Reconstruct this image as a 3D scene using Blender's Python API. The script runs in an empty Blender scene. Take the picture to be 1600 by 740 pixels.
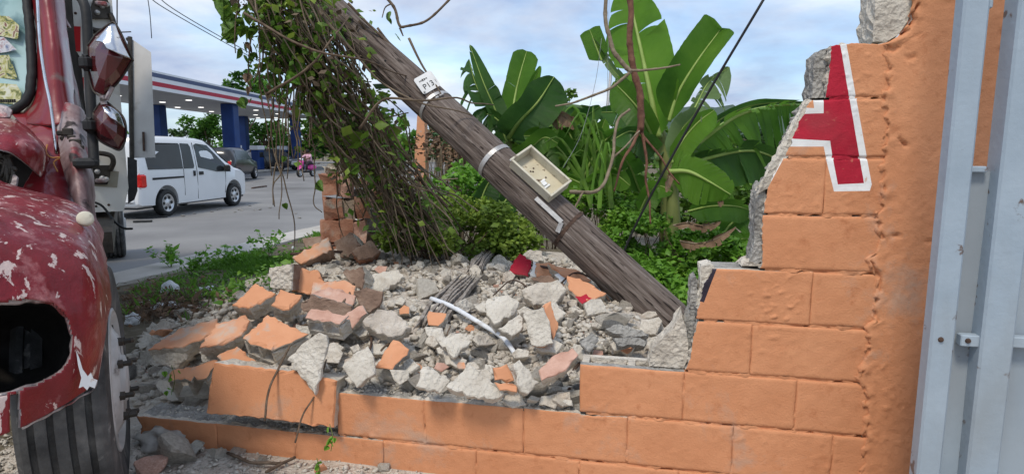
import bpy, bmesh, math, random
import numpy as np
from mathutils import Vector, Matrix, noise as mnoise
C = bpy.context.scene.collection
SC = bpy.context.scene
R = math.radians
# ---------------------------------------------------------------- camera
F, PITCH, EYE = 950.0, R(8.1), 1.625
cp, sp = math.cos(PITCH), math.sin(PITCH)
CAM = Vector((0, 0, EYE))
cam = bpy.data.cameras.new('camera'); camo = bpy.data.objects.new('camera', cam); C.objects.link(camo)
camo.location = CAM; camo.rotation_euler = (R(90) - PITCH, 0, 0)
cam.sensor_width = 36; cam.lens = 36 * F / 1600; cam.clip_start = 0.05; cam.clip_end = 3000
SC.camera = camo
# ---------------------------------------------------------------- sky, sun, exposure
SUN_EL, SUN_AZ = R(58), R(208)          # azimuth clockwise from +Y
w = bpy.data.worlds.new("World"); SC.world = w; w.use_nodes = True
nt = w.node_tree; nt.nodes.clear()
def N(t, **k):
    n = nt.nodes.new(t)
    for a, b in k.items():
        setattr(n, a, b)
    return n
out = N('ShaderNodeOutputWorld'); bg = N('ShaderNodeBackground'); bg.inputs['Strength'].default_value = 0.1
sky = N('ShaderNodeTexSky', sky_type='NISHITA', sun_disc=False, sun_elevation=SUN_EL, sun_rotation=SUN_AZ)
sky.air_density = 1.0; sky.dust_density = 1.5
tc = N('ShaderNodeTexCoord'); sep = N('ShaderNodeSeparateXYZ'); nt.links.new(tc.outputs['Generated'], sep.inputs[0])
mx = N('ShaderNodeMath', operation='MAXIMUM'); mx.inputs[1].default_value = 0.0; nt.links.new(sep.outputs['Z'], mx.inputs[0])
ad = N('ShaderNodeMath', operation='ADD'); ad.inputs[1].default_value = 0.22; nt.links.new(mx.outputs[0], ad.inputs[0])
dv = N('ShaderNodeVectorMath', operation='DIVIDE'); cmb = N('ShaderNodeCombineXYZ')
for i in range(3): nt.links.new(ad.outputs[0], cmb.inputs[i])
nt.links.new(tc.outputs['Generated'], dv.inputs[0]); nt.links.new(cmb.outputs[0], dv.inputs[1])
def cloudnoise(scale, detail, loc, stops, dist=0.6):
    mp = N('ShaderNodeMapping'); mp.inputs['Location'].default_value = loc; mp.inputs['Scale'].default_value = (1, 1.0, 0.6)
    nt.links.new(dv.outputs[0], mp.inputs[0])
    n = N('ShaderNodeTexNoise'); n.inputs['Scale'].default_value = scale; n.inputs['Detail'].default_value = detail
    n.inputs['Roughness'].default_value = 0.56; n.inputs['Distortion'].default_value = dist
    nt.links.new(mp.outputs[0], n.inputs['Vector'])
    r = N('ShaderNodeValToRGB'); nt.links.new(n.outputs['Fac'], r.inputs[0])
    e = r.color_ramp.elements
    e[0].position, e[0].color = stops[0][0], stops[0][1]
    e[1].position, e[1].color = stops[1][0], stops[1][1]
    for p_, c_ in stops[2:]:
        q = e.new(p_); q.color = c_
    return r
cover = cloudnoise(0.95, 6, (3.1, 1.7, 0.4), [(0.36, (0.45, 0.45, 0.45, 1)), (0.58, (1, 1, 1, 1))], 0.2)
shade = cloudnoise(1.5, 7, (7.3, 4.2, 2.0), [(0.33, (3.3, 4.05, 5.7, 1)), (0.66, (7.2, 7.5, 7.8, 1)), (0.49, (4.8, 5.45, 6.7, 1))], 0.2)
skyb = N('ShaderNodeMix', data_type='RGBA', blend_type='MULTIPLY'); skyb.inputs[0].default_value = 1.0
skyb.inputs[7].default_value = (1.45, 1.85, 2.0, 1); nt.links.new(sky.outputs[0], skyb.inputs[6])
mixs = N('ShaderNodeMix', data_type='RGBA')
nt.links.new(cover.outputs[0], mixs.inputs[0]); nt.links.new(skyb.outputs[2], mixs.inputs[6]); nt.links.new(shade.outputs[0], mixs.inputs[7])
nt.links.new(mixs.outputs[2], bg.inputs[0]); nt.links.new(bg.outputs[0], out.inputs[0])
sl = bpy.data.lights.new('sun', 'SUN'); sl.energy = 1.75; sl.angle = R(12); sl.color = (1, 0.91, 0.78)
so = bpy.data.objects.new('sun', sl); C.objects.link(so)
sdir = Vector((math.sin(SUN_AZ) * math.cos(SUN_EL), math.cos(SUN_AZ) * math.cos(SUN_EL), math.sin(SUN_EL)))
so.rotation_euler = sdir.to_track_quat('Z', 'Y').to_euler(); so.location = (0, 0, 30)
SC.view_settings.view_transform = 'Standard'; SC.view_settings.look = 'None'; SC.view_settings.gamma = 1
SC.view_settings.exposure = 0.42
SC.render.engine = 'CYCLES'; SC.cycles.max_bounces = 8
# ---------------------------------------------------------------- picture -> place helpers
def ray(px, py):
    dx, dz = (px - 800) / F, (370 - py) / F
    return Vector((dx, cp + dz * sp, -sp + dz * cp))
def P(px, py, d): return CAM + ray(px, py) * d
def G(px, py, z=0.0):
    r = ray(px, py); return CAM + r * ((z - EYE) / r.z)
# wall frame: S along the wall, w behind its face
WA, WD = R(11.7), 2.29
un = Vector((math.cos(WA), -math.sin(WA), 0)); wn = Vector((math.sin(WA), math.cos(WA), 0))
def W(px, py, off=0.0):
    r = ray(px, py); t = (WD + off) / (r.x * wn.x + r.y * wn.y); q = CAM + r * t
    return (q.dot(un), q.z)
def WP(s, z, off=0.0):
    q = un * s + wn * (WD + off); return Vector((q.x, q.y, z))
def sm(a, b, x):
    t = min(1, max(0, (x - a) / (b - a))); return t * t * (3 - 2 * t)
K0, K1 = G(180, 447, .1), G(500, 365, .1)
kd = (K1 - K0); kd.z = 0; kd.normalize(); kn = Vector((kd.y, -kd.x, 0))
def kerb_t(x, y): return (x - K0.x) * kn.x + (y - K0.y) * kn.y
SL = W(213, 660)[0]
def H(x, y, rough=True):
    t = kerb_t(x, y)
    z = .09 + .18 * sm(0.0, 3.2, t)
    s = x * un.x + y * un.y; wv = x * wn.x + y * wn.y - WD
    se = -2.25 - 1.15 * sm(0, 1.4, wv)
    m = (.34 + .17 * sm(0, .8, wv)) * (1 - sm(2.7, 4.2, wv)) * sm(se - .1, se + .95, s)
    m *= 1 - sm(-.1, .3, s) * sm(1.35, 2.1, wv)
    m *= 1 - .34 * sm(-.15, .45, s) * (1 - sm(1.6, 2.4, wv))
    fr = sm(.03, .12, wv) if s > SL + .1 else sm(-.55, .35, wv)
    z += m * fr
    if rough:
        z += .025 * mnoise.noise((x * 2.1, y * 2.1, 3.3)) + .02 * m * 2 * mnoise.noise((x * 6, y * 6, 1.3))
    return z
def onG(px, py, lift=0.0):
    r = ray(px, py); t = 1.2
    while t < 25:
        q = CAM + r * t
        if q.z <= H(q.x, q.y, False) + lift: return q, t
        t += .01
    return G(px, py, .1), 10.0
# ---------------------------------------------------------------- object helpers
def tag(o, label=None, cat=None, group=None, kind=None):
    if label: o['label'] = label
    if cat: o['category'] = cat
    if group: o['group'] = group
    if kind: o['kind'] = kind
    return o
def empty(name, loc, label=None, cat=None, group=None, kind=None):
    o = bpy.data.objects.new(name, None); C.objects.link(o); o.location = loc; o.empty_display_size = .1
    return tag(o, label, cat, group, kind)
def wmat(o):
    m = o.matrix_basis.copy()
    return wmat(o.parent) @ o.matrix_parent_inverse @ m if o.parent else m
def link(name, me, parent=None, mats=()):
    o = bpy.data.objects.new(name, me); C.objects.link(o)
    for m in mats:
        me.materials.append(m)
    if parent is not None:
        o.parent = parent; o.matrix_parent_inverse = wmat(parent).inverted()
    return o
def recenter(o):
    """put the origin of an unparented mesh at its centre"""
    me = o.data; n = len(me.vertices); a = np.empty(n * 3, 'f'); me.vertices.foreach_get('co', a); a = a.reshape(-1, 3)
    c = a.mean(0); a -= c; me.vertices.foreach_set('co', a.ravel()); o.location = Vector(c.tolist()); return o
class MB:
    def __init__(s): s.v = []; s.f = []; s.m = []; s.smooth = False
    def add(s, vs, fs, mi=0):
        b = len(s.v); s.v += [tuple(v) for v in vs]; s.f += [[b + i for i in f] for f in fs]; s.m += [mi] * len(fs)
    def box(s, c, size, ax=None, mi=0, bev=0):
        c = Vector(c); X, Y, Z = ax or (Vector((1, 0, 0)), Vector((0, 1, 0)), Vector((0, 0, 1)))
        hx, hy, hz = [q / 2 for q in size]
        if bev:
            b = min(bev, hx * .9, hy * .9, hz * .9); vs = []
            for zz, ins in ((-hz, b), (-hz + b, 0), (hz - b, 0), (hz, b)):
                ex, ey = hx - ins, hy - ins
                for (a, d) in ((-ex + b, -ey), (ex - b, -ey), (ex, -ey + b), (ex, ey - b), (ex - b, ey), (-ex + b, ey), (-ex, ey - b), (-ex, -ey + b)):
                    vs.append(c + X * a + Y * d + Z * zz)
            fs = [list(range(7, -1, -1)), list(range(24, 32))]
            for k in range(3):
                for i in range(8): fs.append([k * 8 + i, k * 8 + (i + 1) % 8, k * 8 + 8 + (i + 1) % 8, k * 8 + 8 + i])
            s.add(vs, fs, mi); return
        vs = [c + X * (a * hx) + Y * (b * hy) + Z * (d * hz) for d in (-1, 1) for b in (-1, 1) for a in (-1, 1)]
        s.add(vs, [[0, 2, 3, 1], [4, 5, 7, 6], [0, 1, 5, 4], [2, 6, 7, 3], [0, 4, 6, 2], [1, 3, 7, 5]], mi)
    def tube(s, pts, r, n=6, mi=0, cap=True):
        pts = [Vector(p) for p in pts]; k = len(pts)
        rs = r if isinstance(r, (list, tuple)) else [r] * k
        T = [(pts[min(i + 1, k - 1)] - pts[max(i - 1, 0)]).normalized() for i in range(k)]
        a = T[0].orthogonal().normalized(); vs = []
        for i in range(k):
            a = (a - T[i] * a.dot(T[i]))
            a = a.normalized() if a.length > 1e-6 else T[i].orthogonal().normalized()
            b = T[i].cross(a)
            for j in range(n):
                q = 2 * math.pi * j / n; vs.append(pts[i] + (a * math.cos(q) + b * math.sin(q)) * rs[i])
        fs = [[i * n + j, i * n + (j + 1) % n, (i + 1) * n + (j + 1) % n, (i + 1) * n + j] for i in range(k - 1) for j in range(n)]
        if cap: fs += [list(range(n - 1, -1, -1)), [(k - 1) * n + j for j in range(n)]]
        s.add(vs, fs, mi)
    def lathe(s, prof, o, ax, n=24, mi=0, closed=False):
        o = Vector(o); ax = Vector(ax).normalized(); a = ax.orthogonal().normalized(); b = ax.cross(a); vs = []
        for (r, h) in prof:
            for j in range(n):
                q = 2 * math.pi * j / n; vs.append(o + ax * h + (a * math.cos(q) + b * math.sin(q)) * r)
        k = len(prof)
        fs = [[i * n + j, i * n + (j + 1) % n, (i + 1) * n + (j + 1) % n, (i + 1) * n + j] for i in range(k - 1) for j in range(n)]
        if prof[0][0] > 1e-6 and not closed: fs.append(list(range(n - 1, -1, -1)))
        if prof[-1][0] > 1e-6 and not closed: fs.append([(k - 1) * n + j for j in range(n)])
        s.add(vs, fs, mi)
    def prism(s, pts, vec, mi=0, mside=None):
        n = len(pts); vec = Vector(vec); vs = [Vector(p) for p in pts] + [Vector(p) + vec for p in pts]
        s.add(vs, [list(range(n))], mi)
        b = len(s.v) - 2 * n
        fs = [[b + n + i for i in range(n - 1, -1, -1)]] + [[b + i, b + n + i, b + n + (i + 1) % n, b + (i + 1) % n] for i in range(n)]
        s.f += fs; s.m += [mi if mside is None else mside] * len(fs)
    def grid(s, rows, mi=0):
        nr, nc = len(rows), len(rows[0])
        s.add([q for r_ in rows for q in r_], [[i * nc + j, i * nc + j + 1, (i + 1) * nc + j + 1, (i + 1) * nc + j] for i in range(nr - 1) for j in range(nc - 1)], mi)
    def build(s, name, mats, parent=None, smooth=False, origin=None):
        me = bpy.data.meshes.new(name); me.from_pydata([tuple(v) for v in s.v], [], s.f)
        if not isinstance(mats, (list, tuple)): mats = [mats]
        me.polygons.foreach_set('material_index', s.m)
        if smooth: me.polygons.foreach_set('use_smooth', [True] * len(s.f))
        o = link(name, me, parent, mats)
        bm = bmesh.new(); bm.from_mesh(me); bmesh.ops.recalc_face_normals(bm, faces=bm.faces); bm.to_mesh(me); bm.free()
        if parent is None and origin is None: recenter(o)
        me.update(); return o
def catmull(pts, n):
    pts = [Vector(p) for p in pts]
    if len(pts) < 3: return [pts[0].lerp(pts[-1], i / (n - 1)) for i in range(n)]
    q = [pts[0] * 2 - pts[1]] + pts + [pts[-1] * 2 - pts[-2]]; o = []
    for i in range(n):
        t = i / (n - 1) * (len(pts) - 1); k = min(int(t), len(pts) - 2); t -= k
        a, b, c, d = q[k:k + 4]
        o.append(.5 * ((2 * b) + (c - a) * t + (2 * a - 5 * b + 4 * c - d) * t * t + (3 * b - a - 3 * c + d) * t ** 3))
    return o
def npmesh(name, V, Fc, mat, parent=None, smooth=False, uv=None):
    """V (n,3) float array, Fc (m,k) int array with constant k"""
    me = bpy.data.meshes.new(name); n, (m, k) = len(V), Fc.shape
    me.vertices.add(n); me.vertices.foreach_set('co', np.asarray(V, 'f').ravel())
    me.loops.add(m * k); me.loops.foreach_set('vertex_index', Fc.astype('i').ravel())
    me.polygons.add(m); me.polygons.foreach_set('loop_start', np.arange(0, m * k, k, dtype='i'))
    me.update(calc_edges=True); me.validate()
    if smooth: me.polygons.foreach_set('use_smooth', [True] * m)
    return link(name, me, parent, [mat])
def inpoly(x, y, pl):
    c = False; j = len(pl) - 1
    for i in range(len(pl)):
        if (pl[i][1] > y) != (pl[j][1] > y) and x < (pl[j][0] - pl[i][0]) * (y - pl[i][1]) / (pl[j][1] - pl[i][1]) + pl[i][0]: c = not c
        j = i
    return c
# ---------------------------------------------------------------- materials
def mat(name, stops, scale=6, detail=5, rough=.8, bump=0.0, bscale=40, stretch=(1, 1, 1), metal=0, rand=False, mask=None, mask2=None, spec=.3, coat=0, trans=0, dist=0.0, pits=0, nrough=.55, bdist=.01):
    """stops: ramp over a noise; mask=(colour, scale, lo, hi[, stretch]) lays a second stain over it"""
    m = bpy.data.materials.new(name); m.use_nodes = True; t = m.node_tree; t.nodes.clear(); L = t.links.new
    o = t.nodes.new('ShaderNodeOutputMaterial'); b = t.nodes.new('ShaderNodeBsdfPrincipled')
    b.inputs['Roughness'].default_value = rough; b.inputs['Metallic'].default_value = metal; b.inputs['Specular IOR Level'].default_value = spec
    if coat: b.inputs['Coat Weight'].default_value = coat; b.inputs['Coat Roughness'].default_value = .12
    tcn = t.nodes.new('ShaderNodeTexCoord'); vec = tcn.outputs['Object']
    if rand:
        oi = t.nodes.new('ShaderNodeObjectInfo'); ml = t.nodes.new('ShaderNodeMath'); ml.operation = 'MULTIPLY'; ml.inputs[1].default_value = 37
        L(oi.outputs['Random'], ml.inputs[0]); va = t.nodes.new('ShaderNodeVectorMath'); va.operation = 'ADD'
        L(vec, va.inputs[0]); L(ml.outputs[0], va.inputs[1]); vec = va.outputs[0]
    def noi(sc, det, st, ds=0.0):
        mp = t.nodes.new('ShaderNodeMapping'); mp.inputs['Scale'].default_value = st; L(vec, mp.inputs[0])
        n = t.nodes.new('ShaderNodeTexNoise'); n.inputs['Scale'].default_value = sc; n.inputs['Detail'].default_value = det; n.inputs['Roughness'].default_value = nrough
        n.inputs['Distortion'].default_value = ds; L(mp.outputs[0], n.inputs['Vector']); return n.outputs['Fac']
    def ramp(fac, st):
        r = t.nodes.new('ShaderNodeValToRGB'); L(fac, r.inputs[0]); e = r.color_ramp.elements
        while len(e) < len(st): e.new(.5)
        for i, (p_, c_) in enumerate(st): e[i].position = p_; e[i].color = (*c_, 1) if len(c_) == 3 else c_
        return r.outputs[0]
    col = ramp(noi(scale, detail, stretch, dist), stops) if len(stops) > 1 else None
    if col is None:
        rg = t.nodes.new('ShaderNodeRGB'); rg.outputs[0].default_value = (*stops[0][1], 1); col = rg.outputs[0]
    for mk in (mask, mask2):
        if mk:
            f = ramp(noi(mk[1], 6, mk[4] if len(mk) > 4 else (1, 1, 1), .3), [(mk[2], (0, 0, 0)), (mk[3], (1, 1, 1))])
            x = t.nodes.new('ShaderNodeMix'); x.data_type = 'RGBA'; L(f, x.inputs[0]); L(col, x.inputs[6]); x.inputs[7].default_value = (*mk[0], 1); col = x.outputs[2]
    L(col, b.inputs['Base Color'])
    if bump:
        h = noi(bscale, 6, stretch)
        if pits:
            vo = t.nodes.new('ShaderNodeTexVoronoi'); vo.inputs['Scale'].default_value = pits; L(vec, vo.inputs['Vector'])
            a = t.nodes.new('ShaderNodeMath'); a.operation = 'MULTIPLY_ADD'; a.inputs[1].default_value = .6; L(vo.outputs['Distance'], a.inputs[0]); L(h, a.inputs[2]); h = a.outputs[0]
        bp = t.nodes.new('ShaderNodeBump'); bp.inputs['Strength'].default_value = bump; bp.inputs['Distance'].default_value = bdist; L(h, bp.inputs['Height']); L(bp.outputs[0], b.inputs['Normal'])
    sh = b.outputs[0]
    if trans:
        tr = t.nodes.new('ShaderNodeBsdfTranslucent'); L(col, tr.inputs[0]); ms = t.nodes.new('ShaderNodeMixShader'); ms.inputs[0].default_value = trans
        L(sh, ms.inputs[1]); L(tr.outputs[0], ms.inputs[2]); sh = ms.outputs[0]
    L(sh, o.inputs[0]); return m
M = {}
M['orange'] = mat('orange_paint', [(.3, (.57, .245, .120)), (.55, (.64, .288, .147)), (.75, (.69, .328, .172))], 3.2, 9, .92, .7, 130,
                  mask=((.45, .33, .26), 2.6, .55, .74), mask2=((.50, .20, .095), 16, .57, .74), bdist=.004, spec=.12, nrough=.68)
M['orange_pale'] = mat('faded_orange_paint', [(.3, (.56, .24, .13)), (.7, (.66, .36, .22))], 7, 6, .8, .4, 80, rand=True, mask=((.5, .44, .38), 9, .5, .68), bdist=.004)
M['orange_bit'] = mat('broken_orange_paint', [(.3, (.58, .26, .135)), (.7, (.68, .33, .18))], 7, 6, .8, .4, 80, rand=True, mask=((.45, .36, .3), 14, .60, .74), bdist=.004)
M['red_letter'] = mat('red_letter_paint', [(.3, (.36, .016, .034)), (.7, (.48, .028, .052))], 5, 8, .85, .5, 110, bdist=.004, spec=.15, mask=((.50, .16, .11), 38, .64, .72), mask2=((.34, .05, .06), 4, .5, .75))
M['white_letter'] = mat('white_letter_paint', [(.3, (.72, .72, .72)), (.7, (.85, .85, .84))], 8, 5, .6, .3, 90, mask=((.62, .42, .30), 36, .63, .71), mask2=((.62, .60, .57), 4, .5, .75), spec=.15, bdist=.004)
M['black_paint'] = mat('dark_stain', [(.3, (.02, .016, .025)), (.7, (.04, .03, .045))], 12, 4, .7, .3, 90)
M['concrete'] = mat('broken_concrete', [(.25, (.38, .33, .275)), (.5, (.57, .51, .43)), (.75, (.69, .635, .555))], 9, 8, .92, .8, 60, rand=True, pits=40, mask=((.40, .29, .21), 5, .58, .78), bdist=.022)
M['concrete_dk'] = mat('grey_concrete', [(.25, (.19, .18, .168)), (.5, (.33, .315, .29)), (.75, (.47, .445, .41))], 14, 8, .92, 1.0, 60, rand=True, pits=70, bdist=.014)
M['concrete_lt'] = mat('pale_concrete', [(.25, (.43, .385, .325)), (.5, (.59, .54, .465)), (.75, (.70, .655, .58))], 7, 8, .92, .7, 70, rand=True, mask=((.42, .36, .29), 6, .58, .76), bdist=.020, pits=45)
M['block_brown'] = mat('brown_block', [(.25, (.15, .095, .07)), (.5, (.25, .165, .12)), (.75, (.36, .27, .21))], 9, 8, .92, .8, 60, rand=True, bdist=.012)
M['brick'] = mat('weathered_brick', [(.25, (.22, .10, .065)), (.5, (.38, .18, .115)), (.75, (.46, .28, .20))], 9, 7, .9, .8, 60, rand=True, mask=((.36, .31, .26), 7, .56, .72), bdist=.01)
M['pink'] = mat('pink_plaster', [(.25, (.42, .22, .16)), (.6, (.58, .36, .28)), (.8, (.62, .5, .43))], 12, 7, .9, .6, 60, rand=True, bdist=.01)
M['gravel'] = mat('rubble_dust', [(.25, (.36, .305, .25)), (.5, (.53, .465, .395)), (.75, (.65, .59, .515))], 16, 9, .95, 1.0, 50, bdist=.02, pits=40)
M['soil'] = mat('verge_soil', [(.25, (.07, .055, .035)), (.5, (.14, .115, .075)), (.75, (.26, .225, .175))], 5, 9, .95, 1.0, 30, bdist=.03)
M['asphalt'] = mat('asphalt', [(.25, (.155, .15, .148)), (.5, (.205, .20, .196)), (.75, (.26, .254, .245))], .55, 9, .85, .5, 120, mask=((.12, .115, .11), .22, .58, .74), bdist=.006)
M['kerb'] = mat('kerb_concrete', [(.25, (.34, .31, .27)), (.5, (.46, .43, .39)), (.75, (.55, .52, .48))], 1.6, 9, .9, .5, 50, mask=((.24, .20, .15), 1.1, .6, .75))
M['wood'] = mat('weathered_pole_wood', [(.25, (.045, .033, .027)), (.42, (.115, .088, .074)), (.58, (.185, .15, .13)), (.8, (.33, .285, .255))], 55, 8, .92, 1.0, 60, stretch=(1, 1, .07),
                mask=((.026, .018, .015), 62, .575, .635, (1, 1, .10)), mask2=((.34, .25, .24), 5, .60, .72, (1, 1, .25)), bdist=.02)
M['splinter'] = mat('splintered_grey_wood', [(.3, (.10, .075, .06)), (.5, (.27, .235, .205)), (.7, (.46, .43, .40))], 40, 8, .9, 1.0, 60, stretch=(1, 1, .06), bdist=.012)
M['plank'] = mat('dark_board', [(.3, (.035, .022, .018)), (.7, (.12, .08, .065))], 12, 7, .9, .8, 40, rand=True)
M['twig'] = mat('twig_bark', [(.3, (.07, .045, .03)), (.7, (.18, .13, .09))], 20, 6, .9, .6, 60)
M['twig_lt'] = mat('pale_twig_bark', [(.3, (.16, .12, .08)), (.7, (.30, .24, .17))], 20, 6, .9, .6, 60)
M['root'] = mat('red_brown_stem', [(.3, (.10, .04, .025)), (.7, (.22, .11, .07))], 20, 6, .85, .6, 60)
M['vine'] = mat('vine_stem', [(.3, (.065, .046, .032)), (.55, (.155, .115, .078)), (.8, (.27, .215, .15))], 9, 6, .9, .5, 60)
M['steel'] = mat('galvanised_steel', [(.3, (.38, .37, .36)), (.7, (.58, .57, .56))], 12, 6, .45, .2, 50, metal=.5, mask=((.2, .16, .13), 20, .6, .75))
M['chrome'] = mat('scuffed_chrome', [(.3, (.55, .55, .56)), (.7, (.8, .8, .82))], 12, 6, .16, .1, 50, metal=1, mask=((.12, .10, .09), 14, .62, .72))
M['rust'] = mat('rusty_steel', [(.3, (.035, .022, .018)), (.7, (.11, .065, .045))], 30, 6, .85, .5, 80)
M['gate'] = mat('grey_gate_paint', [(.3, (.285, .35, .415)), (.7, (.36, .43, .50))], 5, 6, .5, .15, 50, mask=((.14, .10, .085), 15, .655, .69), mask2=((.26, .28, .29), 3, .52, .8, (1, 1, .25)))
M['gate_sheet'] = mat('grey_sheet_paint', [(.3, (.27, .325, .38)), (.7, (.34, .40, .455))], 3, 6, .5, .1, 30, mask=((.11, .08, .065), 12, .67, .70), mask2=((.27, .28, .29), 2, .5, .8, (1, 1, .3)))
M['box'] = mat('cream_plastic', [(.3, (.50, .46, .36)), (.7, (.62, .58, .47))], 14, 6, .6, .2, 60, mask=((.22, .18, .13), 24, .60, .74))
M['box_in'] = mat('cream_plastic_inside', [(.3, (.50, .44, .31)), (.7, (.60, .54, .40))], 14, 6, .7, .2, 60, mask=((.20, .15, .10), 28, .62, .70))
M['plate'] = mat('white_plate', [(.3, (.66, .66, .65)), (.7, (.82, .82, .81))], 12, 6, .5, mask=((.35, .28, .22), 25, .68, .76))
M['ink'] = mat('black_ink', [(0, (.015, .015, .015))], rough=.6)
M['truck_red'] = mat('scraped_red_paint', [(.3, (.13, .006, .010)), (.7, (.24, .011, .018))], 4, 6, .42, .35, 14, coat=.22, nrough=.66,
                     mask2=((.62, .48, .44), 19, .585, .61, (1.5, .8, .42)), mask=((.42, .17, .17), 6.5, .56, .70, (1.2, 1, .8)), dist=1.2, bdist=.03)
M['truck_red_clean'] = mat('dull_red_paint', [(.3, (.15, .010, .014)), (.7, (.25, .02, .026))], 4, 6, .35, .15, 9, coat=.5, mask=((.20, .14, .12), 8, .60, .72), bdist=.02)
M['bare'] = mat('bare_crumpled_metal', [(.25, (.14, .10, .10)), (.5, (.36, .31, .31)), (.75, (.55, .52, .52))], 9, 7, .45, .8, 12, metal=.3, mask=((.03, .022, .02), 8, .56, .64), mask2=((.24, .05, .05), 5, .58, .68), dist=.6, bdist=.03)
M['truck_white'] = mat('white_box_paint', [(.3, (.70, .68, .63)), (.7, (.82, .80, .75))], 3, 6, .5, mask=((.42, .36, .27), 5, .6, .8))
M['tyre'] = mat('dusty_tyre', [(.3, (.035, .034, .034)), (.55, (.085, .083, .082)), (.8, (.20, .19, .18))], 9, 8, .85, .5, 50, mask=((.30, .28, .26), 12, .62, .74))
M['hub'] = mat('dusty_white_rim', [(.3, (.33, .32, .31)), (.7, (.58, .57, .56))], 8, 7, .6, .3, 30, mask=((.10, .085, .075), 7, .58, .68))
M['black'] = mat('black_rubber', [(.3, (.012, .012, .013)), (.7, (.03, .03, .03))], 12, 5, .6, .2, 40)
M['black_iron'] = mat('black_iron', [(.3, (.03, .026, .022)), (.7, (.085, .072, .06))], 15, 6, .5, .3, 40, metal=.4)
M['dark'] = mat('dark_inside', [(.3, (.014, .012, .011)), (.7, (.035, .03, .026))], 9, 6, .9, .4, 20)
M['reflector'] = mat('red_reflector', [(0, (.55, .008, .012))], rough=.4)
M['van'] = mat('white_car_paint', [(.3, (.72, .73, .74)), (.7, (.78, .79, .80))], 2, 3, .3, coat=.5)
M['car_black'] = mat('black_car_paint', [(.3, (.016, .016, .018)), (.7, (.03, .03, .032))], 2, 3, .3, coat=.5)
M['car_grey'] = mat('dark_grey_car_paint', [(.3, (.035, .037, .04)), (.7, (.06, .062, .066))], 2, 3, .3, coat=.5)
M['silver'] = mat('silver_trim', [(.3, (.5, .5, .51)), (.7, (.66, .66, .67))], 20, 4, .3, metal=.7)
M['glass'] = mat('tinted_glass', [(.3, (.018, .02, .022)), (.7, (.034, .037, .04))], 1.2, 3, .12, spec=.35)
M['taillight'] = mat('red_tail_lens', [(.3, (.50, .006, .01)), (.7, (.75, .04, .03))], 20, 3, .15, spec=.6)
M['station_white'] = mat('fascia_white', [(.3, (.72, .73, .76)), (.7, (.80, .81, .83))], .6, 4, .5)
M['station_blue'] = mat('column_blue', [(.3, (.008, .034, .15)), (.7, (.016, .058, .22))], 1.2, 4, .45)
M['station_dkblue'] = mat('fascia_slate_stripe', [(.3, (.055, .075, .16)), (.7, (.075, .10, .19))], .6, 4, .5)
M['station_red'] = mat('fascia_red_stripe', [(.3, (.40, .012, .035)), (.7, (.48, .02, .05))], .6, 4, .5)
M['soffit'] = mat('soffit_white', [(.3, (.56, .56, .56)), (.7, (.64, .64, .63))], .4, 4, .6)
def emis(name, c, s):
    m = bpy.data.materials.new(name); m.use_nodes = True; b = m.node_tree.nodes['Principled BSDF']
    b.inputs['Base Color'].default_value = (*c, 1); b.inputs['Emission Color'].default_value = (*c, 1); b.inputs['Emission Strength'].default_value = s; return m
M['lamp'] = emis('lit_canopy_lamp', (1, .98, .94), 1.2)
def leafmat(name, a, b_, c_, trans=.35, scale=3, rough=.5): return mat(name, [(.3, a), (.5, b_), (.72, c_)], scale, 5, rough, trans=trans, rand=True, spec=.4)
M['leaf_vine'] = leafmat('vine_leaf', (.05, .10, .015), (.10, .20, .025), (.18, .33, .04), scale=9)
M['leaf_vine_lt'] = leafmat('young_vine_leaf', (.10, .23, .025), (.16, .36, .035), (.23, .46, .05), scale=9)
M['leaf_dead'] = mat('dry_leaf', [(.3, (.10, .06, .035)), (.5, (.21, .13, .08)), (.75, (.34, .235, .16))], 8, 6, .85, .5, 30, trans=.2, rand=True)
M['leaf_bush'] = leafmat('bush_leaf', (.085, .15, .022), (.18, .28, .035), (.33, .43, .07), scale=2.6)
M['leaf_bush_g'] = leafmat('green_bush_leaf', (.07, .18, .02), (.14, .31, .03), (.24, .43, .05), scale=2.6)
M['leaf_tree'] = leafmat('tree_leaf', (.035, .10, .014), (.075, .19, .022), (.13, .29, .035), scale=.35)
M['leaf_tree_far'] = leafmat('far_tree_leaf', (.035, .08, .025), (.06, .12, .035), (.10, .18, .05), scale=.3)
M['grass'] = leafmat('grass_blade', (.07, .17, .018), (.13, .29, .03), (.22, .40, .05), scale=1.6)
M['hill'] = mat('wooded_hill', [(.3, (.045, .075, .06)), (.7, (.075, .11, .08))], .05, 8, .95)
M['ban_rib'] = mat('banana_midrib', [(.3, (.28, .40, .09)), (.7, (.40, .52, .16))], 8, 3, .5, trans=.15)
M['ban_stem'] = mat('banana_stem', [(.3, (.09, .12, .03)), (.6, (.20, .22, .07)), (.8, (.30, .22, .12))], 5, 6, .7, .4, 20, stretch=(1, 1, .15))
M['plastic'] = mat('white_plastic', [(.3, (.66, .69, .72)), (.7, (.82, .84, .86))], 9, 5, .35, .4, 12, trans=.25)
M['pipe'] = mat('white_pvc', [(.3, (.62, .64, .68)), (.7, (.80, .82, .85))], 9, 5, .4, mask=((.40, .35, .30), 9, .56, .7))
M['wire'] = mat('black_cable', [(0, (.02, .02, .022))], rough=.6)
M['wire_lt'] = mat('grey_wire', [(0, (.2, .21, .22))], rough=.6)
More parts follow.
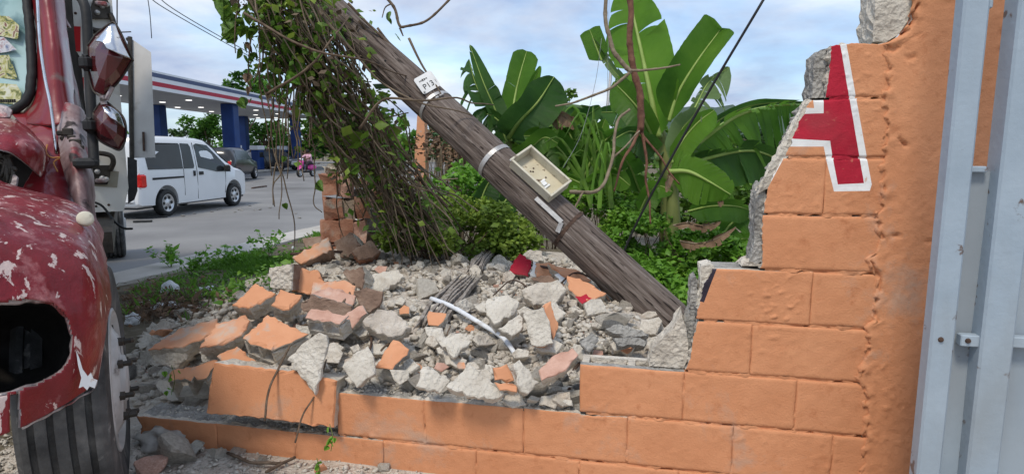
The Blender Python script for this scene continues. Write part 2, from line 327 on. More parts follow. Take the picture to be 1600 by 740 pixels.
def bananamat(name, a, b_, c_, trans):
    m = mat(name, [(.3, a), (.5, b_), (.72, c_)], 2.4, 5, .38, trans=trans, rand=True, spec=.5)
    t = m.node_tree; L = t.links.new; uv = t.nodes.new('ShaderNodeUVMap'); wv = t.nodes.new('ShaderNodeTexWave'); wv.bands_direction = 'X'
    wv.inputs['Scale'].default_value = 16; wv.inputs['Distortion'].default_value = 1.2; wv.inputs['Detail'].default_value = 2; L(uv.outputs[0], wv.inputs['Vector'])
    bp = t.nodes.new('ShaderNodeBump'); bp.inputs['Strength'].default_value = .55; bp.inputs['Distance'].default_value = .012; L(wv.outputs['Fac'], bp.inputs['Height'])
    pb = [n for n in t.nodes if n.type == 'BSDF_PRINCIPLED'][0]; L(bp.outputs[0], pb.inputs['Normal'])
    src = pb.inputs['Base Color'].links[0].from_socket
    hs = t.nodes.new('ShaderNodeMix'); hs.data_type = 'RGBA'; hs.blend_type = 'MULTIPLY'; hs.inputs[0].default_value = 1
    rr = t.nodes.new('ShaderNodeMapRange'); rr.inputs[3].default_value = .8; rr.inputs[4].default_value = 1.12; L(wv.outputs['Fac'], rr.inputs[0]); L(src, hs.inputs[6]); L(rr.outputs[0], hs.inputs[7])
    L(hs.outputs[2], pb.inputs['Base Color']); return m
M['ban'] = bananamat('banana_leaf', (.06, .165, .018), (.11, .26, .028), (.165, .335, .04), .45)
M['ban_lt'] = bananamat('young_banana_leaf', (.10, .25, .022), (.16, .35, .033), (.22, .43, .05), .5)
M['ban_dk'] = bananamat('dark_banana_leaf', (.032, .10, .02), (.06, .16, .028), (.095, .22, .042), .32)
M['ban_pale'] = bananamat('pale_banana_leaf', (.13, .22, .08), (.19, .30, .11), (.26, .37, .16), .3)
M['twine'] = mat('orange_wire', [(0, (.42, .19, .06))], rough=.6)
M['mirror_shell'] = mat('mirror_shell_painted_reflection', [(.3, (.05, .008, .01)), (.7, (.10, .016, .018))], 6, 4, .22, spec=.6, coat=.6)  # chrome back whose red reflection is painted in as its colour
M['dirty_panel'] = mat('dirty_cream_panel', [(.3, (.28, .25, .19)), (.7, (.42, .39, .31))], 9, 6, .6, mask=((.12, .09, .06), 16, .6, .72))
M['door_grey'] = mat('weathered_white_door', [(.3, (.46, .44, .42)), (.7, (.58, .56, .54))], 2.5, 6, .6, mask=((.28, .24, .20), 4, .6, .8))
M['windscreen'] = mat('windscreen_painted_reflection', [(.3, (.22, .36, .36)), (.7, (.42, .58, .58))], 2.2, 5, .12, spec=.6, mask=((.10, .20, .22), 3, .5, .6))  # cyan reflection painted into the glass colour
M['stick_a'] = mat('printed_sticker_yellow', [(.35, (.05, .09, .06)), (.45, (.40, .38, .12)), (.55, (.62, .60, .42)), (.65, (.22, .10, .08))], 22, 3, .4, dist=1.5)
M['stick_b'] = mat('printed_sticker_white', [(.35, (.25, .07, .08)), (.5, (.62, .62, .64)), (.65, (.08, .12, .25))], 16, 3, .4, dist=1.5)
M['stick_c'] = mat('printed_card', [(.35, (.16, .18, .06)), (.48, (.55, .52, .24)), (.6, (.68, .67, .55))], 26, 3, .4, dist=1.0)
M['torn'] = mat('torn_red_grey_panel', [(.25, (.06, .022, .022)), (.45, (.20, .13, .13)), (.6, (.36, .30, .30)), (.8, (.52, .48, .48))], 7, 7, .5, .5, 14, stretch=(1, 1, .3), metal=.15, mask=((.03, .02, .02), 8, .58, .64), mask2=((.22, .02, .03), 4, .54, .60), dist=.8, bdist=.02)
M['clear'] = mat('dusty_clear_plastic', [(.3, (.46, .43, .38)), (.7, (.66, .63, .58))], 9, 6, .3, .6, 14, trans=.3, bdist=.03)
M['block_tan'] = mat('tan_block', [(.25, (.24, .18, .13)), (.5, (.36, .28, .21)), (.75, (.48, .41, .33))], 9, 8, .92, .8, 60, rand=True, bdist=.012)
# ================================================================ GROUND
rng = random.Random(7); nrg = np.random.default_rng(7)
def sheet_ground(name, fn, xs, ys, m, keep=None):
    V = []; idx = {}; Fq = []
    for j, y in enumerate(ys):
        for i, x in enumerate(xs): V.append((x, y, fn(x, y)))
    nx = len(xs)
    for j in range(len(ys) - 1):
        for i in range(nx - 1):
            x, y = (xs[i] + xs[i + 1]) / 2, (ys[j] + ys[j + 1]) / 2
            if keep is None or keep(x, y): Fq.append((j * nx + i, j * nx + i + 1, (j + 1) * nx + i + 1, (j + 1) * nx + i))
    o = npmesh(name, np.array(V), np.array(Fq), m, smooth=True); o['kind'] = 'structure'; return o
# one sheet out to the horizon, road level, then the lot and verge on the near side of the kerb
b = MB(); b.add([(-1500, -60, -.02), (1500, -60, -.02), (1500, 2500, -.02), (-1500, 2500, -.02)], [[0, 1, 2, 3]])
o = b.build('ground', M['soil']); o['kind'] = 'structure'
def kpt(t, l, z): q = K0 + kd * l + kn * t; return Vector((q.x, q.y, z))
b = MB(); b.add([kpt(-60, -14, 0), kpt(0, -14, 0), kpt(0, 75, 0), kpt(-60, 75, 0)], [[0, 1, 2, 3]]); o = b.build('road', M['asphalt']); o['kind'] = 'structure'
# lot sheet in kerb coordinates so that its edge follows the pavement
def tl(t, l): q = kpt(t, l, 0); return q.x, q.y
V = []; Fq = []; ts = list(np.concatenate([np.arange(-.02, 7.2, .05), np.arange(7.25, 40, 1.5)])); ls = list(np.concatenate([np.arange(-8, 2.5, .05) , np.arange(2.5, 8, .12), np.arange(8.1, 62, 2)]))
for l in ls:
    for t in ts:
        x, y = tl(t, l); V.append((x, y, H(x, y)))
n_ = len(ts)
for j in range(len(ls) - 1):
    for i in range(n_ - 1): Fq.append((j * n_ + i, j * n_ + i + 1, (j + 1) * n_ + i + 1, (j + 1) * n_ + i))
Va = np.array(V)
lot = npmesh('lot_soil', Va, np.array(Fq), M['soil'], smooth=True); lot['kind'] = 'structure'
# rubble covered part of the sheet shares it as a second material
lot.data.materials.append(M['gravel'])
ctr = Va[np.array(Fq)].mean(1); mi = []
for (x, y, z) in ctr:
    s = x * un.x + y * un.y; wv = x * wn.x + y * wn.y - WD
    e = .25 * mnoise.noise((x * 1.7, y * 1.7, 0))
    mi.append(1 if (s > SL - .7 + e and wv < (2.7 if s < .1 else 1.6) + e) else 0)
lot.data.polygons.foreach_set('material_index', mi)
# pavement strip with kerb step
b = MB()
for k in range(14):
    l0, l1 = -4 + k * 1.5, -4 + k * 1.5 + 1.488; t0, t1 = -.62, .02; z1 = .118 + .004 * (k % 3)
    b.prism([kpt(t0, l0, -.02), kpt(t1, l0, -.02), kpt(t1, l0, z1), kpt(t0 + .03, l0, z1), kpt(t0, l0, z1 - .03)], kd * (l1 - l0))
o = b.build('pavement', M['kerb']); o['kind'] = 'structure'
b = MB(); b.prism([kpt(-.66, 17, -.02), kpt(.3, 17, -.02), kpt(.3, 17, .12), kpt(-.62, 17, .12), kpt(-.66, 17, .09)], kd * 60); o = b.build('pavement', M['kerb']); o['kind'] = 'structure'
# forecourt verge and wooded hill far behind
b = MB(); rows = []
for j in range(5):
    rows.append([Vector((60 + i * 14 - 10 * j * 0 - 120, 420 + j * 40, max(-1, (10 + 25 * sm(40, 130, i * 14 - 60) + 5 * math.sin(i * .9) + 3 * math.sin(i * 2.3)) * math.sin(math.pi * (j + .02) / 5)))) for i in range(50)])
b.grid(rows); o = b.build('hill', M['hill'], smooth=True); o['kind'] = 'structure'
# ================================================================ BROKEN BLOCK WALL
Zk = lambda k: .2 + .2 * k
def Wl(pts): return [W(*p) for p in pts]
RED = Wl([(1300, 60), (1311, 60), (1350, 286), (1309, 288), (1301, 245), (1297, 220), (1225, 216), (1252, 178), (1287, 177), (1286, 60)])
WHT = Wl([(1270, 150), (1286, 60), (1321, 60), (1362, 288), (1359, 298), (1303, 299), (1294, 262), (1287, 229), (1233, 229), (1222, 252), (1200, 293), (1185, 292), (1210, 216), (1248, 168), (1272, 169)])
PURP = Wl([(1107, 405), (1122, 415), (1112, 440), (1100, 472), (1092, 470)])
def relief(s, z):
    return .0010 * mnoise.noise((s * 9, z * 9, 0)) + .0009 * mnoise.noise((s * 31, z * 31, 4)) + .0045 * max(0, mnoise.noise((s * 40, z * 52, 9)) - .12) * max(0, mnoise.noise((s * 5, z * 6, 2)) + .05) * 2
UPz = Vector((0, 0, 1))
def paint_index(s, z):
    if inpoly(s, z, RED): return 2
    if inpoly(s, z, WHT): return 3
    if inpoly(s, z, PURP): return 4
    return 0
wall = empty('block_wall', WP(0, .3, .07), 'broken orange painted concrete block wall with part of a red letter A', 'wall')
WM = [M['orange'], M['concrete_dk'], M['red_letter'], M['white_letter'], M['black_paint'], M['concrete']]
HT = .15
def block(k, xl, xr, lcut=None, tcut=None, paint=False, name='concrete_block', zlo=None, zhi=None, side=1, top=1, off=0, depth=HT, hollow=False, res=.0075, parent=wall, rough_l=0, g=.004):
    """one block of course k; lcut(z) / tcut(s) give broken left and top edges"""
    z0, z1 = (Zk(k - 1) if zlo is None else zlo) + g, (Zk(k) if zhi is None else zhi) - g
    zm = (z0 + z1) / 2
    sl_ = W(xl, 400)[0] if lcut is None else None
    sL = (lambda z: xl) if lcut is None else lcut
    sR = lambda z: xr
    tT = (lambda s: z1) if tcut is None else tcut
    wdt = xr - min(sL(z0), sL(z1), sL(zm)); rs = .0042 if paint else res
    nu, nv = max(6, int(wdt / rs)), max(5, int((z1 - z0) / rs)); seed = k * 3.1 + xr * 1.7
    def pos(u, v):
        za = z0 + (z1 - z0) * v; l, r_ = sL(za), sR(za); s = l + (r_ - l) * u
        zt = min(tT(s), z1) if tcut else z1
        z = z0 + (max(zt, z0 + .01) - z0) * v
        if tcut: l = sL(z); s = l + (r_ - l) * u
        return s, z
    def edge(u, v, s, z):
        e = min((1 - u) * wdt if 1 else 9, v * (z1 - z0), (1 - v) * (z1 - z0) if not tcut else 9, u * wdt if lcut is None else 9)
        e += .004 * mnoise.noise((s * 26, z * 26, seed))
        return .0042 * max(0, 1 - max(e, 0) / .005) ** 1.2
    grid_ = []
    for j in range(nv + 1):
        row = []
        for i in range(nu + 1):
            u, v = i / nu, j / nv; s, z = pos(u, v)
            js, jz = .0035 * mnoise.noise((s * 14, z * 14, seed + 5)), .003 * mnoise.noise((s * 14, z * 14, seed + 9))
            if i in (0, nu): s += js
            if j in (0, nv): z += jz
            row.append((s, z, off - relief(s, z) * 1.6 + edge(u, v, s, z)))
        grid_.append(row)
    bm = bmesh.new(); gv = [[bm.verts.new(WP(*q)) for q in row] for row in grid_]
    for j in range(nv):
        for i in range(nu):
            f = bm.faces.new((gv[j][i], gv[j][i + 1], gv[j + 1][i + 1], gv[j + 1][i])); f.smooth = True
            if paint:
                q = grid_[j][i]; f.material_index = paint_index(q[0] + rs / 2, q[1] + rs / 2)
    # rim of the front -> back
    rim = [(0, i) for i in range(nu)] + [(j, nu) for j in range(nv)] + [(nv, nu - i) for i in range(nu)] + [(nv - j, 0) for j in range(nv)]
    dd = .034 if hollow else depth; nd = 6 if (lcut or tcut or rough_l) else 2; prev = [gv[j][i] for j, i in rim]; pf = prev
    for d in range(1, nd + 1):
        cur = []
        for (j, i) in rim:
            s, z, o_ = grid_[j][i]; q = d / nd
            amp = 0
            if (lcut or rough_l) and i == 0: amp = .020
            if tcut and j == nv: amp = .012
            a_ = amp * (mnoise.noise((s * 30, z * 30, q * 5 + seed)) + .6 * mnoise.noise((s * 70, z * 70, q * 9)))
            ds = a_ if i == 0 else 0; dz = a_ if j == nv else 0
            cur.append(bm.verts.new(WP(s + ds, z + dz, off + o_ * (1 - q) + dd * q)))
        n = len(rim)
        for q in range(n):
            f = bm.faces.new((prev[q], cur[q], cur[(q + 1) % n], prev[(q + 1) % n])); f.material_index = 1 if (d > 1 or nd == 2) and (lcut or tcut or hollow or rough_l) else (0 if not (lcut or tcut or hollow or rough_l) else 5)
            if not (lcut or tcut or hollow or rough_l): f.material_index = 1 if d > 1 else 0
        prev = cur
    bm.faces.new(prev).material_index = 1
    if hollow:
        sA, sB = sL(zm), xr; ln = sB - sA
        def bx(s0, s1, zz0, zz1, o0, o1):
            vs = [bm.verts.new(WP(s, z, o_)) for o_ in (o0, o1) for z in (zz0, zz1) for s in (s0, s1)]
            for q in ((0, 1, 3, 2), (4, 6, 7, 5), (0, 4, 5, 1), (2, 3, 7, 6), (0, 2, 6, 4), (1, 5, 7, 3)): bm.faces.new([vs[a] for a in q]).material_index = 5
        zt = z1 - .004
        bx(sA, sB, z0, zt - .003, off + depth - .03, off + depth)
        for c0 in (0, .46, .92): bx(sA + ln * c0 + .002, sA + ln * min(1, c0 + .08) - .002, z0 + .002, zt - .002, off + .034, off + depth - .03)
        bx(sA + .004, sB - .004, z0 + .004, zt - .05, off + .035, off + depth - .031)
    if paint:
        for pl in (RED, WHT, PURP):
            for a, c in zip(pl, pl[1:] + pl[:1]):
                if max(a[0], c[0]) < min(sL(z0), sL(z1)) - .01 or min(a[0], c[0]) > xr + .01 or max(a[1], c[1]) < z0 - .01 or min(a[1], c[1]) > z1 + .01: continue
                d_ = un * (c[0] - a[0]) + UPz * (c[1] - a[1])
                if d_.length < 1e-4: continue
                lo, hi = min(a[0], c[0]) - .02, max(a[0], c[0]) + .02; zl, zh = min(a[1], c[1]) - .02, max(a[1], c[1]) + .02
                fs = [f for f in bm.faces if f.smooth and lo < f.verts[0].co.dot(un) < hi and zl < f.verts[0].co.z < zh]
                ge = list({e for f in fs for e in f.edges}); gv_ = list({v for f in fs for v in f.verts})
                bmesh.ops.bisect_plane(bm, geom=fs + ge + gv_, plane_co=WP(a[0], a[1]), plane_no=d_.cross(wn).normalized(), dist=1e-5)
        for f in bm.faces:
            if f.smooth: c_ = f.calc_center_median(); f.material_index = paint_index(c_.dot(un), c_.z)
    me = bpy.data.meshes.new(name); bmesh.ops.recalc_face_normals(bm, faces=bm.faces); bm.to_mesh(me); bm.free()
    return link(name, me, parent, WM)
def jag(pts, seed, amp=.008):
    """broken line: list of (z, s) -> function with small teeth"""
    pts = sorted(pts)
    def f(z):
        z = min(max(z, pts[0][0]), pts[-1][0])
        for a, b_ in zip(pts, pts[1:]):
            if z <= b_[0]:
                s = a[1] + (b_[1] - a[1]) * ((z - a[0]) / max(1e-6, b_[0] - a[0])); break
        return s + amp * mnoise.noise((z * 38, seed, 1)) + amp * .6 * mnoise.noise((z * 110, seed, 2))
    return f
def lc(pxs, seed, amp=.008): return jag([(W(*p)[1], W(*p)[0]) for p in pxs], seed, amp)
def tcf(pxs, seed, amp=.007): return jag([W(*p) for p in pxs], seed, amp)
S = lambda x, y: W(x, y)[0]
SP = S(1388, 420)                         # where the pillar begins
joints = []                               # (s, k) head joints, for the mortar
def course(k, cuts, **kw):
    o = []
    for a, c in zip(cuts, cuts[1:]):
        joints.append((c, k)); o.append(block(k, a, c, **kw))
    return o
# course 1 (foot), course 2, course 3 ...
y1 = 700
c1 = [S(338, 678), S(461, 690), S(599, 705), S(744, 720), S(905, 730), S(1060, 750), S(1222, 770), SP]
for a, c in zip(c1[2:], c1[3:]): course(1, [a, c])
block(1, 0, S(338, 678), lcut=lc([(216, 700), (222, 665), (213, 652)], 3), tcut=tcf([(205, 649), (250, 652), (300, 655), (340, 660)], 4, .004))
block(1, c1[0], c1[1], tcut=tcf([(336, 660), (400, 663), (462, 668)], 5, .004)); block(1, c1[1], c1[2], tcut=tcf([(460, 668), (520, 677), (600, 682)], 6, .003))
block(2, S(526, 640), S(663, 650), tcut=tcf([(520, 614), (545, 612), (560, 609), (590, 611), (620, 620), (664, 624)], 8, .006))
block(2, S(663, 650), S(818, 660), tcut=tcf([(660, 622), (690, 618), (735, 624), (790, 633), (820, 634)], 9, .005))
block(2, S(818, 660), S(980, 690), tcut=tcf([(815, 636), (860, 638), (903, 641), (907, 648), (985, 652)], 10, .002))
course(2, [S(980, 690), S(1145, 700), S(1300, 715), SP])
block(3, S(906, 610), S(1068, 620), hollow=True)
course(3, [S(1068, 620), S(1244, 620), SP])
block(4, 0, S(1174, 545), lcut=lc([(1068, 585), (1078, 560), (1084, 525), (1092, 497), (1090, 480)], 13, .007)); course(4, [S(1174, 545), SP])
block(5, 0, S(1268, 470), lcut=lc([(1088, 497), (1094, 470), (1100, 445), (1112, 425), (1116, 405)], 14, .006), paint=True); course(5, [S(1268, 470), SP])
block(6, 0, SP, lcut=lc([(1188, 425), (1192, 400), (1190, 370), (1193, 330)], 15, .006))
block(7, 0, S(1289, 290), lcut=lc([(1192, 345), (1196, 310), (1203, 285), (1222, 250), (1226, 240)], 16, .006), paint=True); course(7, [S(1289, 290), SP], paint=True)
block(8, 0, SP, lcut=lc([(1224, 256), (1236, 222), (1250, 190), (1262, 165), (1270, 155)], 17, .006), paint=True)
block(9, 0, SP, lcut=lc([(1272, 165), (1290, 152), (1293, 130), (1297, 100), (1300, 72), (1301, 60)], 18, .004), tcut=tcf([(1290, 76), (1305, 71), (1330, 68), (1372, 70), (1390, 66)], 19, .004), paint=True)
# grey back shells and mortar cores that stand out where the face shells broke off
def core(name, pts, off0, off1, m, seed, parent=wall):
    """rough lump of grey concrete: outline in picture points on the wall plane, from depth off0 to off1"""
    P2 = []
    q = Wl(pts); n = len(q)
    for i in range(n):
        a, c = q[i], q[(i + 1) % n]; L = math.hypot(c[0] - a[0], c[1] - a[1]); kk = max(1, int(L / .018))
        for t in range(kk): P2.append((a[0] + (c[0] - a[0]) * t / kk, a[1] + (c[1] - a[1]) * t / kk))
    bm = bmesh.new(); rings = []; nd = 7
    for d in range(nd):
        f = d / (nd - 1); o_ = off0 + (off1 - off0) * f
        rings.append([bm.verts.new(WP(s + .011 * mnoise.noise((s * 45, z * 45, d * 1.1 + seed)), z + .011 * mnoise.noise((s * 45 + 9, z * 45, d * 1.1 + seed)), o_ + .006 * mnoise.noise((s * 30, z * 30, seed)))) for s, z in P2])
    for r0, r1 in zip(rings, rings[1:]):
        for i in range(len(P2)): bm.faces.new((r0[i], r1[i], r1[(i + 1) % len(P2)], r0[(i + 1) % len(P2)]))
    f0 = bm.faces.new(rings[0]); bm.faces.new(rings[-1][::-1])
    bmesh.ops.recalc_face_normals(bm, faces=bm.faces)
    r_ = bmesh.ops.poke(bm, faces=[f0])
    me = bpy.data.meshes.new(name); bm.to_mesh(me); bm.free(); return link(name, me, parent, [m])
core('mortar_core', [(1012, 575), (1020, 548), (1048, 522), (1066, 492), (1074, 520), (1078, 560), (1070, 580)], .03, .14, M['concrete'], 1)
core('back_shell', [(1068, 575), (1064, 520), (1080, 492), (1082, 440), (1089, 436), (1096, 470), (1090, 500), (1082, 560)], .05, .15, M['concrete_dk'], 2)
core('back_shell', [(1088, 480), (1097, 440), (1097, 418), (1110, 414), (1116, 418), (1104, 450), (1098, 478)], .02, .13, M['concrete_lt'], 3)
core('mortar_core', [(1174, 412), (1180, 380), (1180, 345), (1184, 300), (1192, 285), (1200, 300), (1196, 350), (1194, 412)], .02, .13, M['concrete_dk'], 4)
core('mortar_core', [(1160, 418), (1166, 410), (1185, 412), (1200, 416)], .02, .12, M['concrete'], 5)
core('mortar_core', [(1185, 300), (1196, 278), (1216, 240), (1238, 200), (1262, 155), (1274, 160), (1252, 200), (1228, 250), (1208, 292)], .004, .05, M['concrete_lt'], 6)
core('back_shell', [(1271, 152), (1275, 128), (1274, 110), (1279, 82), (1286, 77), (1304, 72), (1296, 130), (1293, 152)], .03, .15, M['concrete_dk'], 7)
core('pillar_core', [(1366, 66), (1367, 30), (1372, -10), (1376, -70), (1450, -70), (1440, 10), (1420, 40), (1396, 62)], .012, .16, M['concrete_lt'], 8)
# mortar behind the joints, orange painted, lumpy
b = MB()
def strip(s0, s1, z0, z1, seed, nu, nv, deep=0):
    rows = []
    for j in range(nv + 1):
        r_ = []
        for i in range(nu + 1):
            s, z = s0 + (s1 - s0) * i / nu, z0 + (z1 - z0) * j / nv
            q = mnoise.noise((s * 13, z * 13, seed)) + .6 * mnoise.noise((s * 45, z * 45, seed + 3))
            pit = mnoise.noise((s * 24, z * 24, seed + 11)); r_.append(WP(s, z, deep + .0044 - .0078 * q + .035 * sm(.30, .42, pit)))
        rows.append(r_)
    st_ = len(b.f); b.grid(rows); cc_ = [(s0 + (s1 - s0) * (i + .5) / nu, z0 + (z1 - z0) * (j + .5) / nv) for j in range(nv) for i in range(nu)]
    for q_, (s, z) in enumerate(cc_): b.m[st_ + q_] = paint_index(s, z)
for k, s0, s1 in ((1, S(530, 675), SP), (2, S(915, 648), SP), (3, S(1075, 585), SP), (4, S(1100, 500), SP), (5, S(1196, 418), SP), (6, S(1200, 338), SP), (7, S(1232, 247), SP), (8, S(1296, 158), SP)):
    strip(s0, s1, Zk(k) - .007, Zk(k) + .007, k, int((s1 - s0) / .006), 5)
for s0, k in [(c, 1) for c in c1[1:-1]] + [(S(663, 650), 2), (S(818, 660), 2), (S(980, 690), 2), (S(1145, 700), 2), (S(1300, 715), 2), (S(1068, 620), 3), (S(1244, 620), 3), (S(1174, 545), 4), (S(1268, 470), 5), (S(1289, 290), 7)]:
    strip(s0 - .006, s0 + .006, Zk(k - 1) + .004, Zk(k) - .016, s0 * 7, 4, 24, .022 if (k, round(s0, 4)) in ((5, round(S(1268, 470), 4)), (7, round(S(1289, 290), 4))) else 0)
b.build('mortar_joint', WM, wall, smooth=True)
# pillar of plastered concrete, its edge slurred over the block ends
edge_px = [(1432, -140), (1428, -20), (1420, 36), (1398, 62), (1376, 70), (1385, 104), (1376, 150), (1381, 205), (1372, 262), (1374, 300), (1364, 345), (1371, 380), (1352, 405), (1368, 432), (1360, 500), (1350, 516), (1352, 540), (1336, 590), (1348, 612), (1347, 680), (1340, 740), (1338, 830)]
ef = lc(edge_px, 31, .014)
b = MB(); rows = []
SR = S(1680, 200); z0, z1 = .1, 2.75; nv = 330
for j in range(nv + 1):
    z = z0 + (z1 - z0) * j / nv; l = ef(z); r_ = []
    nu = 120
    for i in range(nu + 1):
        s = l + (SR - l) * i / nu; e = (s - l)
        o_ = -.007 - 1.6 * relief(s, z) - .004 * mnoise.noise((s * 4, z * 3, 2)) - .0015 * mnoise.noise((s * 60, z * 60, 3)) + .010 * max(0, 1 - e / .008) ** 1.5 - .010 * math.exp(-((e - .02) / .02) ** 2) * max(0, mnoise.noise((z * 24, 3, 1)) + .1)
        o_ += .04 * sm(.02, .16, mnoise.noise((z * 34, s * 60, 8)) + .35 * mnoise.noise((z * 9, 1, 4))) * math.exp(-((e - .010) / .006) ** 2)
        # horizontal shutter cracks in the cast pillar
        for (zc, a_, s_) in ((1.93, .018, 7), (1.98, .02, 8), (1.67, .016, 9), (1.33, .011, 10), (1.11, .008, 12)):
            zz = zc + .05 * mnoise.noise((s * 13, s_, 0)); gate_ = max(0, mnoise.noise((s * 19, s_, 5)) - .05)
            o_ += a_ * gate_ * math.exp(-((z - zz) / .006) ** 2) * 2.2
        r_.append(WP(s, z, o_))
    rows.append(r_)
b.grid(rows)
b.grid([[WP(ef(z0 + (z1 - z0) * j / 60) + .012 * q, z0 + (z1 - z0) * j / 60, .004 + .146 * q) for q in (0, .5, 1)] for j in range(61)], 1)
b.build('pillar', [M['orange'], M['concrete']], wall, smooth=True)
# ---------------------------------------------------------------- fallen slab still lying on the foot course
def shard(name, poly, d, nrm, th, mf, ms, seed=0, parent=None, jit=.004, step=.02, bevel=.004, shrink=.9, bump_side=.012):
    """slab: outline in picture points dropped on a plane through distance d with normal nrm, thickness th"""
    nrm = Vector(nrm).normalized(); cx = sum(p[0] for p in poly) / len(poly); cy = sum(p[1] for p in poly) / len(poly); c = P(cx, cy, d); rr = random.Random(seed)
    if nrm.dot(CAM - c) < 0: nrm = -nrm
    pts = []
    for (x, y) in poly:
        r_ = ray(x, y); t = nrm.dot(c - CAM) / nrm.dot(r_); t = min(max(t, d * .72), d * 1.35); pts.append(CAM + r_ * t)
    fine = []
    for a, q in zip(pts, pts[1:] + pts[:1]):
        kk = max(1, int((q - a).length / step))
        for i in range(kk):
            e = a.lerp(q, i / kk); 
            if i: e = e + Vector((rr.gauss(0, jit), rr.gauss(0, jit), rr.gauss(0, jit))) - nrm * abs(rr.gauss(0, jit * .6))
            fine.append(e)
    n = len(fine); cc = sum(pts, Vector()) / len(pts); bm = bmesh.new(); rings = []
    ext = max((q - cc).length for q in pts)
    for f, inset in ((0, min(bevel, ext * .2)), (.06, 0), (.35, 0), (.7, .01), (1, (1 - shrink) * ext)):
        ring = []
        for q in fine:
            dr = (cc - q).normalized(); off = q + dr * inset - nrm * (th * f)
            if 0 < f: off += dr * rr.uniform(-.3, 1) * bump_side * f
            ring.append(bm.verts.new(off))
        rings.append(ring)
    inn = []
    for q in fine:
        dr = (cc - q); e = q + dr.normalized() * min(.018, dr.length * .3); e -= nrm * nrm.dot(e - cc); inn.append(bm.verts.new(e))
    for i in range(n): bm.faces.new((inn[i], rings[0][i], rings[0][(i + 1) % n], inn[(i + 1) % n])).material_index = 0
    top = bm.faces.new(inn); top.material_index = 0
    for k, (r0, r1) in enumerate(zip(rings, rings[1:])):
        for i in range(n): bm.faces.new((r0[i], r1[i], r1[(i + 1) % n], r0[(i + 1) % n])).material_index = 0 if k == 0 else 1
    bm.faces.new(rings[-1][::-1]).material_index = 1
    bmesh.ops.recalc_face_normals(bm, faces=bm.faces); bmesh.ops.triangulate(bm, faces=[f for f in bm.faces if len(f.verts) > 4])
    me = bpy.data.meshes.new(name); bm.to_mesh(me); bm.free()
    o = link(name, me, parent, [mf, ms])
    if parent is None: recenter(o)
    return o
# ================================================================ GATE
GD = -.42; gs = lambda x, y: W(x, y, GD)
gate = empty('metal_gate', WP(gs(1500, 400)[0], .1, GD), 'grey painted steel gate of box posts and flat sheet standing open beside the orange wall', 'gate')
def gpost(xl, xr, ymid, dep, z0=.02, z1=2.75):
    s0, s1 = gs(xl, ymid)[0], gs(xr, ymid)[0]; b = MB()
    c = (WP((s0 + s1) / 2, (z0 + z1) / 2, GD + dep / 2)); b.box(c, (s1 - s0, dep, z1 - z0), (un, wn, Vector((0, 0, 1))), bev=.006); return b.build('post', M['gate'], gate)
gpost(1470, 1510, 370, .055); gpost(1552, 1606, 370, .075)
def grail(x0, x1, yt, yb, name='rail', o0=.012, dep=.03, m='gate'):
    s0, z1 = gs(x0, yt); s1 = gs(x1, yt)[0]; zb = gs(x0, yb)[1]; b = MB()
    b.box(WP((s0 + s1) / 2, (z1 + zb) / 2, GD + o0 + dep / 2), (s1 - s0, dep, z1 - zb), (un, wn, Vector((0, 0, 1))), bev=.003); return b.build(name, M[m], gate)
grail(1506, 1556, 525, 543); grail(1583, 1800, 528, 545); grail(1512, 1560, -2, 12, o0=.02); grail(1517, 1554, 260, 270, o0=.028, m='gate')
s0 = gs(1490, 270); b = MB(); sA, sB = s0[0], s0[0] + 1.6; zt = gs(1540, 268)[1]; rows = []
for j in range(30):
    z = .05 + (zt - .05) * j / 29
    rows.append([WP(sA + (sB - sA) * i / 40, z, GD + .052 + .004 * math.sin(i * .7) * math.sin(j * .4) + .003 * mnoise.noise((i * .2, j * .2, 0))) for i in range(41)])
b.grid(rows); rows2 = [[q + wn * .004 for q in r_] for r_ in rows]; b.grid(rows2)
b.add([rows[-1][0], rows[-1][-1], rows2[-1][-1], rows2[-1][0]], [[0, 1, 2, 3]])
b.build('sheet_panel', M['gate_sheet'], gate, smooth=True)
b = MB(); q = gs(1604, 256); b.box(WP(q[0] + .02, q[1], GD + .02), (.05, .03, .045), (un, wn, Vector((0, 0, 1))), bev=.004); b.build('latch_bracket', M['gate'], gate)
b = MB(); b.box(WP(q[0] + .02, q[1], GD + .003), (.026, .006, .026), (un, wn, Vector((0, 0, 1)))); b.build('bolt_hole', M['black'], gate)
for (x, y) in ((1516, 534), (1619, 536), (1470, 530)):
    s_, z_ = gs(x, y); b = MB(); b.lathe([(0, -.006), (.006, -.005), (.008, 0)], WP(s_, z_, GD + .012 if x != 1470 else GD), -wn * -1, 8); b.build('bolt', M['rust'], gate)
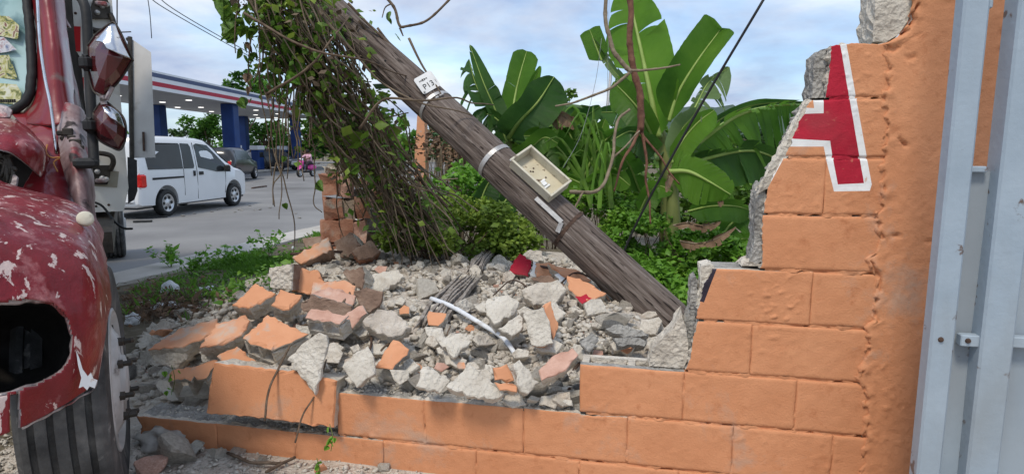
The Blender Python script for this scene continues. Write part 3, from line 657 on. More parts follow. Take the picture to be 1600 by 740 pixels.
# ================================================================ RUBBLE: large pieces one by one
UP = (0, -.45, .9)
GP = 'pieces of the knocked down wall'
def piece(label, poly, nrm, th, mf='orange_bit', ms='concrete', name='wall_fragment', cat='wall fragment', seed=0, dd=-.12, group=None, **k):
    lx = sum(p[0] for p in poly) / len(poly); ly = max(p[1] for p in poly) * .55 + .45 * sum(p[1] for p in poly) / len(poly)
    q, d = onG(lx, ly + 3)
    o = shard(name, poly, d + (dd if dd != -.12 else -.08 - 2.2 * th), nrm, th, M[mf], M[ms], seed or int(lx * 7 + ly), **k)
    return tag(o, label, cat, group or GP)
def hollow_piece(label, poly, nrm, th, face2, mf='orange_bit', seed=0, dd=-.25):
    """block piece whose painted shell shows above its open cores: painted slab + webs + back shell below it"""
    lx = sum(p[0] for p in poly) / len(poly); ly = max(p[1] for p in poly); q, d = onG(lx, ly + 20); d += dd
    root = empty('broken_block', P(lx, ly + 15, d), label, 'concrete block', GP)
    shard('painted_shell', poly, d, nrm, .03, M[mf], M['concrete'], seed, parent=root)
    nr = Vector(nrm).normalized()
    if nr.dot(CAM - P(lx, ly, d)) < 0: nr = -nr
    pts = []
    c = P(lx, sum(p[1] for p in poly) / len(poly), d)
    for (x, y) in poly:
        r_ = ray(x, y); pts.append(CAM + r_ * (nr.dot(c - CAM) / nr.dot(r_)))
    # webs at both ends and middle, along the first (left) and last edge directions
    a, b_, e, f = pts[0], pts[1], pts[2], pts[3]
    def lp(u, v): return (a.lerp(f, u)).lerp(b_.lerp(e, u), v)
    for u in (.03, .5, .97):
        m_ = MB(); q0, q1 = lp(u - .04, .03), lp(u + .04, .03); r0, r1 = lp(u - .04, .97), lp(u + .04, .97)
        m_.prism([q0 - nr * .028, q1 - nr * .028, r1 - nr * .028, r0 - nr * .028], -nr * (th - .056)); m_.build('web', M['concrete'], root)
    m_ = MB(); m_.prism([lp(0, .02) - nr * (th - .03), lp(1, .02) - nr * (th - .03), lp(1, .98) - nr * (th - .03), lp(0, .98) - nr * (th - .03)], -nr * .03); m_.build('back_shell', M['concrete_lt'], root)
    return root
PC = [
 # label, outline, normal, thickness, face, sides
 ('flat orange block corner on the heap, left of the two beside the grass', [(362, 476), (399, 442), (431, 458), (389, 481)], (-.1, -.45, .9), .10, 'orange_bit', 'concrete'),
 ('small flat orange block with black marks, right beside the grass edge piece', [(423, 476), (438, 451), (472, 460), (452, 483)], (.1, -.5, .85), .10, 'orange_bit', 'concrete'),
 ('upright orange block face leaning against the grey end block', [(457, 419), (496, 421), (508, 440), (484, 460), (455, 455)], (-.05, -.9, .4), .09, 'orange_bit', 'block_brown'),
 ('pale salmon flat slab behind the purple brown block', [(485, 459), (488, 440), (540, 437), (556, 446), (552, 462), (516, 468)], (0, -.4, .92), .07, 'orange_pale', 'concrete'),
 ('pale pink topped block with purple brown front edge', [(484, 459), (514, 447), (556, 461), (549, 478), (500, 470)], (.05, -.55, .83), .05, 'pink', 'block_brown'),
 ('purple brown block side under the pale pink top', [(470, 473), (486, 459), (550, 478), (545, 497), (472, 486)], (-.05, -.95, .25), .10, 'block_brown', 'concrete_dk'),  # separate side face, darker brown than the pink top
 ('long low orange capped kerb like slab at the left of the heap', [(231, 546), (277, 514), (340, 496), (345, 508), (318, 528), (284, 542)], (-.1, -.35, .93), .10, 'orange_pale', 'concrete'),
 ('grey underside block below the long orange capped slab', [(231, 547), (284, 543), (290, 562), (276, 577), (240, 566)], (-.1, -.95, .3), .12, 'concrete', 'concrete'),
 ('tan orange slab with ragged grey right end lying left of the hollow block', [(311, 543), (336, 506), (384, 491), (391, 500), (378, 523), (340, 538)], (.0, -.5, .86), .10, 'orange_pale', 'concrete'),
 ('curved grey mortar chunk in front of the tan orange slab', [(309, 550), (335, 537), (363, 540), (360, 556), (330, 567), (316, 566)], (-.1, -.85, .5), .08, 'concrete', 'concrete'),
 ('deep orange wedge in shadow between hollow block and standing slab', [(338, 556), (370, 540), (396, 560), (402, 575), (350, 573)], (.1, -.6, .8), .06, 'orange_bit', 'concrete'),
 ('grey triangular slab hanging point down over the orange wall', [(448, 562), (470, 538), (499, 519), (510, 524), (506, 560), (492, 617), (470, 590)], (-.15, -.93, .35), .045, 'concrete_lt', 'concrete_lt'),
 ('grey shard lying flat at the far left by the truck wheel', [(236, 517), (253, 497), (282, 508), (243, 523)], (-.2, -.7, .7), .06, 'concrete', 'concrete'),
 ('pale broken corner piece at the far left below the grey shard', [(213, 537), (226, 518), (251, 531), (219, 545)], (-.2, -.7, .7), .06, 'concrete_lt', 'concrete'),
 ('narrow grey kerb piece pointing up to the grass', [(275, 515), (300, 500), (340, 489), (344, 496), (300, 508), (280, 522)], (-.1, -.7, .7), .05, 'concrete', 'concrete'),
 ('grey end block standing upright on the grass edge', [(420, 418), (457, 412), (456, 453), (421, 449)], (-.15, -.97, .2), .18, 'concrete', 'block_brown'),
 ('orange edged brown block tilted below the brick pier', [(456, 402), (513, 370), (519, 390), (470, 412)], (-.1, -.75, .65), .13, 'orange_pale', 'block_brown'),
 ('brown hollow block tumbled on its corner under the pier', [(521, 377), (549, 363), (564, 383), (545, 402), (531, 402)], (-.3, -.85, .4), .16, 'block_brown', 'concrete'),
 ('brown block lying right of the tumbled one under the pier', [(549, 391), (579, 374), (595, 392), (583, 403), (560, 406)], (.2, -.8, .5), .16, 'block_brown', 'brick'),
 ('brown flat block against the foot of the pier', [(472, 372), (521, 366), (514, 383), (478, 389)], (0, -.75, .65), .14, 'block_brown', 'block_brown'),
 ('pale flat slab with crumbs on top at the back of the rubble', [(570, 440), (581, 428), (623, 421), (632, 432), (598, 454), (572, 451)], (0, -.5, .86), .05, 'concrete_lt', 'concrete_lt'),
 ('brown grey block beside the pale flat slab', [(535, 424), (566, 416), (569, 440), (566, 452), (550, 452)], (-.3, -.85, .4), .12, 'block_brown', 'concrete'),
 ('dark brown block face below the pale flat slab', [(552, 455), (571, 449), (599, 455), (596, 474), (578, 489), (562, 478)], (.1, -.95, .3), .12, 'block_brown', 'block_brown'),
 ('pinkish rough slab leaning up in the middle left of the heap', [(513, 512), (538, 492), (566, 476), (573, 489), (551, 512), (526, 519)], (-.2, -.8, .55), .06, 'pink', 'concrete'),
 ('gravel faced grey slab above the orange tile', [(566, 501), (589, 482), (619, 486), (643, 511), (613, 527), (589, 520)], (.0, -.6, .8), .08, 'gravel', 'concrete'),
 ('clean orange tile like piece standing in the grey rubble', [(585, 574), (600, 548), (614, 530), (639, 545), (613, 577)], (-.25, -.75, .6), .045, 'orange_bit', 'concrete_dk'),
 ('five sided grey slab behind the low wall', [(534, 573), (551, 553), (574, 540), (583, 556), (586, 583), (557, 605)], (-.1, -.8, .6), .05, 'concrete_lt', 'concrete'),
 ('white shard right of the five sided slab', [(650, 603), (661, 572), (684, 580), (704, 594), (688, 614)], (.2, -.75, .6), .06, 'concrete_lt', 'concrete'),
 ('large pale pointed slab at the front edge of the heap', [(697, 603), (734, 566), (762, 588), (788, 613), (774, 623), (728, 618)], (.05, -.7, .7), .06, 'concrete_lt', 'concrete_lt'),
 ('flat grey tile above the large pointed slab', [(680, 528), (720, 519), (736, 533), (709, 558)], (.05, -.6, .8), .045, 'concrete_lt', 'concrete'),
 ('small orange cube like piece at the front of the heap', [(770, 574), (792, 568), (804, 594), (773, 594)], (.1, -.9, .4), .07, 'orange_bit', 'concrete'),
 ('low orange wedge under the small orange piece', [(772, 596), (809, 602), (808, 612), (781, 609)], (.1, -.8, .6), .06, 'orange_bit', 'concrete'),
 ('long white slab end sloping down to the wall top', [(801, 569), (812, 561), (828, 578), (844, 597), (826, 615), (808, 600)], (.25, -.7, .65), .06, 'concrete_lt', 'concrete_lt'),
 ('upright pale slab with orange right edge', [(817, 490), (849, 479), (860, 510), (865, 536), (849, 541), (830, 539)], (-.15, -.85, .5), .06, 'concrete_lt', 'orange_bit'),
 ('thin orange strip on the right of the upright pale slab', [(848, 478), (861, 470), (873, 512), (865, 531), (857, 505)], (.5, -.75, .4), .05, 'orange_bit', 'concrete'),
 ('broad pale flat rock in the middle of the heap', [(758, 472), (774, 462), (793, 459), (812, 471), (800, 491), (773, 506), (760, 490)], (.0, -.6, .8), .08, 'concrete_lt', 'concrete'),
 ('pale wedge below the broad flat rock', [(778, 513), (795, 500), (812, 490), (818, 509), (800, 525)], (.05, -.7, .7), .07, 'concrete_lt', 'concrete'),
 ('long pink crusted slab beside the low orange wall block', [(841, 578), (862, 556), (895, 542), (904, 553), (884, 578), (846, 594)], (-.05, -.7, .7), .09, 'pink', 'concrete'),
 ('red painted triangle of wall at the back of the heap', [(795, 424), (803, 406), (812, 395), (831, 408), (826, 432), (805, 428)], (-.05, -.85, .5), .06, 'red_letter', 'concrete'),
 ('white edge strip beside the red painted triangle', [(829, 432), (833, 407), (840, 412), (838, 433)], (-.05, -.85, .5), .05, 'white_letter', 'concrete'),
 ('orange wall piece with white stripe behind the pole foot', [(836, 411), (858, 409), (874, 420), (866, 430), (838, 432)], (.05, -.7, .7), .06, 'orange_bit', 'concrete'),
 ('white letter edge on an orange piece behind the heap', [(866, 428), (876, 425), (893, 441), (886, 448)], (.05, -.6, .8), .04, 'white_letter', 'concrete'),
 ('orange slab lying flat against the bushes left of the pole', [(856, 411), (902, 421), (924, 437), (902, 445), (874, 427)], (.05, -.5, .86), .07, 'orange_bit', 'concrete'),
 ('orange slab lying flat just left of the pole foot', [(886, 430), (918, 440), (948, 458), (918, 472), (889, 452)], (.05, -.45, .9), .07, 'orange_bit', 'concrete'),
 ('dark maroon letter piece on the right side of the heap', [(829, 434), (857, 429), (888, 448), (880, 455), (850, 446)], (.05, -.6, .8), .05, 'block_brown', 'concrete'),
 ('maroon and white piece below the flat orange slab', [(898, 462), (916, 458), (926, 466), (910, 474)], (.05, -.6, .8), .05, 'red_letter', 'concrete'),
 ('upper tan stone slab under the pole foot', [(945, 513), (968, 505), (1004, 515), (1012, 524), (975, 528)], (-.05, -.8, .6), .07, 'concrete_dk', 'concrete_dk'),
 ('lower tan stone slab under the pole foot', [(958, 527), (1000, 527), (1012, 533), (1008, 541), (965, 539)], (-.05, -.85, .5), .08, 'concrete_dk', 'concrete_dk'),
 ('orange strip of wall in front of the bushes right of the pole', [(1046, 468), (1078, 466), (1092, 474), (1074, 482), (1050, 480)], (0, -.6, .8), .05, 'orange_bit', 'concrete'),
 ('pale rough boulder between red triangle and upright slab', [(815, 455), (838, 441), (872, 436), (886, 452), (868, 474), (834, 476)], (0, -.7, .7), .1, 'concrete', 'concrete'),
 ('grey stone on top of the red triangle', [(816, 398), (828, 389), (848, 392), (850, 408), (834, 409)], (0, -.8, .6), .1, 'concrete', 'concrete'),
 ('grey pointed shard in the shade beside the pink slab', [(905, 534), (925, 518), (936, 531), (920, 552)], (.1, -.8, .6), .05, 'concrete_dk', 'concrete_dk'),
]
for i, (lb, po, nr, th, mf, ms) in enumerate(PC): piece(lb, po, nr, th, mf, ms, seed=i + 1)
hollow_piece('orange topped hollow block with open cores in the left of the heap', [(379, 528), (418, 491), (482, 521), (424, 546)], (.05, -.5, .86), .13, None, seed=61)
hollow_piece('orange topped hollow block tipped against the fallen orange slab', [(262, 594), (268, 578), (340, 562), (322, 590)], (-.05, -.45, .9), .15, None, seed=62)
hollow_piece('grey hollow block with pink shell below the purple brown block', [(477, 496), (486, 482), (545, 492), (530, 506)], (0, -.5, .86), .11, None, mf='pink', seed=63)
o = shard('fallen_wall_slab', [(333, 566), (400, 574), (462, 580), (526, 595), (523, 632), (521, 668), (440, 657), (380, 650), (321, 645), (326, 604)], 2.62, (-.14, -.98, .16), .13, M['orange'], M['concrete'], 77, jit=.002, bevel=.006, shrink=.98)
tag(o, 'big orange two block slab tilted forward on the foot of the wall', 'wall fragment', GP)
# ---------------------------------------------------------------- loose stones
def rock_mesh(name, seed, sub=2, flat=9, mi=()):
    rr = random.Random(seed); bm = bmesh.new(); bmesh.ops.create_icosphere(bm, subdivisions=sub, radius=1)
    sc = (rr.uniform(.8, 1.25), rr.uniform(.75, 1.1), rr.uniform(.5, .85))
    for v in bm.verts: v.co = Vector((v.co.x * sc[0], v.co.y * sc[1], v.co.z * sc[2]))
    for k in range(flat):
        n = Vector((rr.gauss(0, 1), rr.gauss(0, 1), rr.gauss(0, 1))).normalized(); h = rr.uniform(.24, .6)
        for v in bm.verts:
            e = v.co.dot(n) - h
            if e > 0: v.co -= n * e
    for v in bm.verts: v.co += Vector((mnoise.noise(v.co * 3 + Vector((seed, 0, 0))), mnoise.noise(v.co * 3 + Vector((0, seed, 0))), mnoise.noise(v.co * 3 + Vector((0, 0, seed))))) * .055
    if sub > 1: bmesh.ops.dissolve_limit(bm, angle_limit=R(7), verts=bm.verts, edges=bm.edges); bmesh.ops.triangulate(bm, faces=bm.faces)
    me = bpy.data.meshes.new(name); bm.to_mesh(me); bm.free(); return me
KIND = [('concrete', 'grey broken concrete chunk in the rubble heap', 10), ('concrete_lt', 'pale broken concrete chunk in the rubble heap', 10), ('orange_bit', 'small orange painted wall chip in the rubble heap', 3), ('concrete_dk', 'dark grey mortar chunk in the rubble heap', 4), ('pink', 'small pinkish plaster chunk in the rubble heap', 2)]
RM = {}
MARKS = [(300, 520, 'between the low orange slabs on the left slope'), (240, 570, 'at the far left end of the heap'), (400, 470, 'among the flat orange blocks beside the grass'), (430, 535, 'around the orange topped hollow block'), (520, 470, 'around the pink topped block'), (500, 410, 'by the dark board below the pier'), (600, 440, 'beside the pale flat slab at the back'), (600, 510, 'by the gravel faced slab'), (612, 555, 'around the clean orange tile'), (550, 590, 'behind the five sided slab'), (670, 590, 'by the white shard near the low wall'), (740, 600, 'around the large pale pointed slab'), (680, 455, 'left of the splintered timber'), (720, 470, 'right of the splintered timber'), (710, 415, 'at the back of the heap before the bush'), (740, 530, 'along the bent white pipe'), (790, 490, 'around the broad pale flat rock'), (800, 570, 'by the small orange cube like piece'), (845, 510, 'around the upright pale slab'), (830, 425, 'below the red painted triangle'), (900, 440, 'in front of the flat orange slab by the pole'), (870, 580, 'around the long pink crusted slab'), (930, 500, 'in the grey hollow left of the pole foot'), (985, 530, 'under the pole foot'), (870, 625, 'in the step of the low wall'), (1040, 540, 'between the pole foot and the broken wall edge'), (450, 560, 'behind the fallen orange slab'), (940, 460, 'beside the lower side of the pole')]
for kd_, lb, n in KIND:
    RM[kd_] = []
    for i in range(n):
        me = rock_mesh('concrete_chunk', hash_ := 100 * len(kd_) + i * 7 + len(lb), 3 if i < 4 else 2); me.materials.append(M[kd_]); RM[kd_].append(me)
def stone(px, py, size, kd_='concrete', label=None, sink=.25):
    q, d = onG(px, py); s = size * .5 * d / F; me = rng.choice(RM[kd_]); o = bpy.data.objects.new('concrete_chunk', me); C.objects.link(o)
    sc = Vector((rng.uniform(.9, 1.25), rng.uniform(.85, 1.15), rng.uniform(.75, 1.1))) * s * 1.6
    o.scale = sc; o.location = q + Vector((0, 0, s * (.75 - sink))); o.rotation_euler = (rng.uniform(-.6, .6), rng.uniform(-.6, .6), rng.uniform(0, 6.28))
    if label is None:
        near = min(MARKS, key=lambda m_: (m_[0] - px) ** 2 + 2 * (m_[1] - py) ** 2)[2]
        look = {'concrete': 'rough grey broken concrete chunk', 'concrete_lt': 'pale whitish broken concrete chunk', 'orange_bit': 'chip of orange painted wall', 'concrete_dk': 'dark grey mortar chunk', 'pink': 'pinkish plaster chunk'}[kd_]
        label = ('small ' if size < 15 else 'large ' if size > 25 else 'middling ') + look + ' ' + near
    return tag(o, label, 'concrete chunk', 'loose chunks in the rubble heap')
HS = [(620, 592, 46, 'concrete_lt', 'white rough chunk right above the low wall top'), (440, 549, 36, 'concrete_lt', 'white chunk resting in front of the hollow orange block'), (434, 573, 26, 'concrete_lt', 'small white chunk on the edge of the fallen orange slab'),
      (515, 540, 44, 'concrete', 'grey chunk behind the hanging triangular slab'), (660, 545, 34, 'concrete_lt', 'pale chunk left of the flat grey tile'), (648, 565, 30, 'concrete', 'grey chunk between orange tile and white shard'),
      (748, 600, 26, 'concrete', 'grey chunk behind the pointed slab'), (735, 482, 36, 'concrete', 'tan chunk beside the splintered timber'), (664, 468, 40, 'concrete_lt', 'wide pale chunk at the left end of the white pipe'),
      (590, 520, 34, 'concrete', 'rough chunk below the gravel faced slab'), (552, 530, 30, 'concrete', 'crumbly chunk left of the gravel faced slab'), (745, 395, 28, 'concrete', 'grey chunk by the tip of the splintered timber'),
      (715, 417, 30, 'concrete_lt', 'pale chunk at the back of the heap near the bush'), (870, 500, 30, 'concrete', 'grey chunk right of the upright pale slab'), (795, 540, 34, 'concrete', 'grey chunk under the white pipe'), (760, 548, 30, 'concrete_lt', 'pale chunk below the middle of the white pipe'),
      (700, 575, 30, 'concrete', 'grey chunk above the white shard'), (640, 612, 22, 'concrete', 'small grey chunk lying on the low wall top'), (880, 600, 34, 'concrete_dk', 'dark chunk in the hollow of the wall step'), (862, 615, 26, 'concrete_dk', 'dark small chunk at the foot of the wall step'),
      (240, 560, 30, 'concrete_lt', 'pale chunk at the far left near the wheel studs'), (300, 640, 30, 'concrete_lt', 'pale chunk inside the tipped hollow block'), (270, 640, 24, 'concrete', 'grey chunk left of the tipped hollow block'), (420, 520, 22, 'concrete', 'grey chunk behind the hollow orange block')]
for h in HS: stone(*h)
def in_heap(px, py):
    return inpoly(px, py, [(205, 560), (225, 520), (300, 480), (345, 470), (430, 440), (470, 400), (560, 400), (640, 402), (760, 395), (800, 405), (900, 410), (960, 445), (1010, 470), (1045, 495), (1060, 540), (905, 556), (905, 640), (815, 632), (690, 616), (525, 605), (330, 560), (300, 590), (250, 640), (215, 640)])
cnt = 0
while cnt < 255:
    px, py = rng.uniform(205, 1060), rng.uniform(395, 640)
    if not in_heap(px, py): continue
    near = (py - 395) / 245
    sz = min(50, rng.lognormvariate(2.72, .40) * (.66 + .7 * near))
    if px < 480 and rng.random() < .5: continue
    k_ = rng.choices(['concrete', 'concrete_lt', 'orange_bit', 'concrete_dk', 'pink'], [46, 44, 6 if px < 700 else 3, 4 if px < 860 else 24, 5])[0]
    stone(px, py, sz, k_); cnt += 1
# flat angular shards of block shell between the chunks
cnt = 0; sr_ = random.Random(77)
while cnt < 120:
    px, py = sr_.uniform(215, 1050), sr_.uniform(402, 632)
    if not in_heap(px, py) or (px < 470 and sr_.random() < .6): continue
    near = (py - 395) / 245; sz = sr_.lognormvariate(2.45, .35) * (.8 + .6 * near); na_ = sr_.choice((4, 5, 5, 6)); a0 = sr_.uniform(0, 6.28)
    po = [(px + sz * sr_.uniform(.65, 1.2) * math.cos(a0 + k * math.tau / na_ + sr_.uniform(-.3, .3)), py + .72 * sz * sr_.uniform(.65, 1.2) * math.sin(a0 + k * math.tau / na_ + sr_.uniform(-.3, .3))) for k in range(na_)]
    near_ = min(MARKS, key=lambda m_: (m_[0] - px) ** 2 + 2 * (m_[1] - py) ** 2)[2]; mf_ = sr_.choices(['concrete_lt', 'concrete', 'orange_bit', 'pink'], [50, 40, 7, 4])[0]
    lb_ = {'concrete_lt': 'flat pale block shard', 'concrete': 'flat grey block shard', 'orange_bit': 'flat orange faced block shard', 'pink': 'flat pinkish block shard'}[mf_]
    o = piece(('small ' if sz < 12 else 'large ') + lb_ + ' ' + near_, po, (sr_.gauss(0, .35), -sr_.uniform(.35, .95), sr_.uniform(.4, .95)), sr_.uniform(.03, .07), mf_, 'concrete', 'concrete_shard', 'block shard', 300 + cnt, -.10, 'flat shards of block in the rubble heap', step=.03); cnt += 1
# fine rubble and dust lumps, too many to count
def pebbles(name, n, sampler, smin, smax, m, label, cat, tall=.3):
    base = []
    for s_ in range(8):
        me = rock_mesh('tmp', 900 + s_, 1, 14); v = np.array([q.co[:] for q in me.vertices]); f = np.array([list(p.vertices) for p in me.polygons]); base.append((v, f)); bpy.data.meshes.remove(me)
    V, Fc, off = [], [], 0
    for i in range(n):
        x, y, z, k = sampler(); v, f = base[i % 8]; s = min(smax, smin * (1 / max(.02, rng.random())) ** .55) * k
        a, e = rng.uniform(0, 6.28), rng.uniform(-.7, .7); ca, sa, ce, se = math.cos(a), math.sin(a), math.cos(e), math.sin(e)
        Rm = np.array([[ca, -sa, 0], [sa, ca, 0], [0, 0, 1]]) @ np.array([[1, 0, 0], [0, ce, -se], [0, se, ce]])
        q = (v * s * np.array([rng.uniform(.8, 1.3), 1, rng.uniform(.7, 1)])) @ Rm.T + np.array([x, y, z + s * tall]); V.append(q); Fc.append(f + off); off += len(v)
    o = npmesh(name, np.concatenate(V), np.concatenate(Fc), m); return tag(o, label, cat, None, 'stuff')
def heap_sample():
    while True:
        px, py = rng.uniform(200, 1065), rng.uniform(392, 645)
        if in_heap(px, py):
            q, d = onG(px, py); return q.x, q.y, q.z, d / 3.2
pebbles('fine_rubble', 4200, heap_sample, .006, .03, M['concrete'], 'fine grey and tan crumbs of concrete filling the rubble heap', 'rubble')
pebbles('coarse_rubble', 4200, heap_sample, .014, .055, M['concrete_lt'], 'pale fist sized broken mortar filling the gaps of the rubble heap', 'rubble')
pebbles('grey_rubble', 3400, heap_sample, .013, .05, M['concrete'], 'fist sized broken concrete filling the gaps of the rubble heap', 'rubble')
pebbles('pale_crumbs', 6000, heap_sample, .007, .026, M['concrete_lt'], 'fine whitish crumbs of mortar strewn over the heap', 'rubble')
def brown_heap():
    while True:
        px, py = rng.uniform(200, 1000), rng.uniform(392, 645)
        if in_heap(px, py) and mnoise.noise((px * .012, py * .02, 5)) > .05:
            q, d = onG(px, py); return q.x, q.y, q.z, d / 3.2
pebbles('brown_crumbs', 450, brown_heap, .006, .022, M['pink'], 'fine reddish brown crumbs of brick scattered over the heap', 'rubble')
def front_sample():
    while True:
        s, wv = rng.uniform(SL - .7, 1.0), -rng.uniform(.0, .55) ** 1.0
        if s < -.9 or rng.random() < .5:
            q = WP(s, 0, wv); z = H(q.x, q.y); return q.x, q.y, z, 1
pebbles('gravel', 3000, front_sample, .006, .028, M['concrete_lt'], 'loose pale gravel and mortar crumbs along the foot of the wall', 'gravel')
def wall_top():
    k = rng.random()
    if k < .6: s = rng.uniform(S(526, 620), S(905, 640)); z = Zk(2) - .004
    elif k < .8: s = rng.uniform(SL + .05, S(525, 620)); z = Zk(1) - .006
    else: s = rng.uniform(S(910, 560), S(1060, 560)); z = Zk(3) - .03
    q = WP(s, z, rng.uniform(.03, .14)); return q.x, q.y, q.z, .75
pebbles('mortar_crumbs', 700, wall_top, .005, .018, M['concrete_lt'], 'pale mortar crumbs lying along the broken top of the low wall', 'mortar crumbs')
for (px, py, s, k, lb) in ((265, 722, 60, 'concrete', 'tan lump of earth and concrete at the bottom left before the wall'), (300, 712, 34, 'concrete_lt', 'pale stone beside the tan lump before the wall'), (340, 716, 30, 'concrete_lt', 'white stone cluster piece under the orange foot course'), (372, 712, 26, 'concrete_lt', 'second pale stone along the foot course'), (232, 735, 40, 'pink', 'pinkish stone at the bottom edge by the wheel'), (410, 725, 24, 'concrete', 'grey flat stone between the fallen sticks'), (600, 735, 18, 'concrete_lt', 'small white stone below the middle of the foot course'), (505, 735, 22, 'orange_bit', 'orange chip beside the small weed at the wall foot'), (205, 590, 26, 'concrete_dk', 'dark stone between wheel studs and wall end'), (225, 615, 30, 'concrete', 'grey stone at the broken left end of the wall')):
    stone(px, py, s, k, lb)
# ---------------------------------------------------------------- timber, pipe, rods, sticks on the heap
def stickthing(name, pts, r, m, label, cat, n=6, res=20, group=None, wob=0):
    q = catmull(pts, res); b = MB()
    if wob: q = [p + Vector((mnoise.noise(p * 9), mnoise.noise(p * 9 + Vector((5, 0, 0))), mnoise.noise(p * 9 + Vector((0, 5, 0))))) * wob for p in q]
    rr = [r[0] + (r[1] - r[0]) * i / (len(q) - 1) for i in range(len(q))] if isinstance(r, tuple) else r
    b.tube(q, rr, n); o = b.build(name, m if not isinstance(m, str) else M[m], smooth=True); return tag(o, label, cat, group)
def gp(px, py, lift=.02): q, d = onG(px, py); return q + Vector((0, 0, lift))
def timber(pts, wdt, label, seed):
    root = empty('splintered_timber', pts[0], label, 'timber'); rr = random.Random(seed); ax = (pts[-1] - pts[0]).normalized(); sd = ax.cross(Vector((0, 0, 1))).normalized(); up = sd.cross(ax)
    for i in range(9):
        a = (i - 4) / 4 * wdt * .5; l0, l1 = rr.uniform(-.04, .05), rr.uniform(-.09, .05); q = catmull(pts, 14); h = rr.uniform(-.012, .016)
        q = [p + sd * (a + .006 * math.sin(k * .9 + i)) + up * (h + .004 * rr.random()) for k, p in enumerate(q)]; q[0] += ax * l0; q[-1] += ax * l1
        b = MB(); wv = wdt / 9 * rr.uniform(.9, 1.5)
        vs = []
        for k, p in enumerate(q):
            t = k / 13; e = 1 if 1 < k < 12 else (.45 if k in (1, 12) else .08)
            vs.append([p + sd * (x * wv * .6 * e) + up * (y * .014 * e) for x, y in ((-1, -1), (1, -.9), (.9, 1), (-.8, .8), (-1, -1))])
        b.grid(vs); b.build('splinter', M['splinter'], root)
    return root
timber([gp(668, 525, .03), gp(700, 485, .05), gp(738, 446, .06)], .13, 'grey splintered timber stub lying across the middle of the heap', 1)
timber([gp(738, 436, .04), gp(756, 412, .06), gp(776, 396, .07)], .10, 'grey splintered timber end pointing to the bush at the back of the heap', 2)
q = [gp(674, 486, .07), gp(705, 500, .075), gp(745, 526, .08), gp(785, 546, .06), gp(806, 570, .05)]
stickthing('pvc_pipe', q, (.0125, .011), 'pipe', 'bent white plastic pipe lying over the middle of the heap', 'pipe', 10)
stickthing('rebar', [P(846, 632, 2.47), P(875, 604, 2.6), P(906, 566, 2.7)], .007, 'rust', 'dark reinforcing bar sticking out beside the wall step', 'rebar', 6, 8)
stickthing('rebar', [gp(862, 466, .03), gp(895, 452, .10), gp(925, 462, .10), gp(952, 484, .05)], .006, 'rust', 'curved rusty bar arching over stones left of the pole foot', 'rebar', 6)
stickthing('rebar', [gp(770, 470, .03), gp(800, 470, .12), gp(830, 485, .1), gp(848, 530, .05)], .004, 'rust', 'thin bent wire looped in front of the upright pale slab', 'wire', 5)
stickthing('rebar', [P(878, 632, 2.5), P(884, 618, 2.52), P(890, 606, 2.5)], .006, 'rust', 'short black bar stub in the hollow of the wall step', 'rebar', 6, 6)
for i, (pts, r, m, lb) in enumerate([
    ([(455, 416), (500, 414), (552, 411)], .012, 'plank', 'dark narrow board lying over blocks below the pier'),
    ([(470, 409), (540, 402), (640, 408)], .009, 'plank', 'long dark stick along the back of the heap'),
    ([(480, 372), (505, 396), (540, 420)], .008, 'twig_lt', 'pale stick leaning over the tilted brown block'),
    ([(418, 560), (470, 540), (515, 528), (545, 490), (556, 455)], .006, 'twig', 'thin curved vine stem trailing over the purple brown block'),
    ([(415, 655), (420, 610), (436, 575), (452, 540)], .005, 'twig', 'thin stem hanging over the fallen orange slab'),
    ([(462, 690), (478, 640), (500, 600), (510, 560)], .004, 'twig', 'second thin stem hanging over the fallen orange slab'),
    ([(540, 520), (560, 505), (575, 475)], .006, 'twig_lt', 'short twig left of the gravel faced slab'),
    ([(440, 480), (480, 466), (512, 458)], .006, 'twig', 'dark twig across the small orange block'),
    ([(560, 520), (580, 500), (604, 484)], .005, 'twig_lt', 'grey twig beside the gravel faced slab'),
    ([(610, 400), (650, 412), (700, 406)], .008, 'plank', 'brown stick at the back of the heap before the bush'),
    ([(800, 430), (850, 440), (905, 452)], .010, 'plank', 'dark board edge among the red painted pieces'),
    ([(720, 590), (700, 560), (705, 540)], .004, 'twig', 'thin dark twig by the flat grey tile'),
    ([(575, 606), (580, 570), (578, 545)], .006, 'rust', 'dark rod standing beside the five sided slab'),
    ([(596, 582), (620, 560), (645, 552)], .005, 'twig', 'dark twig behind the clean orange tile')]):
    lift = .05
    if i in (4, 5): q = [P(x, y, 2.5 + .06 * k) for k, (x, y) in enumerate(pts)]
    else: q = [gp(x, y, lift + .05) for x, y in pts]
    stickthing('stick', q, r, m, lb, 'stick', 5, 18, 'sticks and stems lying on the heap', .012)
for i, (pts, lb) in enumerate([([(355, 708), (395, 722), (440, 722)], 'stick lying in the gravel under the foot course'), ([(415, 738), (440, 722), (462, 712)], 'short stick crossing the gravel before the wall')]):
    stickthing('stick', [G(x, y, .30) for x, y in pts], .007, 'twig', lb, 'stick', 5, 10, 'sticks and stems lying on the heap', .01)
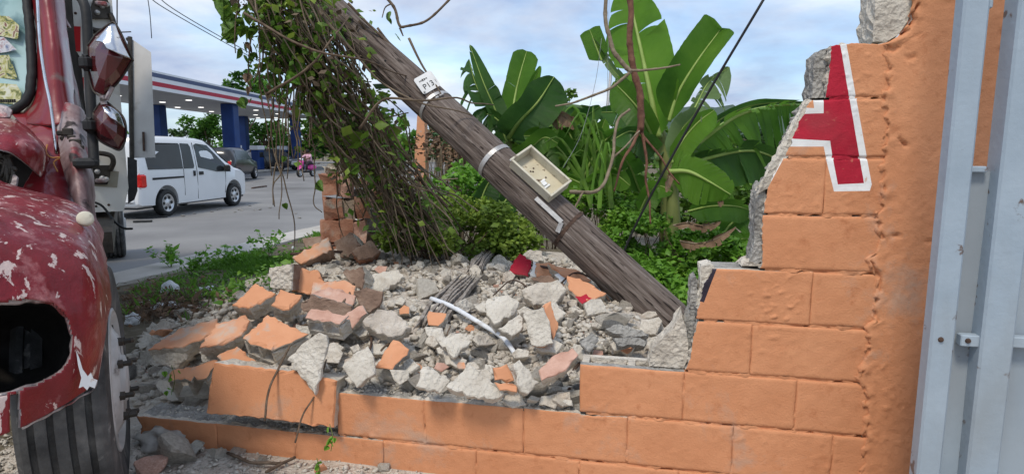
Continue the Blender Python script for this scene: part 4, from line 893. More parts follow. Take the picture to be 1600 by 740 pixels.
# ================================================================ UTILITY POLE
pb_, pm_ = P(1044, 500, 3.3), P(498, 0, 4.1); pax = (pm_ - pb_).normalized(); PL = (pm_ - pb_).length * 1.75
pole = empty('utility_pole', pb_, 'weathered grey wooden utility pole fallen at a slant across the broken wall', 'utility pole')
qz = pax.to_track_quat('Z', 'Y'); Rz = qz.to_matrix()
def polept(h, ang, r): return pb_ + pax * h + Rz @ Vector((math.cos(ang) * r, math.sin(ang) * r, 0))
def prad(h): return .122 - .0042 * h
nh, na = 420, 110; vs = []; b = MB(); rows = []
for i in range(nh + 1):
    h = -.04 + (PL + .04) * i / nh; row = []
    for j in range(na + 1):
        a = 2 * math.pi * (j % na) / na; ca, sa = math.cos(a), math.sin(a)
        r = prad(h) + .0045 * mnoise.noise((ca * 2.2, sa * 2.2, h * .9)) + .0035 * mnoise.noise((ca * 9, sa * 9, h * 1.2)) - .0050 * max(0, mnoise.noise((ca * 15, sa * 15, h * 2.6)) - .05) - .008 * max(0, mnoise.noise((ca * 24, sa * 24, h * 9)) - .2)
        hh = h
        if i == 0: hh -= .10 * (mnoise.noise((ca * 5, sa * 5, 7)) + .2)
        if i < 4: r *= (.86, .95, .985, 1)[i]
        row.append((math.cos(a) * r, math.sin(a) * r, hh))
    rows.append(row)
b.grid(rows); b.add([(0, 0, -.02)] + rows[0][:-1], [[0, 1 + (j + 1) % na, 1 + j] for j in range(na)])
me = bpy.data.meshes.new('pole_trunk'); me.from_pydata(b.v, [], b.f); me.polygons.foreach_set('use_smooth', [True] * len(b.f))
trunk = link('pole_trunk', me, pole, [M['wood']]); trunk.matrix_basis = Matrix.Translation(pb_) @ Rz.to_4x4(); 
def pole_at(px, py):
    """height along the axis and angle of the pole surface seen at a picture point"""
    r = ray(px, py); best = None
    for i in range(4000):
        t = 1.8 + i * .0009; q = CAM + r * t; v = q - pb_; h = v.dot(pax); rad = (v - pax * h).length
        if rad <= prad(h) + .001: l = Rz.transposed() @ (v - pax * h); return h, math.atan2(l.y, l.x), q
        if best is None or rad < best[0]: best = (rad, h, v - pax * h, q)
    l = Rz.transposed() @ best[2]; return best[1], math.atan2(l.y, l.x), best[3]
def band(name, h, wd, m, skew=0, th=.0012, a0=0, a1=2 * math.pi):
    b = MB(); rows = []
    n = 48
    for k in range(n + 1):
        a = a0 + (a1 - a0) * k / n; hh = h + skew * math.cos(a)
        rows.append([polept(hh - wd / 2, a, prad(h) + .001), polept(hh - wd / 2, a, prad(h) + .003 + th), polept(hh + wd / 2, a, prad(h) + .003 + th), polept(hh + wd / 2, a, prad(h) + .001)])
    b.grid(rows); return b.build(name, M[m], pole, smooth=False)
h1, a1, _ = pole_at(770, 240); band('steel_band', h1, .028, 'steel', .01)
h2, a2, _ = pole_at(885, 352); band('black_strap', h2, .022, 'rust', -.012)
h3, a3, _ = pole_at(672, 158); band('steel_band', h3, .022, 'steel', .018)
# junction box: open tray standing on the upper side of the trunk
hc, ac, qc = pole_at(838, 285)
u = -pax                                    # down the pole
vn = (CAM - P(845, 272, 2.75)).normalized(); vn = (vn - u * vn.dot(u)).normalized(); sd = u.cross(vn).normalized()
if sd.z < 0: sd = -sd
nb = (vn * .80 + sd * .60).normalized(); tb = (sd * .80 - vn * .60).normalized()
bc = P(843, 272, 3.46)
def bxp(a, t, n): return bc + u * a + tb * t + nb * n
LB, TB, DB, th = .315, .165, .066, .008
def bar(b, a0, a1, t0, t1, n0, n1, bev=.002): b.box(bxp((a0 + a1) / 2, (t0 + t1) / 2, (n0 + n1) / 2), (a1 - a0, t1 - t0, n1 - n0), (u, tb, nb), bev=bev)
b = MB(); bar(b, -LB / 2, LB / 2, -TB / 2, TB / 2, -DB / 2, -DB / 2 + th); jb = b.build('junction_box', M['box_in'], pole)
for (a0, a1, t0, t1) in ((-LB / 2, -LB / 2 + th, -TB / 2, TB / 2), (LB / 2 - th, LB / 2, -TB / 2, TB / 2), (-LB / 2 + th + .001, LB / 2 - th - .001, -TB / 2, -TB / 2 + th), (-LB / 2 + th + .001, LB / 2 - th - .001, TB / 2 - th, TB / 2)):
    b = MB(); bar(b, a0, a1, t0, t1, -DB / 2 + th + .001, DB / 2); b.build('side_wall', M['box'], jb)
b = MB()
for (a0, a1, t0, t1) in ((-LB / 2 - .006, -LB / 2 + .008, -TB / 2 - .006, TB / 2 + .006), (LB / 2 - .008, LB / 2 + .006, -TB / 2 - .006, TB / 2 + .006), (-LB / 2 + .009, LB / 2 - .009, -TB / 2 - .006, -TB / 2 + .008), (-LB / 2 + .009, LB / 2 - .009, TB / 2 - .008, TB / 2 + .006)): bar(b, a0, a1, t0, t1, DB / 2 + .001, DB / 2 + .008)
b.build('rim', M['box'], jb)
b = MB(); bar(b, .045, .07, -.03, .0, -DB / 2 + th + .001, -DB / 2 + .022); bar(b, .072, .085, -.035, .01, -DB / 2 + th + .001, -DB / 2 + .016); bar(b, .03, .043, -.02, .015, -DB / 2 + th + .001, -DB / 2 + .014); b.build('terminal_block', M['plate'], jb)
for (a, t) in ((-.06, .02), (-.045, .0), (-.055, -.01), (.02, -.02), (.03, .03)):
    b = MB(); b.lathe([(.0055, 0), (.0055, .002), (0, .002)], bxp(a, t, -DB / 2 + th + .0005), nb, 8); b.build('screw_hole', M['rust'], jb)
b = MB(); bar(b, -LB / 2 - .035, -LB / 2 - .007, -.045, .02, -DB / 2 + .0, -DB / 2 + .006); b.build('mounting_tab', M['pipe'], jb)
# flat bracket below the box
q0, q1, q2 = pole_at(838, 310), pole_at(878, 347), pole_at(872, 362)
b = MB()
def flatbar(pts, wd, tk):
    for a, c in zip(pts, pts[1:]):
        d = (c - a); l = d.length; d.normalize(); n_ = ((a + c) / 2 - (pb_ + pax * (((a + c) / 2 - pb_).dot(pax)))).normalized(); n_ = (n_ - d * n_.dot(d)).normalized(); s_ = d.cross(n_)
        b.box((a + c) / 2 + n_ * (.004 + tk), (l + .004, wd, tk), (d, s_, n_), bev=.001)
flatbar([q0[2], q1[2]], .026, .005); flatbar([q1[2] + Vector((0, 0, -.002)), q2[2]], .028, .005); b.build('bracket', M['steel'], pole)
# number plate with its printed lines
h4, a4, q4 = pole_at(667, 131)
nrm4 = (q4 - (pb_ + pax * h4)).normalized(); nrm4 = (nrm4 + (CAM - q4).normalized() * .8).normalized()
# the plate's long edge runs up to the right in the picture
ex = (P(684, 120, 3.6) - P(650, 144, 3.6)).normalized(); ex = (ex - nrm4 * ex.dot(nrm4)).normalized(); ey = nrm4.cross(ex).normalized()
pc = q4 + nrm4 * .020
b = MB(); pw, ph, rc = .125, .115, .014; pts = []
for (cx, cy, s0) in ((pw / 2 - rc, ph / 2 - rc, 0), (-pw / 2 + rc, ph / 2 - rc, 90), (-pw / 2 + rc, -ph / 2 + rc, 180), (pw / 2 - rc, -ph / 2 + rc, 270)):
    for k in range(5): a = R(s0 + k * 22.5); pts.append(pc + ex * (cx + rc * math.cos(a)) + ey * (cy + rc * math.sin(a)))
b.prism(pts, -nrm4 * .003); npl = b.build('number_plate', M['plate'], pole)
def text3d(s, size, org, X, Y, Nn, m, parent, name='lettering', ext=.0006, sx=1.0, align='CENTER'):
    cu = bpy.data.curves.new('tmp', 'FONT'); cu.body = s; cu.size = size; cu.extrude = ext; cu.align_x = align; cu.align_y = 'CENTER'
    to = bpy.data.objects.new('tmp', cu); C.objects.link(to); dg = bpy.context.evaluated_depsgraph_get(); me = bpy.data.meshes.new_from_object(to.evaluated_get(dg)); bpy.data.objects.remove(to)
    mt = Matrix((X * sx, Y, Nn)).transposed().to_4x4(); mt.translation = org; me.transform(mt); me.name = name; me.materials.clear(); return link(name, me, parent, [m])
text3d('P13', .050, pc + nrm4 * .001 - ey * .020 + ex * -.002, ex, ey, nrm4, M['ink'], npl)
text3d('1', .028, pc + nrm4 * .001 - ey * .018 + ex * .051, ex, ey, nrm4, M['wire_lt'], npl)
b = MB()
for i in range(9): b.box(pc + nrm4 * .001 + ey * .025 + ex * (-.038 + i * .0064 + .001 * (i % 2)), (.0036 if i % 3 else .0046, .014 if 2 < i < 6 else .008, .0006), (ex, ey, nrm4))
b.build('printed_line', M['ink'], npl)
b = MB(); b.lathe([(.006, 0), (.006, .004), (.003, .006), (0, .006)], q4 + nrm4 * .022 - ex * .05 - ey * .045, nrm4, 10); b.build('nail', M['steel'], pole)
for (x, y, l) in ((690, 148, .03), (683, 152, .022)):
    hh, aa, qq = pole_at(x, y); b = MB(); b.box(qq + (CAM - qq).normalized() * .012, (l, .012, .012), (ex, ey, nrm4), bev=.003); b.build('band_buckle', M['steel'], pole)
for i, (x, y) in enumerate(((575, 72), (602, 95), (640, 150), (572, 60))):
    hh, aa, qq = pole_at(x, y); b = MB(); b.lathe([(.007, -.004), (.007, .003), (.004, .005), (0, .005)], qq, (CAM - qq).normalized(), 8); b.build('nail', M['black'], pole)
# ================================================================ RUINED BRICK PIER behind the heap
pd = 5.3
pier = empty('brick_pier', P(530, 395, pd), 'ruined red brick pier with crumbling cement cap at the edge of the verge', 'brick pier')
pr = random.Random(5)
def cube_piece(name, c, size, rot, m, parent, jit=.008, ax=None):
    bm = bmesh.new(); bmesh.ops.create_cube(bm, size=1); bmesh.ops.subdivide_edges(bm, edges=bm.edges, cuts=1, use_grid_fill=True)
    for v in bm.verts:
        v.co = Vector((v.co.x * size[0], v.co.y * size[1], v.co.z * size[2])) * (1 if sum(abs(q) > .49 for q in v.co) < 2 else .97)
        v.co += Vector((pr.gauss(0, jit), pr.gauss(0, jit), pr.gauss(0, jit)))
    me = bpy.data.meshes.new(name); bm.to_mesh(me); bm.free(); me.transform(Matrix.Translation(c) @ Matrix.Rotation(rot, 4, 'Z')); return link(name, me, parent, [M[m]])
for k in range(4):
    y0 = 272 + k * 36
    for i in range(3):
        if i == 2 and k == 0: continue
        c = P(516 + i * 22 + (k % 2) * 5, y0 + 17 + pr.gauss(0, 1), pd + .06 + .04 * i); cube_piece('brick', c, (.15 if i == 0 else .13, .17, .193), .3 + pr.gauss(0, .05), ('brick', 'pink', 'block_tan')[(i + k) % 3] if i else 'brick', pier, .010)
for k, (x, y, sx, sz) in enumerate(((545, 258, .18, .11), (530, 263, .14, .09), (560, 252, .14, .09), (518, 268, .08, .06), (576, 262, .12, .10), (588, 275, .10, .12))):
    cube_piece('cap_lump', P(x, y, pd + .1), (sx, .2, sz), .3 + k, 'concrete', pier, .02)
# low grey block wall running right from the pier, with a leaning brick slab
lw = empty('low_block_wall', P(590, 390, pd + .3), 'low grey block wall behind the vines right of the brick pier', 'wall')
for k in range(3):
    for i in range(4):
        x = 572 + i * 42 + (k % 2) * 20; y = 378 - k * 34
        if k == 2 and i == 3: continue
        cube_piece('concrete_block', P(x, y, pd + .35 + .05 * i), (.235, .15, .185), -.1, 'concrete_dk' if (i + k) % 3 else 'block_tan', lw, .006)
sb = shard('leaning_slab', [(560, 278), (590, 285), (618, 340), (636, 392), (618, 388), (585, 330)], 5.15, (-.4, -.85, .35), .09, M['brick'], M['block_brown'], 8, jit=.006); tag(sb, 'reddish brick slab leaning diagonally among the vines', 'brick slab')
sb = shard('rusty_beam', [(572, 300), (580, 298), (626, 382), (618, 386)], 5.02, (-.4, -.85, .35), .03, M['rust'], M['rust'], 9, jit=.002); tag(sb, 'dark rusty bar lying along the leaning brick slab', 'bar')
b = MB(); b.prism([P(649, 232, 7.5), P(664, 232, 7.5), P(663, 178, 7.5), P(652, 180, 7.5)], Vector((.02, .12, 0))); b.prism([P(648, 300, 7.49), P(665, 300, 7.49), P(665, 233, 7.49), P(648, 233, 7.49)], Vector((.02, .14, 0))); o = b.build('gate_post_stub', M['orange_bit']); tag(o, 'narrow orange post standing behind the fallen pole', 'post')
# ================================================================ LEAVES
def leaf_cloud(name, pts, sizes, m, parent=None, shape='diamond', up=.5, seed=0, droop=0):
    """one mesh of many small folded leaves at pts (n,3)"""
    r = np.random.default_rng(seed); n = len(pts); pts = np.asarray(pts); s = np.asarray(sizes)[:, None]
    d = r.normal(size=(n, 3)); d[:, 2] = d[:, 2] * .6 - droop; d /= np.linalg.norm(d, axis=1)[:, None]
    nr = r.normal(size=(n, 3)) * (1 - up); nr[:, 2] += up * 1.6; nr -= d * (nr * d).sum(1)[:, None]; nr /= np.linalg.norm(nr, axis=1)[:, None] + 1e-9
    sd = np.cross(d, nr); w_ = r.uniform(.28, .42, (n, 1))
    if shape == 'diamond':
        V = np.stack([pts, pts + d * s * .45 + sd * s * w_ - nr * s * .10, pts + d * s - nr * s * .15, pts + d * s * .45 - sd * s * w_ - nr * s * .10, pts + d * s * .5 + nr * s * .06], 1)
        Fc = np.array([[0, 1, 4], [1, 2, 4], [2, 3, 4], [3, 0, 4]])
    else:
        V = np.stack([pts, pts + d * s * .5 + sd * s * w_, pts + d * s - nr * s * .1, pts + d * s * .5 - sd * s * w_], 1); Fc = np.array([[0, 1, 2], [0, 2, 3]])
    k = V.shape[1]; Fa = (Fc[None] + (np.arange(n) * k)[:, None, None]).reshape(-1, 3)
    return npmesh(name, V.reshape(-1, 3), Fa, m, parent, smooth=False)
def clump_points(n, lumps, r, shell=.55):
    """lumps: list of (centre, (rx,ry,rz)); leaves gather near each lump's outer shell"""
    wv = np.array([l[1][0] * l[1][1] * l[1][2] for l in lumps]) ** .66; wv /= wv.sum(); idx = r.choice(len(lumps), n, p=wv)
    d = r.normal(size=(n, 3)); d /= np.linalg.norm(d, axis=1)[:, None]; rad = (shell + (1 - shell) * r.random(n)) ** .7
    return np.array([l[0] for l in lumps])[idx] + d * rad[:, None] * np.array([l[1] for l in lumps])[idx]
def bush(name, label, cat, boxes, n, size, m, seed, group=None, stems=14, sub=(9, .42), stem_m='twig', ground=None):
    """boxes: (px, py, depth, half width px, half height px, half depth m) -> lumps made of smaller lumps"""
    r = np.random.default_rng(seed); lumps = []
    for (px, py, d, hw, hh, hd) in boxes:
        c = np.array(P(px, py, d)); a, z_ = hw * d / F, hh * d / F
        for q in range(sub[0]):
            v = r.normal(size=3); v /= np.linalg.norm(v); v *= r.uniform(.3, .85); f = sub[1] * r.uniform(.7, 1.2)
            lumps.append((c + v * np.array([a, hd, z_]), (a * f, hd * f, z_ * f)))
    pts = clump_points(n, lumps, r); base = np.mean([l[0] for l in lumps], 0); gz = H(base[0], base[1]) if ground is None else ground
    pts = pts[pts[:, 2] > gz - .02]
    root = empty(name, (base[0], base[1], gz), label, cat, group)
    leaf_cloud('foliage', pts, r.lognormal(math.log(size), .28, len(pts)), m, root, seed=seed)['kind'] = 'stuff'
    b = MB(); rr = random.Random(seed)
    for i in range(stems):
        l = lumps[rr.randrange(len(lumps))]; e = Vector(l[0].tolist()); s = Vector((base[0] + (e.x - base[0]) * .5 + rr.gauss(0, .08), base[1] + (e.y - base[1]) * .5, gz - .02)); mid = s.lerp(e, .5) + Vector((rr.gauss(0, .05), rr.gauss(0, .05), .05))
        b.tube(catmull([s, mid, e], 7), [.007 - .0007 * k for k in range(7)], 4)
    b.build('stems', M[stem_m], root); return root
# ---------------------------------------------------------------- bushes close behind the heap
bush('leafy_bush', 'yellow green small leaved bush behind the heap under the middle of the pole', 'bush', [(720, 350, 4.9, 95, 42, .45), (660, 375, 4.8, 60, 30, .35), (790, 350, 4.9, 60, 50, .4), (815, 385, 4.75, 45, 22, .3), (740, 385, 4.8, 60, 22, .3), (640, 335, 4.55, 40, 48, .25), (690, 372, 4.5, 40, 26, .25), (610, 375, 4.6, 30, 24, .25)], 8200, .042, M['leaf_bush'], 11, 'bushes behind the rubble heap', stems=40)
bush('leafy_bush', 'bright green dense bush below the banana leaves right of the pole', 'bush', [(1040, 412, 5.0, 85, 42, .5), (985, 372, 5.2, 45, 40, .4), (1105, 418, 5.0, 55, 40, .4), (1060, 440, 4.6, 70, 34, .4), (1105, 372, 4.75, 50, 26, .3), (1150, 392, 4.6, 36, 26, .3), (1020, 345, 5.0, 40, 26, .3), (1010, 425, 4.5, 50, 36, .35), (1100, 450, 4.3, 50, 30, .35), (1060, 460, 4.1, 40, 22, .3)], 10500, .044, M['leaf_bush_g'], 12, 'bushes behind the rubble heap', stems=36)
bush('leafy_bush', 'light green bush growing close under the upper side of the leaning pole', 'bush', [(960, 330, 5.5, 40, 35, .4), (915, 310, 5.5, 40, 25, .3)], 1500, .046, M['leaf_bush_g'], 13, 'bushes behind the rubble heap')
bush('leafy_bush', 'bright lime green shrub left of the pole above the small leaved bush', 'bush', [(720, 290, 5.4, 50, 45, .4), (690, 320, 5.4, 40, 40, .3), (760, 310, 5.3, 34, 40, .3)], 1500, .058, M['leaf_vine_lt'], 14, 'bushes behind the rubble heap')
bush('broadleaf_shrub', 'dark green broad leaved shrub between the banana plants', 'bush', [(860, 215, 6.4, 60, 34, .5), (830, 250, 6.2, 45, 45, .4), (905, 235, 6.4, 50, 45, .5), (880, 275, 6.2, 60, 40, .4)], 1500, .13, M['leaf_vine'], 15, stems=26)
bush('dry_brush', 'dry grey brown brush heap behind the fallen pole', 'brush', [(690, 225, 6.4, 52, 34, .5), (720, 262, 6.2, 50, 40, .4), (650, 300, 6.0, 44, 50, .4)], 900, .05, M['leaf_dead'], 16, stems=260, stem_m='twig_lt')
bush('leafy_bush', 'green overgrown thicket filling the ground behind the banana stems', 'bush', [(960, 300, 7.4, 130, 60, .6), (1120, 290, 7.4, 130, 80, .6), (830, 310, 7.3, 90, 50, .5), (1000, 230, 8.2, 140, 40, .6), (870, 215, 8.4, 90, 32, .5)], 5200, .10, M['leaf_vine'], 17, 'bushes behind the rubble heap', stems=40)
# ---------------------------------------------------------------- banana plants
def banana_leaf(parent, pts, wl, wr, thl=20, thr=20, tears=6, m='ban', seed=0, droop=.25, roll=0, tip=.3, base=.12, N=44):
    """pts: midrib picture points with distance; wl, wr: half widths in picture pixels; thl/thr: how far each half folds towards the viewer"""
    rr = random.Random(seed); mid = catmull([P(*p) for p in pts], N); dm = sum(p[2] for p in pts) / len(pts)
    wl, wr = wl * dm / F, wr * dm / F
    def prof(t): return min(1, (t / base) ** .6) * (min(1, max(0, (1 - t) / tip)) ** .55) if t < 1 else 0
    frames = []
    for i in range(N):
        T = (mid[min(i + 1, N - 1)] - mid[max(i - 1, 0)]).normalized(); Vv = (mid[i] - CAM).normalized(); La = Vv.cross(T).normalized(); fw = La.cross(T).normalized()
        if fw.dot(Vv) > 0: fw = -fw
        frames.append((T, La, fw))
    Vt, Fc, UV = [], [], []
    for side, wd, th in ((-1, wl, thl), (1, wr, thr)):
        if wd <= 0: continue
        cut = sorted(rr.sample(range(4, N - 3), min(tears, N - 8))); segs = list(zip([0] + cut, cut + [N - 1]))
        for (a, c) in segs:
            if c - a < 1: continue
            sag, slide = rr.uniform(-.05, 1) * droop * 1.2, rr.uniform(-.02, .07); cols = 7; b0 = len(Vt); dth = rr.gauss(0, 7) if tears > 2 else 0
            for i in range(a, c + 1):
                T, La, fw = frames[i]; t = i / (N - 1); an = R(th + dth); e = (i - a) / (c - a)
                for k in range(cols):
                    u = k / (cols - 1); shr = 1 - (.045 * u if tears else 0) * (abs(e - .5) * 2) ** 2
                    r_ = wd * prof(t) * u * (shr + .03 * mnoise.noise((i * .7, side, seed)))
                    q = mid[i] + (La * (side * math.cos(an)) + fw * math.sin(an)) * r_ + T * (u * wd * (.28 + slide * (1 if tears else 0)) * prof(t))
                    q += Vector((0, 0, -1)) * (u * u * wd * sag * prof(t)) + fw * (.02 * math.sin(i * 1.9 + seed) * u * wd + .12 * u * u * wd * roll)
                    Vt.append(q[:]); UV.append((t * 3, u * side))
            for i in range(c - a):
                for k in range(cols - 1):
                    p = b0 + i * cols + k; Fc.append((p, p + 1, p + cols + 1, p + cols))
    o = npmesh('leaf', np.array(Vt), np.array(Fc), M[m], parent, smooth=True)
    ul = o.data.uv_layers.new(name='UVMap'); li = np.empty(len(o.data.loops), 'i'); o.data.loops.foreach_get('vertex_index', li); ul.data.foreach_set('uv', np.array(UV, 'f')[li].ravel())
    b = MB(); rm = max(.006, (wl + wr) * .045); b.tube([q + frames[i][2] * rm * .3 for i, q in enumerate(mid)], [rm * (1.25 - 1.05 * i / (N - 1)) for i in range(N)], 6); b.build('midrib', M['ban_rib' if m != 'leaf_dead' else 'twig_lt'], o, smooth=True)
    return o
def stem(parent, pts, r0, r1, m='ban_stem'):
    q = catmull([P(*p) for p in pts], 12); b = MB(); b.tube(q, [r0 + (r1 - r0) * i / 11 for i in range(12)], 10); return b.build('pseudostem', M[m], parent, smooth=True)
def bplant(label, base): return empty('banana_plant', P(*base), label, 'banana plant', 'banana plants behind the wall')
bp1 = bplant('banana plant with dark upright leaves just above the middle of the pole', (795, 330, 6.0))
stem(bp1, [(795, 345, 6.0), (797, 270, 6.0), (796, 195, 6.0)], .075, .04)
D1 = 5.9
banana_leaf(bp1, [(792, 222, D1), (773, 170, D1 - .1), (755, 128, D1 - .15), (734, 70, D1 - .1)], 16, 19, 50, 10, 3, 'ban_dk', 1, .2, tip=.5)
banana_leaf(bp1, [(778, 196, D1), (760, 165, D1 - .1), (742, 128, D1 - .1), (733, 92, D1)], 26, 3, 45, 20, 13, 'ban_dk', 2, 1.1)
banana_leaf(bp1, [(797, 200, D1), (805, 150, D1 + .1), (813, 115, D1 + .1), (823, 80, D1 + .15)], 24, 23, 30, 25, 1, 'ban', 3, .1, tip=.16)
banana_leaf(bp1, [(800, 195, D1), (818, 155, D1), (832, 128, D1), (844, 103, D1)], 9, 13, 55, 50, 0, 'ban', 4, .1)
banana_leaf(bp1, [(795, 215, D1), (812, 190, D1 - .2), (840, 160, D1 - .35), (866, 120, D1 - .4)], 33, 38, 15, 5, 1, 'ban_dk', 5, .25, tip=.22)
banana_leaf(bp1, [(798, 220, D1), (830, 176, D1 + .3), (880, 163, D1 + .5), (940, 170, D1 + .7)], 8, 30, 60, 25, 3, 'ban_dk', 6, .8)
banana_leaf(bp1, [(790, 215, D1), (780, 190, D1 - .1), (755, 178, D1 - .1), (735, 200, D1)], 18, 14, 20, 20, 6, 'ban_dk', 7, .9)
banana_leaf(bp1, [(800, 215, D1), (850, 205, D1 + .2), (900, 190, D1 + .3), (938, 166, D1 + .3)], 20, 24, 40, 20, 2, 'ban_dk', 8, .4)
banana_leaf(bp1, [(860, 188, 5.7), (872, 178, 5.6), (886, 186, 5.6), (888, 198, 5.6)], 14, 14, 30, 30, 5, 'leaf_dead', 9, .8)
banana_leaf(bp1, [(795, 250, D1), (825, 235, D1 - .3), (850, 215, D1 - .5), (872, 224, D1 - .5)], 16, 18, 25, 20, 1, 'ban', 10, .3)
bp5 = bplant('low banana plant with spreading mid green leaves above the cream box on the pole', (905, 345, 6.0))
stem(bp5, [(905, 350, 6.0), (908, 310, 6.0), (906, 270, 6.0)], .06, .035)
for k_, (pts, a, c, mm) in enumerate((([(906, 285, 5.9), (880, 240, 5.8), (850, 215, 5.7), (818, 212, 5.6)], 22, 26, 'ban'), ([(906, 280, 5.9), (900, 235, 5.9), (885, 200, 5.9), (868, 176, 5.9)], 22, 20, 'ban'), ([(908, 285, 5.9), (930, 240, 5.8), (955, 212, 5.7), (984, 205, 5.6)], 22, 24, 'ban'), ([(906, 290, 5.8), (880, 275, 5.6), (905, 285, 5.5), (938, 304, 5.4)], 16, 18, 'ban_lt'), ([(906, 300, 5.8), (935, 275, 5.5), (960, 272, 5.4), (985, 290, 5.3)], 18, 20, 'ban'), ([(905, 300, 5.8), (875, 280, 5.6), (850, 280, 5.5), (822, 300, 5.4)], 16, 20, 'ban'), ([(908, 290, 5.9), (920, 250, 6.0), (935, 215, 6.1), (946, 186, 6.1)], 16, 18, 'ban_lt'), ([(1000, 300, 5.6), (985, 262, 5.5), (968, 240, 5.4), (945, 236, 5.3)], 18, 22, 'ban'), ([(1000, 330, 5.2), (1015, 300, 5.1), (1030, 290, 5.0), (1052, 300, 4.9)], 16, 20, 'ban_lt'))):
    banana_leaf(bp5, pts, a, c, 30, 20, 3 + k_ % 4, mm, 140 + k_, .5)
bp4 = bplant('young banana plant with one big dark leaf under the left side of the pole', (760, 375, 5.2))
stem(bp4, [(756, 380, 5.2), (758, 350, 5.2), (757, 325, 5.2)], .03, .02)
banana_leaf(bp4, [(752, 345, 5.15), (752, 315, 5.1), (762, 288, 5.05), (776, 272, 5.0)], 14, 26, 25, 15, 0, 'ban_dk', 11, .1, tip=.6)
banana_leaf(bp4, [(765, 350, 5.2), (785, 320, 5.1), (800, 305, 5.1), (820, 318, 5.1)], 18, 20, 30, 20, 2, 'ban_dk', 12, .5)
bp2 = bplant('tall banana plant with a torn upright leaf reaching the top of the picture', (1035, 400, 5.4))
stem(bp2, [(1042, 410, 5.4), (1045, 330, 5.4), (1040, 250, 5.4), (1030, 205, 5.4)], .085, .05)
D2 = 5.3
banana_leaf(bp2, [(1030, 215, D2), (1017, 150, D2), (1003, 85, D2 + .05), (990, 25, D2 + .1), (981, -30, D2 + .1)], 46, 50, 12, 18, 5, 'ban_lt', 21, .5, tip=.35, base=.2)
banana_leaf(bp2, [(1045, 190, D2 - .1), (1060, 145, D2 - .15), (1090, 95, D2 - .2), (1126, 46, D2 - .2)], 36, 30, 22, 48, 0, 'ban', 22, .0, roll=1.6, tip=.08, base=.22)
banana_leaf(bp2, [(1010, 205, D2), (990, 150, D2), (955, 105, D2 + .1), (925, 58, D2 + .1)], 8, 13, 45, 45, 7, 'ban_pale', 23, .6)
banana_leaf(bp2, [(940, 95, D2 + .1), (934, 80, D2 + .1), (928, 64, D2 + .1), (921, 46, D2 + .1)], 17, 17, 10, 10, 0, 'ban', 24, .1, tip=.12)
banana_leaf(bp2, [(1020, 215, D2), (1000, 175, D2 - .15), (980, 150, D2 - .2), (958, 128, D2 - .2)], 26, 22, 30, 20, 2, 'ban', 25, .5)
banana_leaf(bp2, [(1025, 235, D2), (1005, 215, D2 - .3), (985, 205, D2 - .4), (955, 220, D2 - .45)], 26, 22, 30, 20, 2, 'ban_dk', 26, .5)
banana_leaf(bp2, [(1028, 250, D2), (1015, 225, D2 + .4), (985, 180, D2 + .8), (930, 175, D2 + 1.0)], 20, 30, 30, 20, 4, 'ban_dk', 27, .7)
bp3 = bplant('banana plant with a long arching leaf drooping beside the painted letter', (1060, 420, 4.9))
stem(bp3, [(1052, 420, 4.95), (1052, 340, 4.95), (1050, 270, 4.95)], .075, .04)
D3 = 4.8
banana_leaf(bp3, [(1060, 262, D3 + .4), (1100, 205, D3 + .5), (1170, 166, D3 + .6), (1262, 158, D3 + .6)], 26, 24, 70, 10, 2, 'ban_dk', 33, .4)
banana_leaf(bp3, [(1050, 262, D3), (1090, 225, D3 - .05), (1150, 182, D3 - .1), (1205, 166, D3 - .1), (1256, 163, D3 - .1)], 16, 74, 62, -14, 24, 'ban', 31, .75, tip=.18)
banana_leaf(bp3, [(1060, 268, D3), (1110, 246, D3 - .05), (1180, 236, D3 - .05), (1240, 262, D3)], 22, 54, 45, -5, 8, 'ban_dk', 32, .5)
banana_leaf(bp3, [(1048, 250, D3 - .1), (1070, 215, D3 - .15), (1092, 190, D3 - .2), (1116, 172, D3 - .2)], 14, 24, 30, 30, 0, 'ban_lt', 34, .2, tip=.3)
banana_leaf(bp3, [(1052, 245, D3 - .1), (1070, 200, D3), (1090, 160, D3 + .05), (1108, 128, D3 + .05), (1140, 105, D3)], 16, 30, 35, 20, 16, 'ban_pale', 35, 1.2)
banana_leaf(bp3, [(1050, 255, D3 - .1), (1065, 205, D3 - .1), (1080, 185, D3 - .15), (1090, 168, D3 - .2)], 22, 18, 30, 30, 1, 'ban_pale', 36, .3)
banana_leaf(bp3, [(1045, 268, D3 - .3), (1075, 268, D3 - .4), (1105, 282, D3 - .45), (1142, 304, D3 - .5)], 40, 36, -8, -12, 4, 'ban_lt', 37, .35, tip=.4)
banana_leaf(bp3, [(1075, 330, D3), (1110, 322, D3 - .1), (1150, 322, D3 - .1), (1182, 332, D3)], 14, 18, 30, 10, 3, 'ban', 38, .4)
banana_leaf(bp3, [(1120, 380, D3), (1140, 352, D3), (1160, 340, D3), (1185, 345, D3)], 16, 22, 20, 15, 2, 'ban', 39, .4)
banana_leaf(bp3, [(1130, 410, D3), (1150, 380, D3), (1165, 372, D3), (1182, 380, D3)], 14, 18, 20, 15, 1, 'ban_lt', 40, .4)
for i, (pts, a, c) in enumerate((([(1062, 376, 4.5), (1090, 380, 4.45), (1118, 373, 4.4), (1150, 354, 4.4)], 5, 7), ([(1052, 352, 4.55), (1075, 348, 4.5), (1100, 352, 4.45), (1126, 346, 4.45)], 5, 6), ([(1120, 288, 4.4), (1124, 300, 4.38), (1126, 312, 4.37), (1124, 322, 4.37)], 6, 5), ([(1052, 258, 4.6), (1048, 272, 4.5), (1044, 285, 4.5), (1042, 300, 4.5)], 6, 5))):
    banana_leaf(bp3, pts, a, c, 35, 25, 12, 'leaf_dead', 50 + i, 1.0, roll=1)
